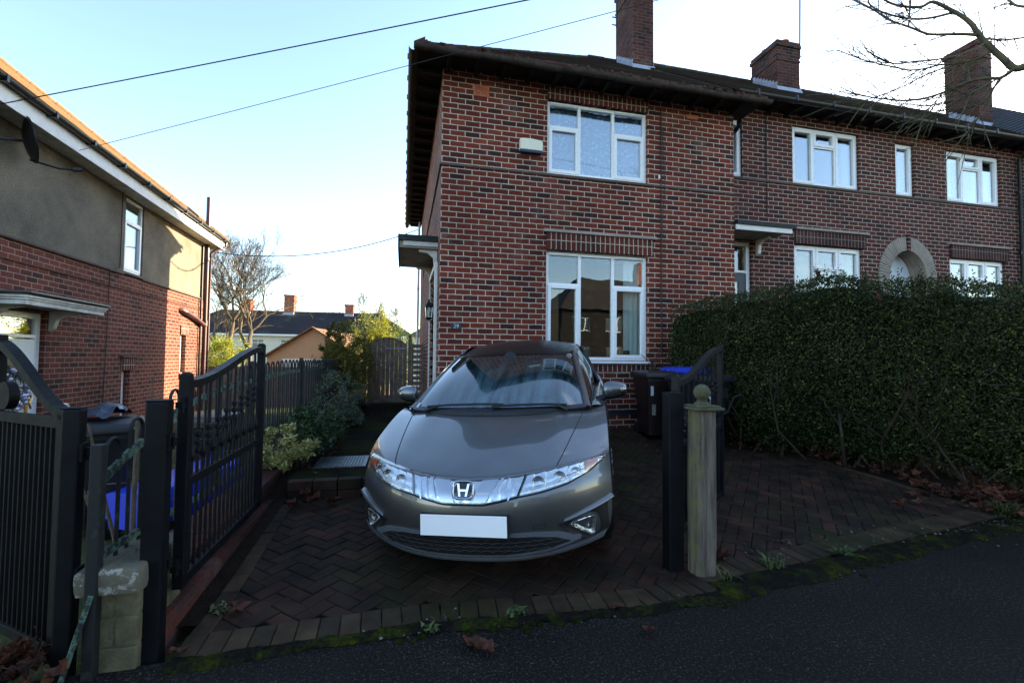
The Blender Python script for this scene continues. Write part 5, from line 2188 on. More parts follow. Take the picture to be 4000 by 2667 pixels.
b.build('lens', M['lens_glass'], gr, smooth=60, local=True)
# emblem: rounded ring with a flared H
ec = on(0, .598, .030)
en = Vector((0, -1, .42)).normalized()
eu = Vector((0, .42, 1)).normalized()
ex_ = Vector((1, 0, 0))


def ep(a, z, d=0):
    return ec + ex_ * a + eu * z + en * d


b = MB()
ring = []
for k in range(40):
    t = 2 * pi * k / 40
    c_, s_ = cos(t), sin(t)
    ring.append(ep(.060 * (abs(c_) ** .45) * (1 if c_ > 0 else -1) * (1 + .05 * s_), .050 * (abs(s_) ** .45) * (1 if s_ > 0 else -1), .006))
b.tube(ring, .0065, 8, closed=True)
for sg in (-1, 1):
    q = [(sg * .038, .036), (sg * .025, .036), (sg * .013, -.036), (sg * .025, -.036)]
    b.prism(q if sg < 0 else q[::-1], ep, .001, .010)
b.prism([(-.020, .004), (.020, .004), (.018, -.008), (-.018, -.008)], ep, 0, .0095)
em = b.build('emblem', M['chrome'], car, smooth=35, local=True)
b = MB()
b.prism([(.058 * cos(t), .050 * sin(t)) for t in [k * pi / 12 for k in range(24)]], ep, -.02, .002)
b.build('emblem_backing', M['car_gloss_black'], em, local=True)

# number plate
pc = on(0, .425, .010)
pn = Vector((0, -1, .10)).normalized()
pu = Vector((0, .10, 1)).normalized()
pp = lambda a, z, d: pc + Vector((1, 0, 0)) * a + pu * z + pn * d
b = MB()
b.prism([(-.268, -.066), (.268, -.066), (.268, .066), (-.268, .066)], pp, -.05, .004)
pb = b.build('plate_holder', M['car_trim'], car, local=True, bevel=.004)
b = MB()
b.prism([(-.262, -.060), (.262, -.060), (.262, .060), (-.262, .060)], pp, .0045, .009)
b.build('number_plate', M['plate_white'], pb, local=True, bevel=.002)

# lower grille, frame, lip
b = MB()
gt = [(-.60, .283), (-.52, .322), (-.40, .345), (-.25, .352), (0, .354), (.25, .352), (.40, .345), (.52, .322), (.60, .283)]
gb = [(-.60, .277), (-.45, .258), (-.25, .247), (0, .244), (.25, .247), (.45, .258), (.60, .277)]
patch(b, [(-.665, .292), (-.53, .350), (-.40, .368), (0, .374), (.40, .368), (.53, .350), (.665, .292)], [(-.665, .275), (-.47, .240), (-.25, .230), (0, .227), (.25, .230), (.47, .240), (.665, .275)], 90, 8, .010, skirt=.02)
gf = b.build('lower_grille_frame', M['car_lip'], car, smooth=60, local=True)
b = MB()
patch(b, gt, gb, 80, 6, .013, skirt=.0)
lg = b.build('lower_grille', M['seam_black'], car, smooth=60, local=True)


def in_grille(x, z):
    m = abs(x)

    def pl(P):
        for (a, za), (c, zc) in zip(P, P[1:]):
            if a <= x <= c:
                return lerp(za, zc, (x - a) / max(1e-6, c - a))
        return None
    t, u = pl(gt), pl(gb)
    return t is not None and u is not None and u < z < t


b = MB()
cwid, chei = .066, .034
for j in range(-1, 7):
    for i in range(-11, 12):
        cx = i * cwid * 1.0 + (cwid / 2 if j % 2 else 0)
        cz = .205 + j * chei * .76
        hx = [(cx - cwid / 2, cz + chei * .25), (cx - cwid / 2 + .020, cz + chei * .5), (cx + cwid / 2 - .020, cz + chei * .5), (cx + cwid / 2, cz + chei * .25)]
        hx = [(cx - cwid * .5, cz), (cx - cwid * .28, cz + chei * .5), (cx + cwid * .28, cz + chei * .5), (cx + cwid * .5, cz)]
        seg = list(zip(hx, hx[1:])) + [((cx + cwid * .5, cz), (cx + cwid * .5 + cwid * .0001, cz - chei * .26))]
        hx2 = [(cx - cwid * .5, cz - chei * .25), (cx - cwid * .5, cz + chei * .25), (cx, cz + chei * .5), (cx + cwid * .5, cz + chei * .25)]
        for p, q in zip(hx2, hx2[1:]):
            if in_grille(*p) and in_grille(*q):
                b.tube([on(*p, .019), on((p[0] + q[0]) / 2, (p[1] + q[1]) / 2, .019), on(*q, .019)], .0032, 5)
b.build('mesh', M['car_trim'], lg, smooth=60, local=True)
b = MB()
patch(b, [(-.82, .270), (-.66, .245), (-.45, .229), (0, .224), (.45, .229), (.66, .245), (.82, .270)], [(-.79, .240), (-.62, .212), (-.4, .198), (0, .192), (.4, .198), (.62, .212), (.79, .240)], 90, 5, .012, lambda u, f: .012 * (1 - f), skirt=.02)
b.build('front_lip', M['car_lip'], car, smooth=60, local=True)

for sg in (-1, 1):
    b = MB()                                               # dark recess round the fog lamp
    patch(b, [(.54, .392), (.66, .416), (.835, .450)], [(.675, .262), (.76, .252), (.838, .272)], 26, 10, .005, lambda u, f: -.022 * sin(pi * min(1, u * 1.2)) * sin(pi * f), mir=sg, skirt=0)
    fr_ = b.build('fog_recess', M['car_trim'], car, smooth=60, local=True)
    b = MB()
    patch(b, [(.575, .417), (.68, .445), (.79, .470), (.855, .486)], [(.56, .396), (.68, .414), (.79, .435), (.855, .452)], 30, 6, .008, lambda u, f: .024 * sin(pi * f) * (.35 + .65 * u), mir=sg, skirt=.02)
    b.build('bumper_blade', M['car_paint'], car, smooth=60, local=True)
    tri = [(.591, .388), (.752, .397), (.735, .272)]
    b = MB()
    P = [on(sg * x, z, .016) for x, z in tri]
    c0 = sum(P, Vector()) / 3
    ns = 20
    loop = []
    for k in range(3):
        for i in range(ns):
            q = P[k].lerp(P[(k + 1) % 3], i / ns)
            loop.append(q)
    n = len(loop)
    sm = [sum((loop[(i + o) % n] for o in range(-4, 5)), Vector()) / 9 for i in range(n)]
    b.tube(sm, .007, 6, closed=True)
    fl = b.build('fog_lamp', M['silver_trim'], car, smooth=60, local=True)
    b = MB()
    inn = [c0 + (q - c0) * .93 for q in sm]
    dep = Vector((0, .022, 0))
    b.add(inn + [c0 + (q - c0) * .55 + dep for q in inn] + [c0 + dep * 1.15], [(i, (i + 1) % n, n + (i + 1) % n, n + i) for i in range(n)] + [(n + i, n + (i + 1) % n, 2 * n) for i in range(n)])
    b.build('bowl', M['reflector'], fl, smooth=30, local=True)
    b = MB()
    b.lathe([(.001, -.012), (.018, -.008), (.024, .0)], c0 + dep * .6, (0, -1, 0), 14)
    b.build('bulb', M['chrome'], fl, smooth=60, local=True)
    b = MB()
    b.add(sm + [c0 + Vector((0, -.010, 0))], [(i, (i + 1) % n, n) for i in range(n)])
    b.build('lens', M['lens_glass'], fl, smooth=180, local=True)
# tow-eye cover and small nozzles
b = MB()
line(b, [(.40, .405), (.47, .412), (.472, .388), (.402, .381), (.40, .405)], .0022, .001)
b.build('tow_cover_gap', M['seam_black'], body, local=True)

# ---- door mirrors
for sg in (-1, 1):
    b = MB()
    c = Vector((sg * .945, 1.47, 1.03))
    rows = []
    for i in range(17):
        u = i / 16 * pi
        row = []
        for k in range(25):
            t = 2 * pi * k / 24
            x = -cos(u)
            rr_ = sin(u) ** .55
            px_ = x * .105
            yy = rr_ * .068 * cos(t)
            if yy > 0:
                yy *= .35
            zz = rr_ * (.072 - .014 * x) * sin(t)
            row.append(c + Vector((sg * px_, yy + px_ * .25, zz + px_ * .05)))
        rows.append(row)
    b.grid(rows)
    mr = b.build('door_mirror', M['car_paint'], car, smooth=180, local=True)
    b = MB()
    b.tube([Vector((sg * .79, 1.42, .955)), Vector((sg * .83, 1.43, .965)), Vector((sg * .90, 1.46, .985))], [.03, .026, .03], 8)
    rows2 = [[p + Vector((0, -.002, -.004)) for p in r[13:24]] for r in rows[3:15]]
    b.grid([[c + (p - c) * 1.02 for p in r[2:9]] for r in rows2])
    b.build('mirror_base', M['car_trim'], mr, smooth=60, local=True)
    b = MB()
    seg = [r[11:15] for r in rows[10:16]]
    b.grid([[c + (p - c) * 1.03 + Vector((0, -.002, 0)) for p in r] for r in seg])
    b.build('repeater', M['reflector'], mr, smooth=60, local=True)

# ---- wheels
for (wy, wz_) in WH:
    for sg in (-1, 1):
        b = MB()
        ax = Vector((sg, 0, 0))
        c = Vector((sg * .77, wy, .312))
        b.lathe([(.20, -.1), (.275, -.105), (.305, -.09), (.312, -.06), (.312, .06), (.305, .088), (.275, .102), (.215, .095), (.205, .085)], c, ax, 40)
        wl = b.build('wheel', M['rubber'], car, smooth=40, local=True)
        b = MB()
        b.lathe([(.21, .088), (.20, .094), (.195, .06), (.19, -.06)], c, ax, 40)
        for k in range(7):
            a = 2 * pi * k / 7
            d_ = Vector((0, cos(a), sin(a)))
            b.bar(c + ax * .085 + d_ * .04, c + ax * .075 + d_ * .2, .045, .025, upv=(sg, 0, 0))
        b.lathe([(.06, .06), (.055, .1), (.03, .105), (.001, .106)], c, ax, 20)
        b.build('rim', M['rim_silver'], wl, smooth=40, local=True)
        b = MB()
        rows = []
        for k in range(25):
            a = pi * 1.25 * k / 24 - pi * .125
            rows.append([Vector((sg * x, wy + (AR + .004) * cos(a), wz_ + (AR + .004) * sin(a))) for x in (.875, .55)])
        b.grid(rows)
        b.add([Vector((sg * .55, wy - .4, .15)), Vector((sg * .55, wy + .4, .15)), Vector((sg * .55, wy + .4, .72)), Vector((sg * .55, wy - .4, .72))], [(0, 1, 2, 3)])
        b.build('arch_liner', M['car_trim'], body, smooth=60, local=True)
b = MB()
b.box(-.72, .45, .17, .72, 4.1, .24)
b.build('underbody', M['seam_black'], body, local=True)
for sg in (-1, 1):
    b = MB()
    def sp_(y, z):
        best = min((p for r in (sR if sg > 0 else sL)[2] for p in r), key=lambda p: (p.y - y) ** 2 + (p.z - z) ** 2)
        return Vector((best.x + sg * .001, y, z))
    for pts in ([(1.42, .93), (1.36, .75), (1.34, .5), (1.38, .30)], [(2.62, .97), (2.6, .7), (2.58, .35)], [(1.38, .30), (2.58, .31)]):
        P = resample(pts, 16)
        b.tube([sp_(y, z) for y, z in P], .004, 5)
    b.build('door_gap', M['seam_black'], body, smooth=60, local=True)
    b = MB()
    for y in (2.35,):
        b.tube([sp_(y - .1, .86) + Vector((sg * .018, 0, 0)), sp_(y, .865) + Vector((sg * .03, 0, 0)), sp_(y + .1, .87) + Vector((sg * .018, 0, 0))], .014, 8)
    b.build('door_handle', M['car_paint'], car, smooth=60, local=True)
    b = MB()
    b.box(sg * .60, 4.16, .80, sg * .76, 4.19, 1.0)
    b.build('tail_light', M['amber'], car, local=True, bevel=.01)
# ------------------------------------------------------------------ gates, posts, railings, walls
def mid(a, c, t):
    return Vector(a).lerp(Vector(c), t)


def swan_gate(name, label, A, B_, zA, zB, zb, zm, nb, group=None, near_low=True, knuckles=True):
    """leaf from hinge A to far end B_ (x, y); top curve rises from zA to zB"""
    A, B_ = Vector((*A, 0)), Vector((*B_, 0))
    d = (B_ - A)
    L = d.length
    d.normalize()
    n = Vector((-d.y, d.x, 0))
    g = thing(name, label, 'gate', (A.x, A.y, zb), 0, group)

    def P(u, z):
        p = A + d * u
        return Vector((p.x, p.y, z))

    def top(u):
        t = max(0, min(1, (u - .05) / (L - .1)))
        return lerp(zA, zB, t * t * (3 - 2 * t))
    for u, zt in ((.025, zA + .03), (L - .025, zB + .015)):
        b = MB()
        b.bar(P(u, zb), P(u, zt), .05, .05, upv=n)
        b.tube([P(u, zt), P(u, zt + .012)], [.034, .018], 4)
        b.build('stile', M['black_iron'], g, bevel=.004)
    for z, h in ((zb + .025, .05), (zm, .045)):
        b = MB()
        b.bar(P(.05, z), P(L - .05, z), .035, h)
        b.build('rail', M['black_iron'], g, bevel=.003)
    b = MB()
    pts = [P(lerp(.04, L - .03, i / 24), top(lerp(.04, L - .03, i / 24)) - .02) for i in range(25)]
    for p, q in zip(pts, pts[1:]):
        b.bar(p, q + (q - p) * .05, .05, .04)
    b.build('top_rail', M['black_iron'], g)
    for i in range(1, nb + 1):
        u = .05 + (L - .1) * i / nb
        if i < nb:                                         # tall bar with a collar of three rings
            zt = top(u) - .03
            b = MB()
            b.tube([P(u, zb + .04), P(u, zt)], .0085, 6)
            for k, dz in enumerate((.27, .315, .36)):
                r = (.017, .023, .017)[k]
                b.lathe([(.007, -.018), (r, -.009), (r, .009), (.007, .018)], P(u, zt - dz), n=10)
            b.build('bar', M['black_iron'], g, smooth=45)
        us = u - (L - .1) / nb / 2                         # short bar ending in a spear
        b = MB()
        b.tube([P(us, zb + .04), P(us, zm + .10)], .0085, 6)
        b.lathe([(.007, 0), (.015, .015), (.019, .04), (.010, .08), (.002, .16)], P(us, zm + .09), n=8)
        b.build('spear_bar', M['black_iron'], g, smooth=45)
    for z in (zb + .12, zA - .12):
        b = MB()
        b.bar(P(-.05, z), P(.02, z), .03, .03)
        b.tube([P(-.02, z - .04), P(-.02, z + .04)], .014, 8)
        b.build('hinge', M['black_iron_old'], g, smooth=40)
    return g, P


gl, PL = swan_gate('driveway_gate', 'tall black iron driveway gate with swan neck top, swung open along the left railings', (-1.075, 2.66), (-1.085, 4.02), 1.275, 1.475, .235, .75, 9, 'pair of black swan neck driveway gates')
gr_, PR = swan_gate('driveway_gate', 'black iron driveway gate standing open in front of the bins and hedge', (1.86, 2.90), (2.885, 3.745), 1.26, 1.525, .165, .80, 9, 'pair of black swan neck driveway gates')
b = MB()
e = PR(1.335, .9)
nrm = Vector((.62, -.78, 0))
b.tube([e, e + Vector((.08, .02, .02)), e + Vector((.18, .05, .16)), e + Vector((.24, .06, .17)), e + Vector((.26, .06, .13))], .011, 6)
b.box(e.x - .04, e.y - .03, 1.06, e.x + .05, e.y + .03, 1.14)
b.tube([PR(1.34, .2), PR(1.34, .75) + Vector((.02, 0, 0))], .011, 6)
b.build('latch', M['black_iron_old'], gr_, smooth=40)

# posts
def metal_post(label, x, y, w, zt, rz=0):
    g = thing('gate_post', label, 'post', (x, y, 0), rz)
    b = MB()
    b.box(-w / 2, -w / 2, -.1, w / 2, w / 2, zt - .006)
    b.build('shaft', M['black_iron'], g, bevel=.008, local=True)
    b = MB()
    b.box(-w / 2 - .003, -w / 2 - .003, zt - .006, w / 2 + .003, w / 2 + .003, zt)
    b.build('cap', M['black_iron_old'], g, bevel=.003, local=True)
    for z in (.42, zt - .2):
        b = MB()
        b.box(w / 2, -.03, z - .04, w / 2 + .012, .03, z + .04)
        b.tube([(w / 2 + .02, 0, z - .02), (w / 2 + .02, 0, z + .02)], .012, 8)
        b.build('hinge_plate', M['black_iron_old'], g, local=True)
    return g


metal_post('square black metal gate post at the front left corner of the driveway', -1.12, 2.53, .088, 1.19, radians(3))
metal_post('slim square black metal gate post right beside the wooden post', 1.80, 2.83, .105, 1.18, radians(-4))
metal_post('square black metal post of the neighbouring garden gate at the left picture edge', -1.425, 2.47, .068, 1.165, radians(6))
g = thing('wooden_post', 'weathered lichen stained wooden post with ball finial beside the pavement', 'post', (1.95, 2.73, 0), radians(-3))
b = MB()
rng = random.Random(3)
rows = []
w = .068
for i in range(13):
    z = lerp(-.08, 1.075, i / 12)
    row = []
    for k in range(24):
        s = k / 24 * 4
        q = int(s)
        f = s - q
        cx, cy = ((-1 + 2 * f, -1), (1, -1 + 2 * f), (1 - 2 * f, 1), (-1, 1 - 2 * f))[q]
        m = .93 if f < .08 else 1
        dn_ = .006 * noise.noise((cx * 1.5, cy * 1.5, z * 2.5))
        row.append((cx * (w * m + dn_) + .010 * (z - .5) * .6, cy * (w * m + dn_), z))
    row.append(row[0])
    rows.append(row)
b.grid(rows)
b.build('shaft', M['weathered_timber'], g, smooth=40, local=True)
b = MB()
b.box(w + .003, -.03, .15, w + .022, .05, 1.02)
b.build('side_batten', M['weathered_timber'], g, local=True, bevel=.004)
b = MB()
b.prism([(-.105, -.10), (.105, -.10), (.105, .10), (-.105, .10)], lambda a, c, d: (a + .006, c, d), 1.075, 1.092)
b.prism([(-.09, -.085), (.09, -.085), (.09, .085), (-.09, .085)], lambda a, c, d: (a + .006, c, d), 1.092, 1.104)
b.build('cap', M['cap_moss'], g, local=True, bevel=.006)
b = MB()
b.lathe([(.055, 0), (.05, .012), (.032, .024), (.036, .034)] + [(.054 * sin(t), .084 - .054 * cos(t)) for t in [.5 + k * (pi - .5) / 14 for k in range(15)]], (.006, 0, 1.104), n=24)
b.build('ball_finial', M['cap_moss'], g, local=True, smooth=50)

# neighbour's gate leaf at the left edge
def picket_gate():
    A, d = Vector((-1.485, 2.53, 0)), Vector((-.80, .60, 0))
    g = thing('garden_gate', 'black iron garden gate with close upright bars at the left picture edge', 'gate', A)
    P = lambda u, z: Vector((A.x + d.x * u, A.y + d.y * u, z))
    n = Vector((.6, .8, 0))
    L = .72
    for u, zt in ((.02, 1.13), (L - .03, 1.50)):
        b = MB()
        b.bar(P(u, .02), P(u, zt), .045, .045, upv=n)
        b.build('stile', M['black_iron_old'], g, bevel=.003)
    for z in (.06, 1.085):
        b = MB()
        b.bar(P(.03, z), P(L - .04, z), .03, .05)
        b.build('rail', M['black_iron_old'], g, bevel=.003)
    b = MB()
    pts = [P(lerp(.0, L - .02, t), lerp(1.12, 1.46, .35 * t + .65 * t * t * (3 - 2 * t))) for t in [i / 14 for i in range(15)]]
    for p, q in zip(pts, pts[1:]):
        b.bar(p, q + (q - p) * .06, .045, .04)
    b.build('top_rail', M['black_iron_old'], g)
    b = MB()
    for i in range(1, 14):
        u = .03 + (L - .06) * i / 14
        b.tube([P(u, .08), P(u, 1.08)], .0095, 6)
    b.build('bars', M['black_iron_old'], g, smooth=50)
    b = MB()
    b.lathe([(.001, -.02), (.07, -.02), (.07, .02), (.001, .02)], P(L - .14, 1.19), n, 20)
    b.build('latch', M['black_iron_old'], g, smooth=40)


picket_gate()

# hooped railing along the boundary
RT = [(2.42, .975), (2.65, 1.06), (3.25, 1.235), (4.0, 1.31), (6, 1.36), (12.2, 1.34)]


def rtop(y):
    for (a, z), (c, w) in zip(RT, RT[1:]):
        if y <= c:
            return lerp(z, w, (y - a) / (c - a))
    return RT[-1][1]


def hooped(x0, y0, y1, label, full):
    g = thing('hooped_railing', label, 'railing', (x0, y0, .3))
    X = lambda y: x0 - .012 * (y - 2.4)
    b = MB()
    n = int((y1 - y0) / .20)
    for i in range(n):
        ya = y0 + .05 + i * .20
        yb = ya + .11
        zt = rtop((ya + yb) / 2)
        yc, r = (ya + yb) / 2, (yb - ya) / 2
        jx = .004 * noise.noise((i * .7, 1, 1))
        arc = [(X(yc) + jx, yc - r * cos(t), zt - r + r * sin(t)) for t in [k * pi / 8 for k in range(9)]]
        b.tube([(X(ya) + jx, ya, .42)] + arc + [(X(yb) + jx, yb, .42)], .0085, 6)
    b.build('hoops', M['green_paint'], g, smooth=60)
    mt = 'lichen_paint'
    for dz, h in ((.145, .042), (None, .036)):
        b = MB()
        ys_ = [y0 + (y1 - y0) * i / 40 for i in range(41)]
        pts = [Vector((X(y), y, (rtop(y) - dz) if dz else .505 - .06 * sstep(2.5, 4, y))) for y in ys_]
        for p, q in zip(pts, pts[1:]):
            b.bar(p, q, .016, h)
        b.build('rail', M[mt], g)
    ps = [y0] + [y0 + 2.2 * k for k in range(1, int((y1 - y0) / 2.2) + 1)]
    for y in ps:
        b = MB()
        b.bar((X(y), y, -.1), (X(y), y, rtop(y) + .03), .045, .045, upv=(0, 1, 0))
        b.build('railing_post', M['green_paint'], g, bevel=.004)
    if full:
        b = MB()
        b.bar((X(y0), y0 - .01, .36), (X(y0) - .11, y0 - .06, -.12), .04, .02)
        b.build('stay', M['lichen_paint'], g)


hooped(-1.30, 2.42, 12.1, 'old green hooped top railing with flaking lichen covered rails along the left boundary', True)

g = thing('stone_pier', 'short old stone and brick pier with flaking white painted cap behind the left gate post', 'pier', (-1.24, 2.62, 0))
b = MB()
rng = random.Random(8)
z = -.12
while z < .335:
    h = .06 + .11 * rng.random()
    h = min(h, .345 - z)
    x = -1.35
    while x < -1.15:
        w = min(.05 + .16 * rng.random(), -1.135 - x)
        j = .006 * rng.random()
        b.box(x + .003, 2.440 + j, z + .003, x + w - .003, 2.52, z + h - .003)
        x += w
    z += h
b.build('stone_blocks', M['pier_stone'], g, bevel=.006)
b = MB()
b.box(-1.345, 2.447, -.12, -1.14, 2.86, .346)
b.build('core', M['pier_stone'], g)
b = MB()
rows = []
for (k_, z_) in ((.97, .346), (1.0, .37), (1.0, .42), (.985, .445), (.93, .455), (.4, .458), (0, .458)):
    r_ = []
    for i in range(48):
        s_ = i / 12
        q_ = int(s_)
        f_ = s_ - q_
        cx, cy = ((-1 + 2 * f_, -1), (1, -1 + 2 * f_), (1 - 2 * f_, 1), (-1, 1 - 2 * f_))[q_]
        n_ = noise.noise((cx * 2.1, cy * 3.3, z_ * 9))
        r_.append((-1.245 + cx * .122 * k_ * (1 + .05 * n_), 2.642 + cy * .232 * k_ * (1 + .03 * n_), z_ + .012 * noise.noise((cx * 2, cy * 3, 4)) * (z_ > .36)))
    r_.append(r_[0])
    rows.append(r_)
b.grid(rows)
b.build('cap', M['pier_cap'], g, smooth=50)
g = thing('boundary_wall', 'low red brick wall under the hooped railings beside the driveway', 'wall', (-1.2, 7, 0))
b = MB()
b.box(-1.40, 2.865, -.2, -1.165, 12.1, .225)
b.box(-1.165, 2.50, -.2, -1.10, 4.55, .13)
b.build('brick_body', M['brick_garden'], g)
b = MB()
y = 2.87
rng = random.Random(2)
while y < 12:
    b.box(-1.42, y, .227, -1.15, y + .106, .285 + .006 * rng.random())
    y += .112
b.build('coping', M['brick_garden'], g, bevel=.008)

# wheelie bins
def wheelie(label, loc, rz, bodym, lidm, W=.56, D=.66, H=.98, rot=None, group=None, sticker=None, lid_open=0):
    g = thing('wheelie_bin', label, 'bin', loc, rz, group)
    if rot:
        g.rotation_euler = rot
    b = MB()
    w0_, d0_ = W * .76, D * .70
    zs = [.06, .10, .55, H - .10, H - .10, H - .04]
    sc = [0, .02, .5, 1.0, 1.06, 1.06]
    rows = []
    for z, s in zip(zs, sc):
        ww, dd = lerp(w0_, W, s) / 2, lerp(d0_, D, s) / 2
        r = []
        for k in range(4):
            cx, cy = ((-1, -1), (1, -1), (1, 1), (-1, 1))[k]
            for a in (0, .5, 1):
                an = pi + k * pi / 2 + a * pi / 2
                r.append((cx * (ww - .05) + .05 * cos(an), cy * (dd - .05) + .05 * sin(an), z))
        r.append(r[0])
        rows.append(r)
    b.grid(rows)
    b.add(rows[0][:-1], [tuple(range(12))])
    for s in (-1, 1):
        b.box(s * W * .2 - .02, -D / 2 + .06, .12, s * W * .2 + .02, -D / 2 + .085, .4)
    b.build('bin_body', M[bodym], g, smooth=40, local=True)
    b = MB()
    hw, hd = W / 2 + .035, D / 2 + .03
    rows = []
    for z, k in ((H - .04, 1), (H + .005, 1.0), (H + .03, .95), (H + .045, .80), (H + .052, .5), (H + .054, .0)):
        rows.append([(cx * hw * k, cy * hd * k - (.02 if k > .9 else 0), z) for cx, cy in ((-1, -1), (-.3, -1.06), (.3, -1.06), (1, -1), (1.02, 0), (1, 1), (0, 1.02), (-1, 1), (-1.02, 0), (-1, -1))])
    b.grid(rows)
    b.tube([(-W * .36, D / 2 + .07, H - .03), (W * .36, D / 2 + .07, H - .03)], .018, 8)
    for s in (-1, 1):
        b.bar((s * W * .3, D / 2, H - .03), (s * W * .3, D / 2 + .07, H - .03), .04, .03)
    b.build('lid', M[lidm], g, smooth=35, local=True)
    for s in (-1, 1):
        b = MB()
        b.lathe([(.001, -.025), (.04, -.025), (.05, -.018), (.085, -.022), (.10, -.012), (.10, .012), (.085, .022), (.05, .018), (.04, .025), (.001, .025)], (s * (W * .34), D / 2 - .05, .10), (1, 0, 0), 24)
        b.build('wheel', M['rubber'], g, smooth=40, local=True)
    if sticker:
        for (x, z, sx, sz, m) in sticker:
            b = MB()
            y = -lerp(d0_, D, .5 if z < .6 else .85) / 2 - .012
            b.box(x - sx, y - .02, z - sz, x + sx, y - .016, z + sz)
            b.build('sticker', M[m], g, local=True)
    return g


wheelie('brown wheelie bin against the house wall below the front window', (3.75, 6.42, gz(6.4)), radians(-4), 'bin_brown', 'bin_brown', W=.44, D=.55, H=.96, sticker=[(-.16, .72, .022, .07, 'label_white'), (-.12, .44, .03, .08, 'sticker_yellow')])
wheelie('wheelie bin with bright blue lid between the brown bin and the hedge', (4.28, 6.28, gz(6.3)), radians(8), 'bin_black', 'bin_blue', W=.54, D=.58, H=1.04)
wheelie('black wheelie bin behind the right driveway gate, in front of the blue lidded bin', (3.92, 5.55, gz(5.5)), radians(14), 'bin_black', 'bin_black', W=.56, D=.58, H=1.02, sticker=[(-.17, .80, .045, .05, 'label_white'), (-.15, .68, .045, .06, 'sticker_yellow')])
wheelie('dark grey wheelie bin in the left garden with torn plastic on its lid', (-2.55, 4.80, -.11), radians(25), 'bin_black', 'bin_black', W=.50, D=.55, H=.90)
wheelie('bright blue wheelie bin lying on its side behind the left gate', (-2.22, 4.40, .12), 0, 'bin_blue', 'bin_blue', W=.52, D=.42, H=1.2, rot=(radians(-90), 0, radians(-22)))
wheelie('small brown bin standing in the left garden behind the gate', (-2.28, 6.45, -.11), radians(-10), 'bin_brown', 'bin_brown', W=.48, D=.52, H=.76)
g = thing('plastic_sheet', 'torn dark plastic sheet on top of the dark grey bin', 'sheet', (-2.6, 4.75, .86))
b = MB()
rows = []
for i in range(15):
    r = []
    for j in range(13):
        u, v = i / 14 - .5, j / 12 - .5
        h = .13 * math.exp(-((u - .25) ** 2 + v * v) * 9) + .06 * noise.noise((u * 5, v * 5, 1)) + .03 * noise.noise((u * 14, v * 14, 2))
        r.append((-2.62 + u * .42, 4.78 + v * .42, .86 + max(0, h) + .005))
    rows.append(r)
b.grid(rows)
b.build('crumpled_film', M['torn_plastic'], g, smooth=60)

# timber gate and slatted screen at the end of the side path
g = thing('timber_gate', 'grey weathered timber gate with arched top at the end of the side path', 'gate', (-.36, 12, PZ))
b = MB()
n = 9
rng = random.Random(6)
for i in range(n):
    x0, x1 = lerp(-.84, .10, i / n), lerp(-.84, .10, (i + 1) / n)
    t = (i + .5) / n * 2 - 1
    z0 = PZ + .03
    za, zc = 1.70 + .19 * (1 - ((i / n) * 2 - 1) ** 2), 1.70 + .19 * (1 - (((i + 1) / n) * 2 - 1) ** 2)
    j = .004 * rng.random()
    b.hexa([(x0 + .002, 12 - j, z0), (x1 - .002, 12 - j, z0), (x1 - .002, 12.022, z0), (x0 + .002, 12.022, z0), (x0 + .002, 12 - j, za), (x1 - .002, 12 - j, zc), (x1 - .002, 12.022, zc), (x0 + .002, 12.022, za)])
b.build('boards', M['wood_gate'], g)
b = MB()
pts = [(lerp(-.85, .11, i / 16), 12.0, 1.71 + .19 * (1 - (i / 8 - 1) ** 2)) for i in range(17)]
for p, q in zip(pts, pts[1:]):
    b.bar(p, q, .05, .03)
b.build('top_trim', M['wood_gate'], g)
for x in (-.93, .17):
    b = MB()
    b.box(x - .045, 11.96, PZ - .05, x + .045, 12.05, 1.86)
    b.lathe([(.06, 0), (.06, .02), (.02, .03), (.045, .07), (.045, .10), (.02, .13), (.001, .14)], (x, 12.0, 1.86), n=12)
    b.build('gate_post', M['wood_gate'], g, bevel=.006)
b = MB()
b.box(-.42, 11.978, 1.62, .08, 11.99, 1.645)
b.build('hinge', M['lead'], g)
g = thing('slatted_screen', 'slatted wooden screen between the timber gate and the house wall', 'screen', (.36, 12, PZ))
b = MB()
for k in range(11):
    b.box(.22, 12 - .012 * (k % 2), PZ + .04 + k * .135, .515, 12.02 - .012 * (k % 2), PZ + .13 + k * .135)
b.build('slats', M['wood_gate'], g)
b = MB()
b.box(.22, 12.025, PZ, .26, 12.06, 1.76)
b.box(.46, 12.025, PZ, .50, 12.06, 1.76)
b.build('batten', M['wood_gate'], g)
# board fence at the end of the left garden
g = thing('board_fence', 'sunlit board fence across the garden behind the railings', 'fence', (-6, 17.2, -.5))
b = MB()
for i in range(62):
    x = -9.0 + i * .125
    b.box(x + .003, 17.2, -.9, x + .122, 17.22, 1.05)
b.build('boards', M['wood_gate'], g)
for i in range(5):
    b = MB()
    b.box(-9.0 + i * 1.9, 17.221, -.9, -8.9 + i * 1.9, 17.32, 1.1)
    b.build('fence_post', M['wood_gate'], g)

# manhole cover
g = thing('manhole_cover', 'shiny steel manhole cover set in the raised side path beside the car', 'cover', (-.62, 5.35, PZ))
b = MB()
b.box(-.88, 5.08, PZ - .01, -.36, 5.62, PZ + .006)
b.build('frame', M['manhole_steel'], g)
b = MB()
b.box(-.855, 5.105, PZ + .0062, -.385, 5.595, PZ + .009)
for i in range(15):
    for j in range(15):
        x, y = -.84 + i * .031, 5.12 + j * .0325
        a = pi / 4 if (i + j) % 2 else -pi / 4
        b.bar((x - .008 * cos(a), y - .008 * sin(a), PZ + .0105), (x + .008 * cos(a), y + .008 * sin(a), PZ + .0105), .005, .003)
b.build('plate', M['manhole_steel'], g)

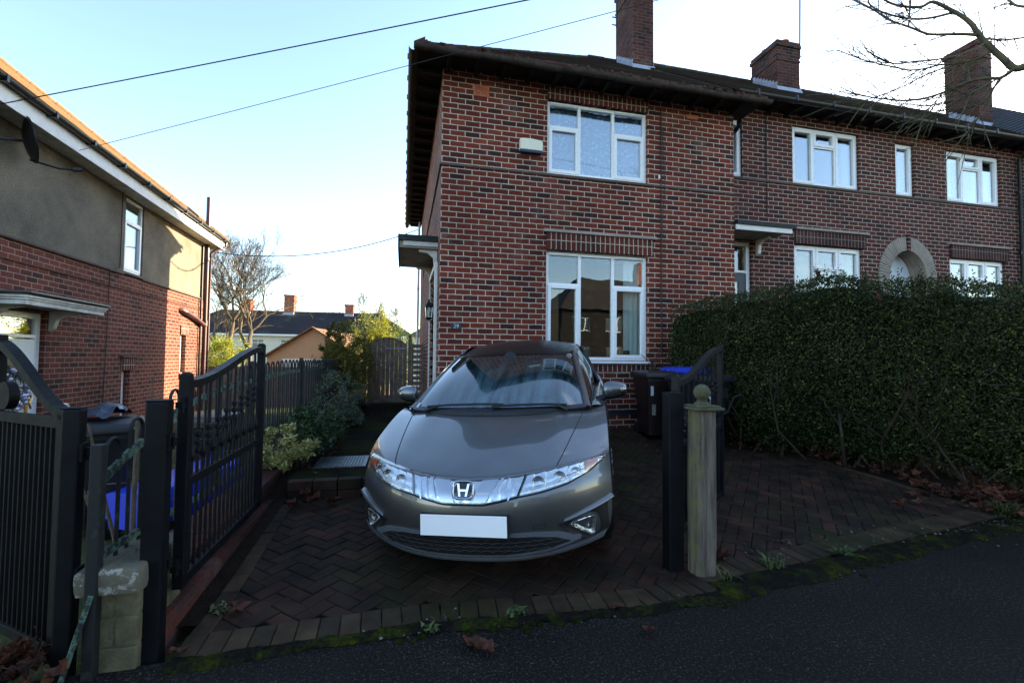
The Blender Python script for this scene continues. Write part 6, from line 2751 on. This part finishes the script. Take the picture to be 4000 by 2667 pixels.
# overhead cables and the pole they come from
def cable(name, label, p, q, sag, r, n=24, grp=None):
    p, q = Vector(p), Vector(q)
    b = MB()
    b.tube([p.lerp(q, i / n) + Vector((0, 0, -4 * sag * (i / n) * (1 - i / n))) for i in range(n + 1)], r, 6)
    o = b.build(name, M['cable_black'], smooth=180)
    return tag(o, label, 'cable', grp)


BRANCHES = [
((6.75,3.62,4.74,0.0360), (6.70,3.68,4.75,0.0309), (6.62,3.73,4.88,0.0276), (6.53,3.78,5.02,0.0249), (6.44,3.84,5.20,0.0224), (6.40,3.88,5.35,0.0201), (6.34,3.93,5.47,0.0180), (6.25,3.99,5.58,0.0159), (6.08,4.06,5.70,0.0139), (5.99,4.12,5.67,0.0120), (5.88,4.19,5.70,0.0102), (5.76,4.26,5.76,0.0084), (5.67,4.31,5.84,0.0067), (5.54,4.38,6.00,0.0050)),
((6.41,3.84,5.20,0.0140), (6.32,3.92,5.25,0.0116), (6.20,4.01,5.29,0.0102), (6.06,4.11,5.34,0.0089), (5.91,4.20,5.46,0.0078), (5.72,4.30,5.59,0.0067), (5.62,4.38,5.74,0.0057), (5.54,4.46,5.86,0.0048), (5.46,4.54,5.98,0.0039), (5.37,4.62,6.11,0.0030)),
((6.31,4.00,5.57,0.0110), (6.05,4.04,5.49,0.0090), (5.82,4.07,5.45,0.0077), (5.61,4.09,5.45,0.0066), (5.37,4.11,5.48,0.0056), (5.21,4.12,5.54,0.0047), (5.15,4.10,5.58,0.0038), (5.09,4.08,5.64,0.0030)),
((6.00,4.28,5.54,0.0060), (5.94,4.22,5.67,0.0051), (5.89,4.17,5.77,0.0045), (5.82,4.11,5.80,0.0040)),
((6.65,3.65,4.72,0.0170), (6.61,3.75,4.67,0.0144), (6.53,3.85,4.71,0.0128), (6.45,3.95,4.72,0.0114), (6.34,4.07,4.68,0.0101), (6.27,4.17,4.66,0.0090), (6.19,4.28,4.66,0.0079), (6.07,4.39,4.68,0.0069), (5.94,4.50,4.74,0.0059), (5.86,4.61,4.81,0.0049), (5.72,4.72,4.90,0.0040), (5.68,4.81,4.99,0.0031), (5.65,4.90,5.09,0.0022)),
((6.51,3.78,4.99,0.0110), (6.49,3.82,4.96,0.0093), (6.40,3.88,4.93,0.0083), (6.24,3.95,4.90,0.0074), (6.10,4.02,4.91,0.0066), (5.98,4.09,4.89,0.0058), (5.82,4.16,4.89,0.0051), (5.69,4.23,4.95,0.0044), (5.56,4.30,5.01,0.0038), (5.41,4.37,5.08,0.0032), (5.27,4.43,5.16,0.0026), (5.17,4.49,5.24,0.0020)),
((6.44,3.79,5.07,0.0090), (6.22,3.80,4.95,0.0072), (5.96,3.82,4.85,0.0061), (5.73,3.83,4.79,0.0051), (5.47,3.85,4.74,0.0043), (5.23,3.87,4.69,0.0035), (5.04,3.87,4.70,0.0027), (4.84,3.87,4.77,0.0020)),
((6.51,3.99,4.75,0.0080), (6.51,4.03,5.00,0.0066), (6.35,4.12,4.98,0.0057), (6.19,4.21,4.93,0.0050), (6.09,4.29,4.88,0.0043), (5.93,4.38,4.80,0.0037), (5.72,4.49,4.73,0.0031), (5.57,4.57,4.71,0.0025), (5.34,4.68,4.78,0.0020)),
((6.62,3.76,4.68,0.0090), (6.58,3.82,4.54,0.0067), (6.55,3.87,4.38,0.0053), (6.50,3.93,4.24,0.0041), (6.42,4.00,4.10,0.0030), (6.24,4.08,4.04,0.0020)),
((6.53,3.78,4.63,0.0070), (6.45,3.87,4.57,0.0054), (6.34,3.96,4.50,0.0044), (6.22,4.05,4.50,0.0035), (6.08,4.14,4.48,0.0027), (5.88,4.25,4.54,0.0020)),
((6.59,3.88,4.45,0.0050), (6.41,4.00,4.42,0.0039), (6.23,4.12,4.43,0.0032), (6.15,4.22,4.40,0.0025), (5.92,4.35,4.46,0.0020)),
((6.57,3.78,4.65,0.0060), (6.48,3.84,4.60,0.0047), (6.34,3.91,4.53,0.0039), (6.21,3.98,4.60,0.0032), (6.06,4.07,4.47,0.0026), (5.95,4.14,4.29,0.0020)),
((6.54,3.86,5.19,0.0080), (6.64,3.84,5.19,0.0071), (6.77,3.81,5.18,0.0065), (7.01,3.75,5.21,0.0060)),
((6.48,3.46,5.26,0.0100), (6.48,3.53,5.33,0.0081), (6.50,3.59,5.43,0.0070), (6.52,3.65,5.52,0.0060)),
]
POLE = Vector((12.4, .5, 7.0))
cable('overhead_cable', 'upper overhead cable running from the left house eave across the sky', (-4.96, 7.0, 4.53), POLE + Vector((0, 0, -.25)), .06, .0065, grp='overhead cables')
cable('overhead_cable', 'lower thin overhead cable passing in front of the end house roof', (-5.0, 8.5, 4.60), POLE + Vector((0, 0, .2)), .05, .0042, grp='overhead cables')
cable('overhead_cable', 'sagging black cable slung between the left house and the end house', (-5.5, 15.15, 4.45), (.46, 15.2, 5.60), .42, .014, grp='overhead cables')
b = MB()
b.tube([(12.4, .5, -.2), (12.42, .5, 4), (12.4, .5, 7.6)], [.15, .13, .11], 12)
po = thing('utility_pole', 'wooden utility pole on the pavement to the right, outside the picture', 'pole', (12.4, .5, 0))
b.build('pole', M['bark'], po, smooth=60)
b = MB()
b.bar((11.9, .5, 7.2), (12.9, .5, 7.2), .08, .1)
b.build('crossarm', M['dark_wood'], po)


# ------------------------------------------------------------------ plants
def leaf(b, p, d, n, L, W, fold=.25):
    """one folded leaf: two quads sharing the midrib"""
    d = d.normalized()
    s = d.cross(n)
    if s.length < 1e-4:
        s = d.orthogonal()
    s.normalize()
    u = s.cross(d)
    a = p
    e = p + d * L
    m = p + d * L * .45 - u * 0
    l1 = m + s * W * .5 + u * W * fold
    r1 = m - s * W * .5 + u * W * fold
    o = len(b.v)
    b.v += [tuple(a), tuple(l1), tuple(e), tuple(r1)]
    b.f += [(o, o + 1, o + 2), (o, o + 2, o + 3)]
    b.m += [0, 0]


def rv(rng):
    while True:
        v = Vector((rng.uniform(-1, 1), rng.uniform(-1, 1), rng.uniform(-1, 1)))
        if .01 < v.length < 1:
            return v.normalized()


# the hedge: a path of centre points with width and height
HP = [((4.72, 6.92), .86, 2.30), ((5.25, 6.1), 1.0, 2.50), ((5.95, 5.1), 1.05, 2.55), ((6.55, 4.2), .95, 2.36), ((6.85, 3.3), .85, 2.16), ((7.3, 2.2), .9, 2.1), ((8.4, 1.4), .9, 2.0)]


def hpath(t):
    t = max(0, min(.9999, t)) * (len(HP) - 1)
    i = int(t)
    f = t - i
    (a, wa, ha), (c, wc, hc) = HP[i], HP[i + 1]
    d = Vector((c[0] - a[0], c[1] - a[1], 0)).normalized()
    return Vector((lerp(a[0], c[0], f), lerp(a[1], c[1], f), 0)), d, lerp(wa, wc, f), lerp(ha, hc, f)


def hsurf(t, s, k=1.0):
    """s in 0..1 goes from the camera-side foot over the top to the far foot"""
    c, d, w, h = hpath(t)
    n = Vector((d.y, -d.x, 0))                               # towards the far side
    n = -n if n.x > 0 else n                                 # camera side is -x
    if s < .44:
        g = s / .44
        z = lerp(.20 + .16 * noise.noise((t * 14, 2, 2)), h - .16, g)
        off = w * (.84 + .16 * sin(pi * min(1, g * .9 + .12)))
    elif s < .56:
        g = (s - .44) / .12
        z = h - .16 + .16 * sin(pi * g)
        off = w * lerp(.96, -.96, g)
    else:
        g = (s - .56) / .44
        z = lerp(h - .16, .4, g)
        off = -w * .95
    p = c + n * off
    p.z = z
    lump = .13 * noise.noise((p.x * 1.1, p.y * 1.1, p.z * 1.3)) + .07 * noise.noise((p.x * 3.1, p.y * 3.1, p.z * 3.1)) + .03 * noise.noise((p.x * 8, p.y * 8, p.z * 8))
    cc = c + Vector((0, 0, h * .5))
    out = (p - cc)
    out.z *= .5
    out.normalize()
    return p * 1.0 + out * (lump * 1.4 - (1 - k)), out


hedge = thing('hedge', 'tall dense dark green privet hedge filling the right side between driveway and terrace', 'hedge', (6.1, 5, .2))
rng = random.Random(21)
b = MB()
for i in range(105000):
    t = rng.random() ** .9
    s = rng.random() * .62
    dep = abs(rng.gauss(0, .07))
    p, out = hsurf(t, s, 1 - dep)
    if s < .06 and rng.random() < .5:
        continue
    thin = noise.noise((p.x * 2.2, p.y * 2.2, p.z * 2.2 + 9))
    if thin < -.34 and rng.random() < .6:
        continue
    d = (rv(rng) * .9 + out * .5 + Vector((0, 0, .25))).normalized()
    sz = rng.uniform(.020, .042)
    leaf(b, p, d, (out + rv(rng) * .7), sz, sz * .62)
# loose shoots above the top and low straggling ones
for i in range(620):
    t = rng.random()
    s = rng.uniform(.36, .60)
    p, out = hsurf(t, s)
    d = (Vector((0, 0, 1)) + rv(rng) * .55 + out * .3).normalized()
    L = rng.uniform(.05, .16)
    for k in range(7):
        leaf(b, p + d * L * k / 6, (d + rv(rng) * 1.2).normalized(), rv(rng), rng.uniform(.025, .04), .018)
b.build('foliage', M['hedge_leaf'], hedge)
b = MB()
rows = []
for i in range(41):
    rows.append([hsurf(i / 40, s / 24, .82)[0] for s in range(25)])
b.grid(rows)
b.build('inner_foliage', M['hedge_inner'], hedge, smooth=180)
b = MB()
for i in range(150):
    t = rng.random()
    c, d, w, h = hpath(t)
    n = Vector((-1, 0, 0))
    p = c + Vector((rng.gauss(-.35, .35) * w, rng.gauss(0, .2), 0))
    p.z = gz(p.y) - .05
    r = rng.uniform(.008, .022)
    q = p + Vector((rng.gauss(-.12, .15), rng.gauss(0, .15), .45))
    e = q + Vector((rng.gauss(-.15, .2), rng.gauss(0, .2), .6))
    b.tube([p, q, e], [r, r * .8, r * .4], 5)
    for k in range(3):
        a = q.lerp(e, rng.random())
        b.tube([a, a + Vector((rng.gauss(-.15, .15), rng.gauss(0, .2), .25 + .2 * rng.random()))], [r * .4, r * .15], 4)
for i in range(130):                                        # bare twigs showing at the face, mostly at the near end
    t = rng.uniform(.5, .8) if rng.random() < .75 else rng.random()
    p, out = hsurf(t, rng.uniform(.02, .34), .93)
    q = p + (rv(rng) * .8 + out * .35 + Vector((0, 0, .3))).normalized() * rng.uniform(.12, .38)
    b.tube([p, p.lerp(q, .5) + rv(rng) * .02, q], [.007, .005, .002], 4)
b.build('stems', M['twig_brown'], hedge, smooth=60)


def bush(name, label, cat, c, rad, n, L, W, mat, rng, stems=14, shell=.55, lump=.35, upb=.3, stem_mat='twig_brown', core=False, base=None, group=None):
    c = Vector(c)
    base = c.z - rad[2] if base is None else base
    g = thing(name, label, cat, (c.x, c.y, base), 0, group)
    b = MB()
    sd_ = rng.random() * 50
    cl = []
    for k in range(max(8, n // 110)):
        v = rv(rng)
        cl.append((v * rng.uniform(shell, 1.02), rng.uniform(.14, .30)))
    for i in range(n):
        o, r = cl[int(rng.random() * len(cl))]
        v = o + rv(rng) * r * rng.random() ** .5
        k = 1 + lump * noise.noise((v.x * 1.8 + sd_, v.y * 1.8, v.z * 1.8))
        p = c + Vector((v.x * rad[0], v.y * rad[1], v.z * rad[2])) * k
        if p.z < base + .02:
            continue
        d = (rv(rng) + v.normalized() * .6 + Vector((0, 0, upb))).normalized()
        s = rng.uniform(.7, 1.25)
        leaf(b, p, d, v + rv(rng) * .8, L * s, W * s)
    b.build('foliage', M[mat], g)
    b = MB()
    for i in range(stems):
        o, r = cl[i % len(cl)]
        e = c + Vector((o.x * rad[0], o.y * rad[1], abs(o.z) * rad[2] if i % 2 else o.z * rad[2])) * .9
        s = Vector((c.x + rng.gauss(0, .12) * rad[0], c.y + rng.gauss(0, .12) * rad[1], base - .03))
        m = s.lerp(e, .5) + Vector((rng.gauss(0, .05), rng.gauss(0, .05), .1 * rad[2]))
        q = .012 * (rad[2] ** .5)
        b.tube([s, m, e], [q, q * .7, q * .25], 5)
    b.build('stems', M[stem_mat], g, smooth=60)
    return g


rng = random.Random(33)
bush('shrub', 'small variegated cream and green shrub at the front of the side bed', 'shrub', (-1.20, 5.15, .47), (.34, .36, .23), 3200, .036, .022, 'leaf_variegated', rng, stems=16, base=.10)
bush('shrub', 'low cream leaved shrub spilling over the brick step', 'shrub', (-.98, 5.2, .40), (.20, .22, .10), 1000, .034, .02, 'leaf_variegated', rng, stems=10, base=.2)
bush('shrub', 'dark green leafy plants behind the variegated shrub', 'shrub', (-1.12, 6.0, .50), (.38, .75, .30), 4200, .05, .024, 'leaf_dark', rng, stems=18, base=.2)
bush('shrub', 'rounded grey green shrub leaning over the side path', 'shrub', (-1.10, 8.3, .66), (.44, .95, .50), 6500, .042, .018, 'leaf_grey', rng, stems=24, base=.22)
bush('shrub', 'dark leafy shrub between the railings and the grey green shrub', 'shrub', (-1.18, 7.0, .50), (.34, .6, .30), 3000, .045, .02, 'leaf_grey', rng, stems=14, base=.22)
bush('shrub', 'tall olive green conifer like shrub beside the timber gate', 'shrub', (-1.28, 11.0, 1.12), (.58, .9, .95), 12000, .06, .024, 'leaf_olive', rng, stems=26, base=.2, lump=.6, shell=.3)
bush('shrub', 'narrow upright olive spire above the conifer like shrub', 'shrub', (-1.62, 11.5, 1.75), (.26, .26, .62), 2200, .07, .024, 'leaf_olive', rng, stems=10, base=.2, lump=.6)
bush('bush', 'tall yellow green bush rising behind the timber gate', 'bush', (-.95, 17.2, 1.45), (1.0, 1.1, 1.75), 15000, .10, .032, 'leaf_yellowgreen', rng, stems=40, base=-.6, lump=.6, shell=.25)
bush('bush', 'lighter green bush behind the timber gate beside the end house', 'bush', (.0, 18.4, 1.15), (.72, .8, 1.75), 6500, .09, .028, 'leaf_green', rng, stems=26, base=-.6, lump=.6, shell=.25)
bush('bush', 'rounded bright yellow green bush behind the railings under the bare tree', 'bush', (-9.5, 26.8, .75), (1.45, 1.4, 1.65), 12000, .12, .055, 'leaf_yellowgreen', rng, stems=20, base=-.9, lump=.4)
bush('bush', 'dark bush low behind the board fence below the yellow green bush', 'bush', (-8.2, 24.2, -.1), (1.4, 1.0, .8), 5000, .12, .055, 'leaf_green', rng, stems=14, base=-.9, lump=.4)


# ---- bare trees
def tree(name, label, base, height, trunks, depth, mat, rng, spread=.6, r0_=.16, twig=.006, loc=None, upw=.25, ratio=.78, first=.28, sides=6):
    g = thing(name, label, 'tree', base)
    b, t = MB(), MB()
    base = Vector(base)

    def grow(p, d, L, r, lev):
        n = 4
        pts, rr = [p.copy()], [r]
        for i in range(n):
            d = (d + rv(rng) * .16 + Vector((0, 0, upw * .12))).normalized()
            p = p + d * (L / n)
            pts.append(p.copy())
            rr.append(max(twig * .6, r * (1 - .20 * (i + 1) / n)))
        (b if lev < 3 else t).tube(pts, rr, sides if lev < 3 else (4 if lev < 5 else 3), cap=False)
        if lev >= depth:
            return
        k = 3 if (lev > 0 and rng.random() < .45) else 2
        for i in range(k):
            ax = d.orthogonal()
            ax.rotate(Matrix.Rotation(rng.random() * 2 * pi, 3, d))
            a = rng.uniform(.25, .75) * spread * 1.4
            nd = d.copy()
            nd.rotate(Matrix.Rotation(a, 3, ax))
            nd = (nd + Vector((0, 0, upw))).normalized()
            grow(p, nd, L * rng.uniform(ratio - .1, ratio + .08), rr[-1] * (.84 if i == 0 else .70), lev + 1)
        if lev >= 2:                                        # side shoots
            for i in range(2):
                q = pts[rng.randrange(1, n)]
                nd = (d + rv(rng) * .9).normalized()
                grow(q, nd, L * .5, r * .35, max(lev + 2, depth - 1))
    for (off, d, Ls, rs) in trunks:
        grow(base + Vector(off), Vector(d).normalized(), height * first * Ls, r0_ * rs, 0)
    b.build('trunk', M[mat], g, smooth=60)
    t.build('crown', M[mat], g)
    return g


rng = random.Random(12)
tree('bare_tree', 'large bare tree with two pale leaning trunks catching the low sun behind the railings', (-13.2, 42, -1.4), 12.6,
     [((.3, 0, 0), (.30, 0, 1), 1.0, 1.0), ((-.3, .2, 0), (-.10, .1, 1), 1.15, 1.0), ((-.4, .3, 0), (-.5, .1, 1), .9, .7)], 8, 'bark', rng, spread=.66, r0_=.27, twig=.0135, upw=.13, ratio=.815, first=.215)
tree('bare_tree', 'faint bare tree far behind the yellow green bush', (-6.4, 81, -1.5), 14.5, [((0, 0, 0), (0, 0, 1), 1, 1), ((1.5, 0, 0), (.25, 0, 1), .85, .7), ((-2, 0, 0), (-.25, 0, 1), .8, .6)], 7, 'bark_far', rng, spread=.55, r0_=.22, twig=.026, upw=.15, ratio=.80, first=.24)

# ---- street tree whose branches reach in at the top right
st = thing('street_tree', 'bare street tree branches reaching into the sky at the top right', 'tree', (9.0, 1.6, 0))
b = MB()
b.tube([(9.0, 1.6, -.1), (8.95, 1.65, 1.2), (8.8, 1.8, 2.6), (8.4, 2.2, 3.6)], [.22, .17, .14, .10], 12)
b.tube([(8.4, 2.2, 3.6), (7.8, 2.8, 4.25), (7.2, 3.3, 4.62), (6.75, 3.62, 4.74)], [.10, .07, .05, .037], 10)
b.tube([(8.4, 2.2, 3.6), (8.6, 2.3, 5), (8.3, 2.5, 6.8), (8.5, 2.4, 8.2)], [.09, .07, .045, .02], 8)
b.tube([(8.8, 1.8, 2.6), (9.4, 1.2, 4.0), (9.8, .6, 5.6), (10.0, .2, 7.4)], [.10, .08, .05, .02], 8)
b.build('trunk', M['bark_street'], st, smooth=60)
b, tw = MB(), MB()
rng = random.Random(17)
for br in BRANCHES:
    pts = [Vector(p[:3]) for p in br]
    rr = [p[3] * 1.05 + .0035 for p in br]
    dense, dr = [], []
    for i in range(len(pts) - 1):
        for k in range(4):
            q = crom([tuple(p) for p in pts], (i + k / 4) / (len(pts) - 1))
            dense.append(Vector(q))
            dr.append(lerp(rr[i], rr[i + 1], k / 4))
    dense.append(pts[-1])
    dr.append(rr[-1])
    b.tube(dense, dr, 7)
    # buds and twigs
    for i in range(2, len(dense)):
        if rng.random() < .5:
            d = (dense[i] - dense[i - 1]).normalized()
            nd = (d * .9 + rv(rng) * .9).normalized()
            L = rng.uniform(.015, .035)
            tw.tube([dense[i], dense[i] + nd * L], [dr[i] * .5 + .0012, .0015], 4)
        if rng.random() < .6:
            d = (dense[i] - dense[i - 1]).normalized()
            nd = (d * .9 + rv(rng) * .55 + Vector((0, 0, -.1))).normalized()
            L = rng.uniform(.15, .62)
            q = dense[i] + nd * L * .5 + rv(rng) * .02
            e = dense[i] + nd * L + rv(rng) * .05
            r = min(dr[i] * .75, .0056)
            tw.tube([dense[i], q, e], [r, r * .85, .003], 4)
            for k in range(3):
                p = dense[i].lerp(e, rng.random())
                tw.tube([p, p + (nd + rv(rng) * .8).normalized() * rng.choice((.025, .03, .16))], [.0034, .002], 3)
b.add(tw.v, tw.f)
b.build('branches', M['bark_street'], st, smooth=60)

# ---- dead stems by the left gate
rng = random.Random(9)
g = thing('dead_shrub', 'bare dead grey stems standing behind the lichen covered railing', 'plant', (-1.62, 3.5, -.1))
b = MB()
for (x, y, tx, ty, h, r) in ((-1.62, 3.4, -1.72, 3.6, 1.0, .017), (-1.75, 3.6, -2.0, 3.6, .95, .012), (-1.55, 3.3, -1.95, 3.35, .80, .010), (-1.6, 3.45, -1.60, 3.5, 1.25, .008), (-1.66, 3.5, -1.45, 3.6, .9, .008)):
    p, q = Vector((x, y, -.12)), Vector((tx, ty, h))
    m = p.lerp(q, .5) + rv(rng) * .03
    b = MB()
    b.tube([p, m, q], [r, r * .9, r * .6], 7)
    for k in range(4):
        a = m.lerp(q, rng.uniform(.1, .95))
        e = a + (rv(rng) + Vector((0, 0, .3))).normalized() * rng.uniform(.08, .2)
        b.tube([a, e], [r * .45, .002], 5)
    b.build('stem', M['bark'], g, smooth=60)


# ---- fallen leaves
def maple(b, c, size, rz, tilt, rng, curl=.35):
    lobes = []
    n = 5
    for k in range(n):
        a = (k - 2) * 1.02
        L = (1.0, .92, .62)[abs(k - 2)]
        lobes += [(a - .33, L * .56), (a - .14, L * .80), (a, L), (a + .14, L * .80)]
    lobes += [(2.37, .5), (2.75, .30), (3.14, .12), (3.53, .30), (3.9, .5)]
    m = Matrix.Rotation(rz, 4, 'Z') @ Matrix.Rotation(tilt, 4, 'X') @ Matrix.Rotation(rng.uniform(-.3, .3), 4, 'Y')
    c = Vector(c)
    ph = rng.random() * 6
    vs = [(0, 0, 0)]
    mid_ = []
    for a, r in lobes:
        r *= size * .5
        mid_.append((r * .5 * sin(a), r * .5 * cos(a), curl * size * .12 * sin(a * 2 + ph)))
    out = []
    for a, r in lobes:
        r *= size * .5
        out.append((r * sin(a), r * cos(a), curl * size * (.28 * abs(sin(a * 1.7 + ph)) + .12 * rng.random())))
    k = len(lobes)
    vs = [c + (m @ Vector(p)) for p in vs + mid_ + out]
    fs = []
    for i in range(k):
        j = (i + 1) % k
        fs.append((0, 1 + i, 1 + j))
        fs.append((1 + i, 1 + k + i, 1 + k + j, 1 + j))
    b.add(vs, fs)
    st_ = m @ Vector((0, -size * .06, 0))
    b.tube([c + st_, c + (m @ Vector((.01, -size * .5, size * .06)))], .0016, 4)


LEAVES = [((.36, 2.26, .012), .17, 'large curled brown leaf on the asphalt in front of the car', .5),
          ((.42, 2.20, .02), .13, 'smaller brown leaf touching the large one on the asphalt', .3),
          ((-.86, 2.83, .03), .16, 'orange brown leaf lying on the blocks beside the left gate', .35),
          ((-1.0, 2.50, .02), .12, 'brown leaf against the foot of the left gate post', .4),
          ((1.26, 2.19, .012), .09, 'thin curled leaf alone on the asphalt right of the plate', .6),
          ((1.18, 2.42, .02), .10, 'dull brown leaf on the moss edge left of the wooden post', .5),
          ((2.16, 2.83, .035), .19, 'big dark brown leaf at the foot of the wooden post on its right', .6),
          ((5.0, 3.62, .07), .20, 'long brown leaf on the blocks near the right hand grass tuft', .4),
          ((2.62, 3.45, .06), .09, 'small pale brown leaf on the mossy blocks right of the wooden post', .3),
          ((-.9, 4.36, .12), .18, 'brown leaf at the left end of the heap under the brick step', .7),
          ((-.74, 4.34, .15), .2, 'brown leaf on top of the heap under the brick step', .8),
          ((-.60, 4.38, .12), .18, 'brown leaf at the right end of the heap under the brick step', .7),
          ((-.82, 4.44, .18), .16, 'brown leaf leaning on the brick step above the heap', .9),
          ((3.35, 5.6, .19), .10, 'small brown leaf on dark blocks behind the right gate', .3)]
rng = random.Random(15)
for p, s, lab, cu in LEAVES:
    b = MB()
    z = gz(p[1]) + .006 + (p[2] - gz(p[1]) if p[2] > gz(p[1]) else 0)
    maple(b, (p[0], p[1], max(z, p[2])), s, rng.random() * 6.28, rng.uniform(-.25, .25), rng, cu)
    tag(b.build('fallen_leaf', M['leaf_fallen']), lab, 'leaf', 'brown leaves fallen on the ground')
# leaves caught in the hedge
for (t, s, lab) in ((.395, .40, 'brown leaf caught in the hedge face'), (.30, .46, 'brown leaf caught on top of the hedge below the terrace window')):
    p, out = hsurf(t, s, 1.05)
    b = MB()
    maple(b, p + out * .03, .17, 1.0, 1.2, rng, .5)
    tag(b.build('fallen_leaf', M['leaf_fallen']), lab, 'leaf', 'brown leaves fallen on the ground')
b = MB()
for i in range(340):
    y = rng.uniform(3.0, 6.6)
    x = DX1 - .02 * y + abs(rng.gauss(.15, .35)) - .06
    h = gz(y) + .03 + .05 * sstep(0, 1.2, x - DX1) + .03 * rng.random()
    if rng.random() < .55:
        x, y = rng.gauss(6.0, .45), rng.gauss(3.3, .25)
        h = .05 + .1 * rng.random()
    maple(b, (x, y, h), rng.uniform(.06, .17), rng.random() * 6.28, rng.gauss(0, .5), rng, .6)
for i in range(60):
    x, y = rng.gauss(-1.62, .10), rng.gauss(2.38, .10)
    maple(b, (x, y, .02 + .10 * rng.random()), rng.uniform(.08, .16), rng.random() * 6.28, rng.gauss(0, .5), rng, .7)
for i in range(40):
    y = rng.uniform(4.8, 11)
    maple(b, (rng.gauss(-.85, .1), y, PZ + .015), rng.uniform(.05, .1), rng.random() * 6.28, rng.gauss(0, .4), rng, .5)
tag(b.build('leaf_litter', M['leaf_fallen']), 'drifts of brown leaves under the hedge and against the left posts', 'leaves', kind='stuff')
b = MB()
for i in range(620):
    if rng.random() < .5:
        x = rng.uniform(-.9, 5.2)
        y = edge_y(x) + rng.gauss(.06, .05)
    else:
        x, y = rng.uniform(2.0, 5.6), rng.gauss(2.95, .12)
    s = rng.uniform(.003, .011)
    b.lathe([(.001, 0), (s, s * .3), (s * .7, s * .8), (.001, s)], (x, y, gz(y) + .004), n=5)
tag(b.build('pebbles', M['rubble']), 'small stones and grit along the pavement edge', 'grit', kind='stuff')

# cushions of moss along the asphalt edge
b = MB()
for i in range(420):
    x = rng.uniform(.0, 2.2) if rng.random() < .2 else rng.uniform(1.4, 8)
    if noise.noise((x * 1.1, 7, 1)) < -.12:
        continue
    y = edge_y(x) + rng.gauss(-.02, .035)
    s = rng.uniform(.008, .028)
    b.lathe([(s, -.004), (s * .9, s * .16), (s * .5, s * .30), (.001, s * .34)], (x, y, .003), n=7)
tag(b.build('moss_cushions', M['moss_green'], smooth=180), 'cushions of bright green moss along the asphalt edge', 'moss', kind='stuff')


# weeds
def tuft(label, p, n, L, rng, broad=False):
    g = MB()
    for i in range(n):
        a = rng.random() * 6.28
        d = Vector((cos(a), sin(a), rng.uniform(.5, 2.2))).normalized()
        q = Vector(p) + Vector((rng.gauss(0, .03), rng.gauss(0, .02), 0))
        l = L * rng.uniform(.5, 1.2)
        w = .004 if not broad else .012
        s = Vector((-d.y, d.x, 0)).normalized() * w
        m = q + d * l * .6
        e = q + d * l + Vector((cos(a), sin(a), -1.0)) * l * .25
        g.add([q - s, q + s, m + s * .8, m - s * .8, e], [(0, 1, 2, 3), (3, 2, 4)])
    return tag(g.build('grass_tuft', M['grass_blade']), label, 'weed', 'weeds along the pavement edge')


tuft('upright grass tuft just right of the wooden post', (2.46, 2.70, .005), 50, .13, rng)
tuft('low pale weed further right along the edging blocks', (3.12, 2.74, .005), 40, .09, rng, True)
tuft('wide grass clump at the right hand end of the edging blocks', (5.35, 3.12, .01), 190, .20, rng)
tuft('small weed on the mossy edge in front of the car', (.62, 2.50, .005), 30, .06, rng, True)
tuft('tiny weed at the pavement edge left of the large brown leaf', (.16, 2.46, .005), 22, .05, rng, True)
tuft('little green weed beside the left gate on the edging', (-.93, 2.86, .01), 20, .05, rng, True)
tuft('dry straw coloured grass at the foot of the wooden post', (2.05, 2.62, .005), 26, .10, rng)
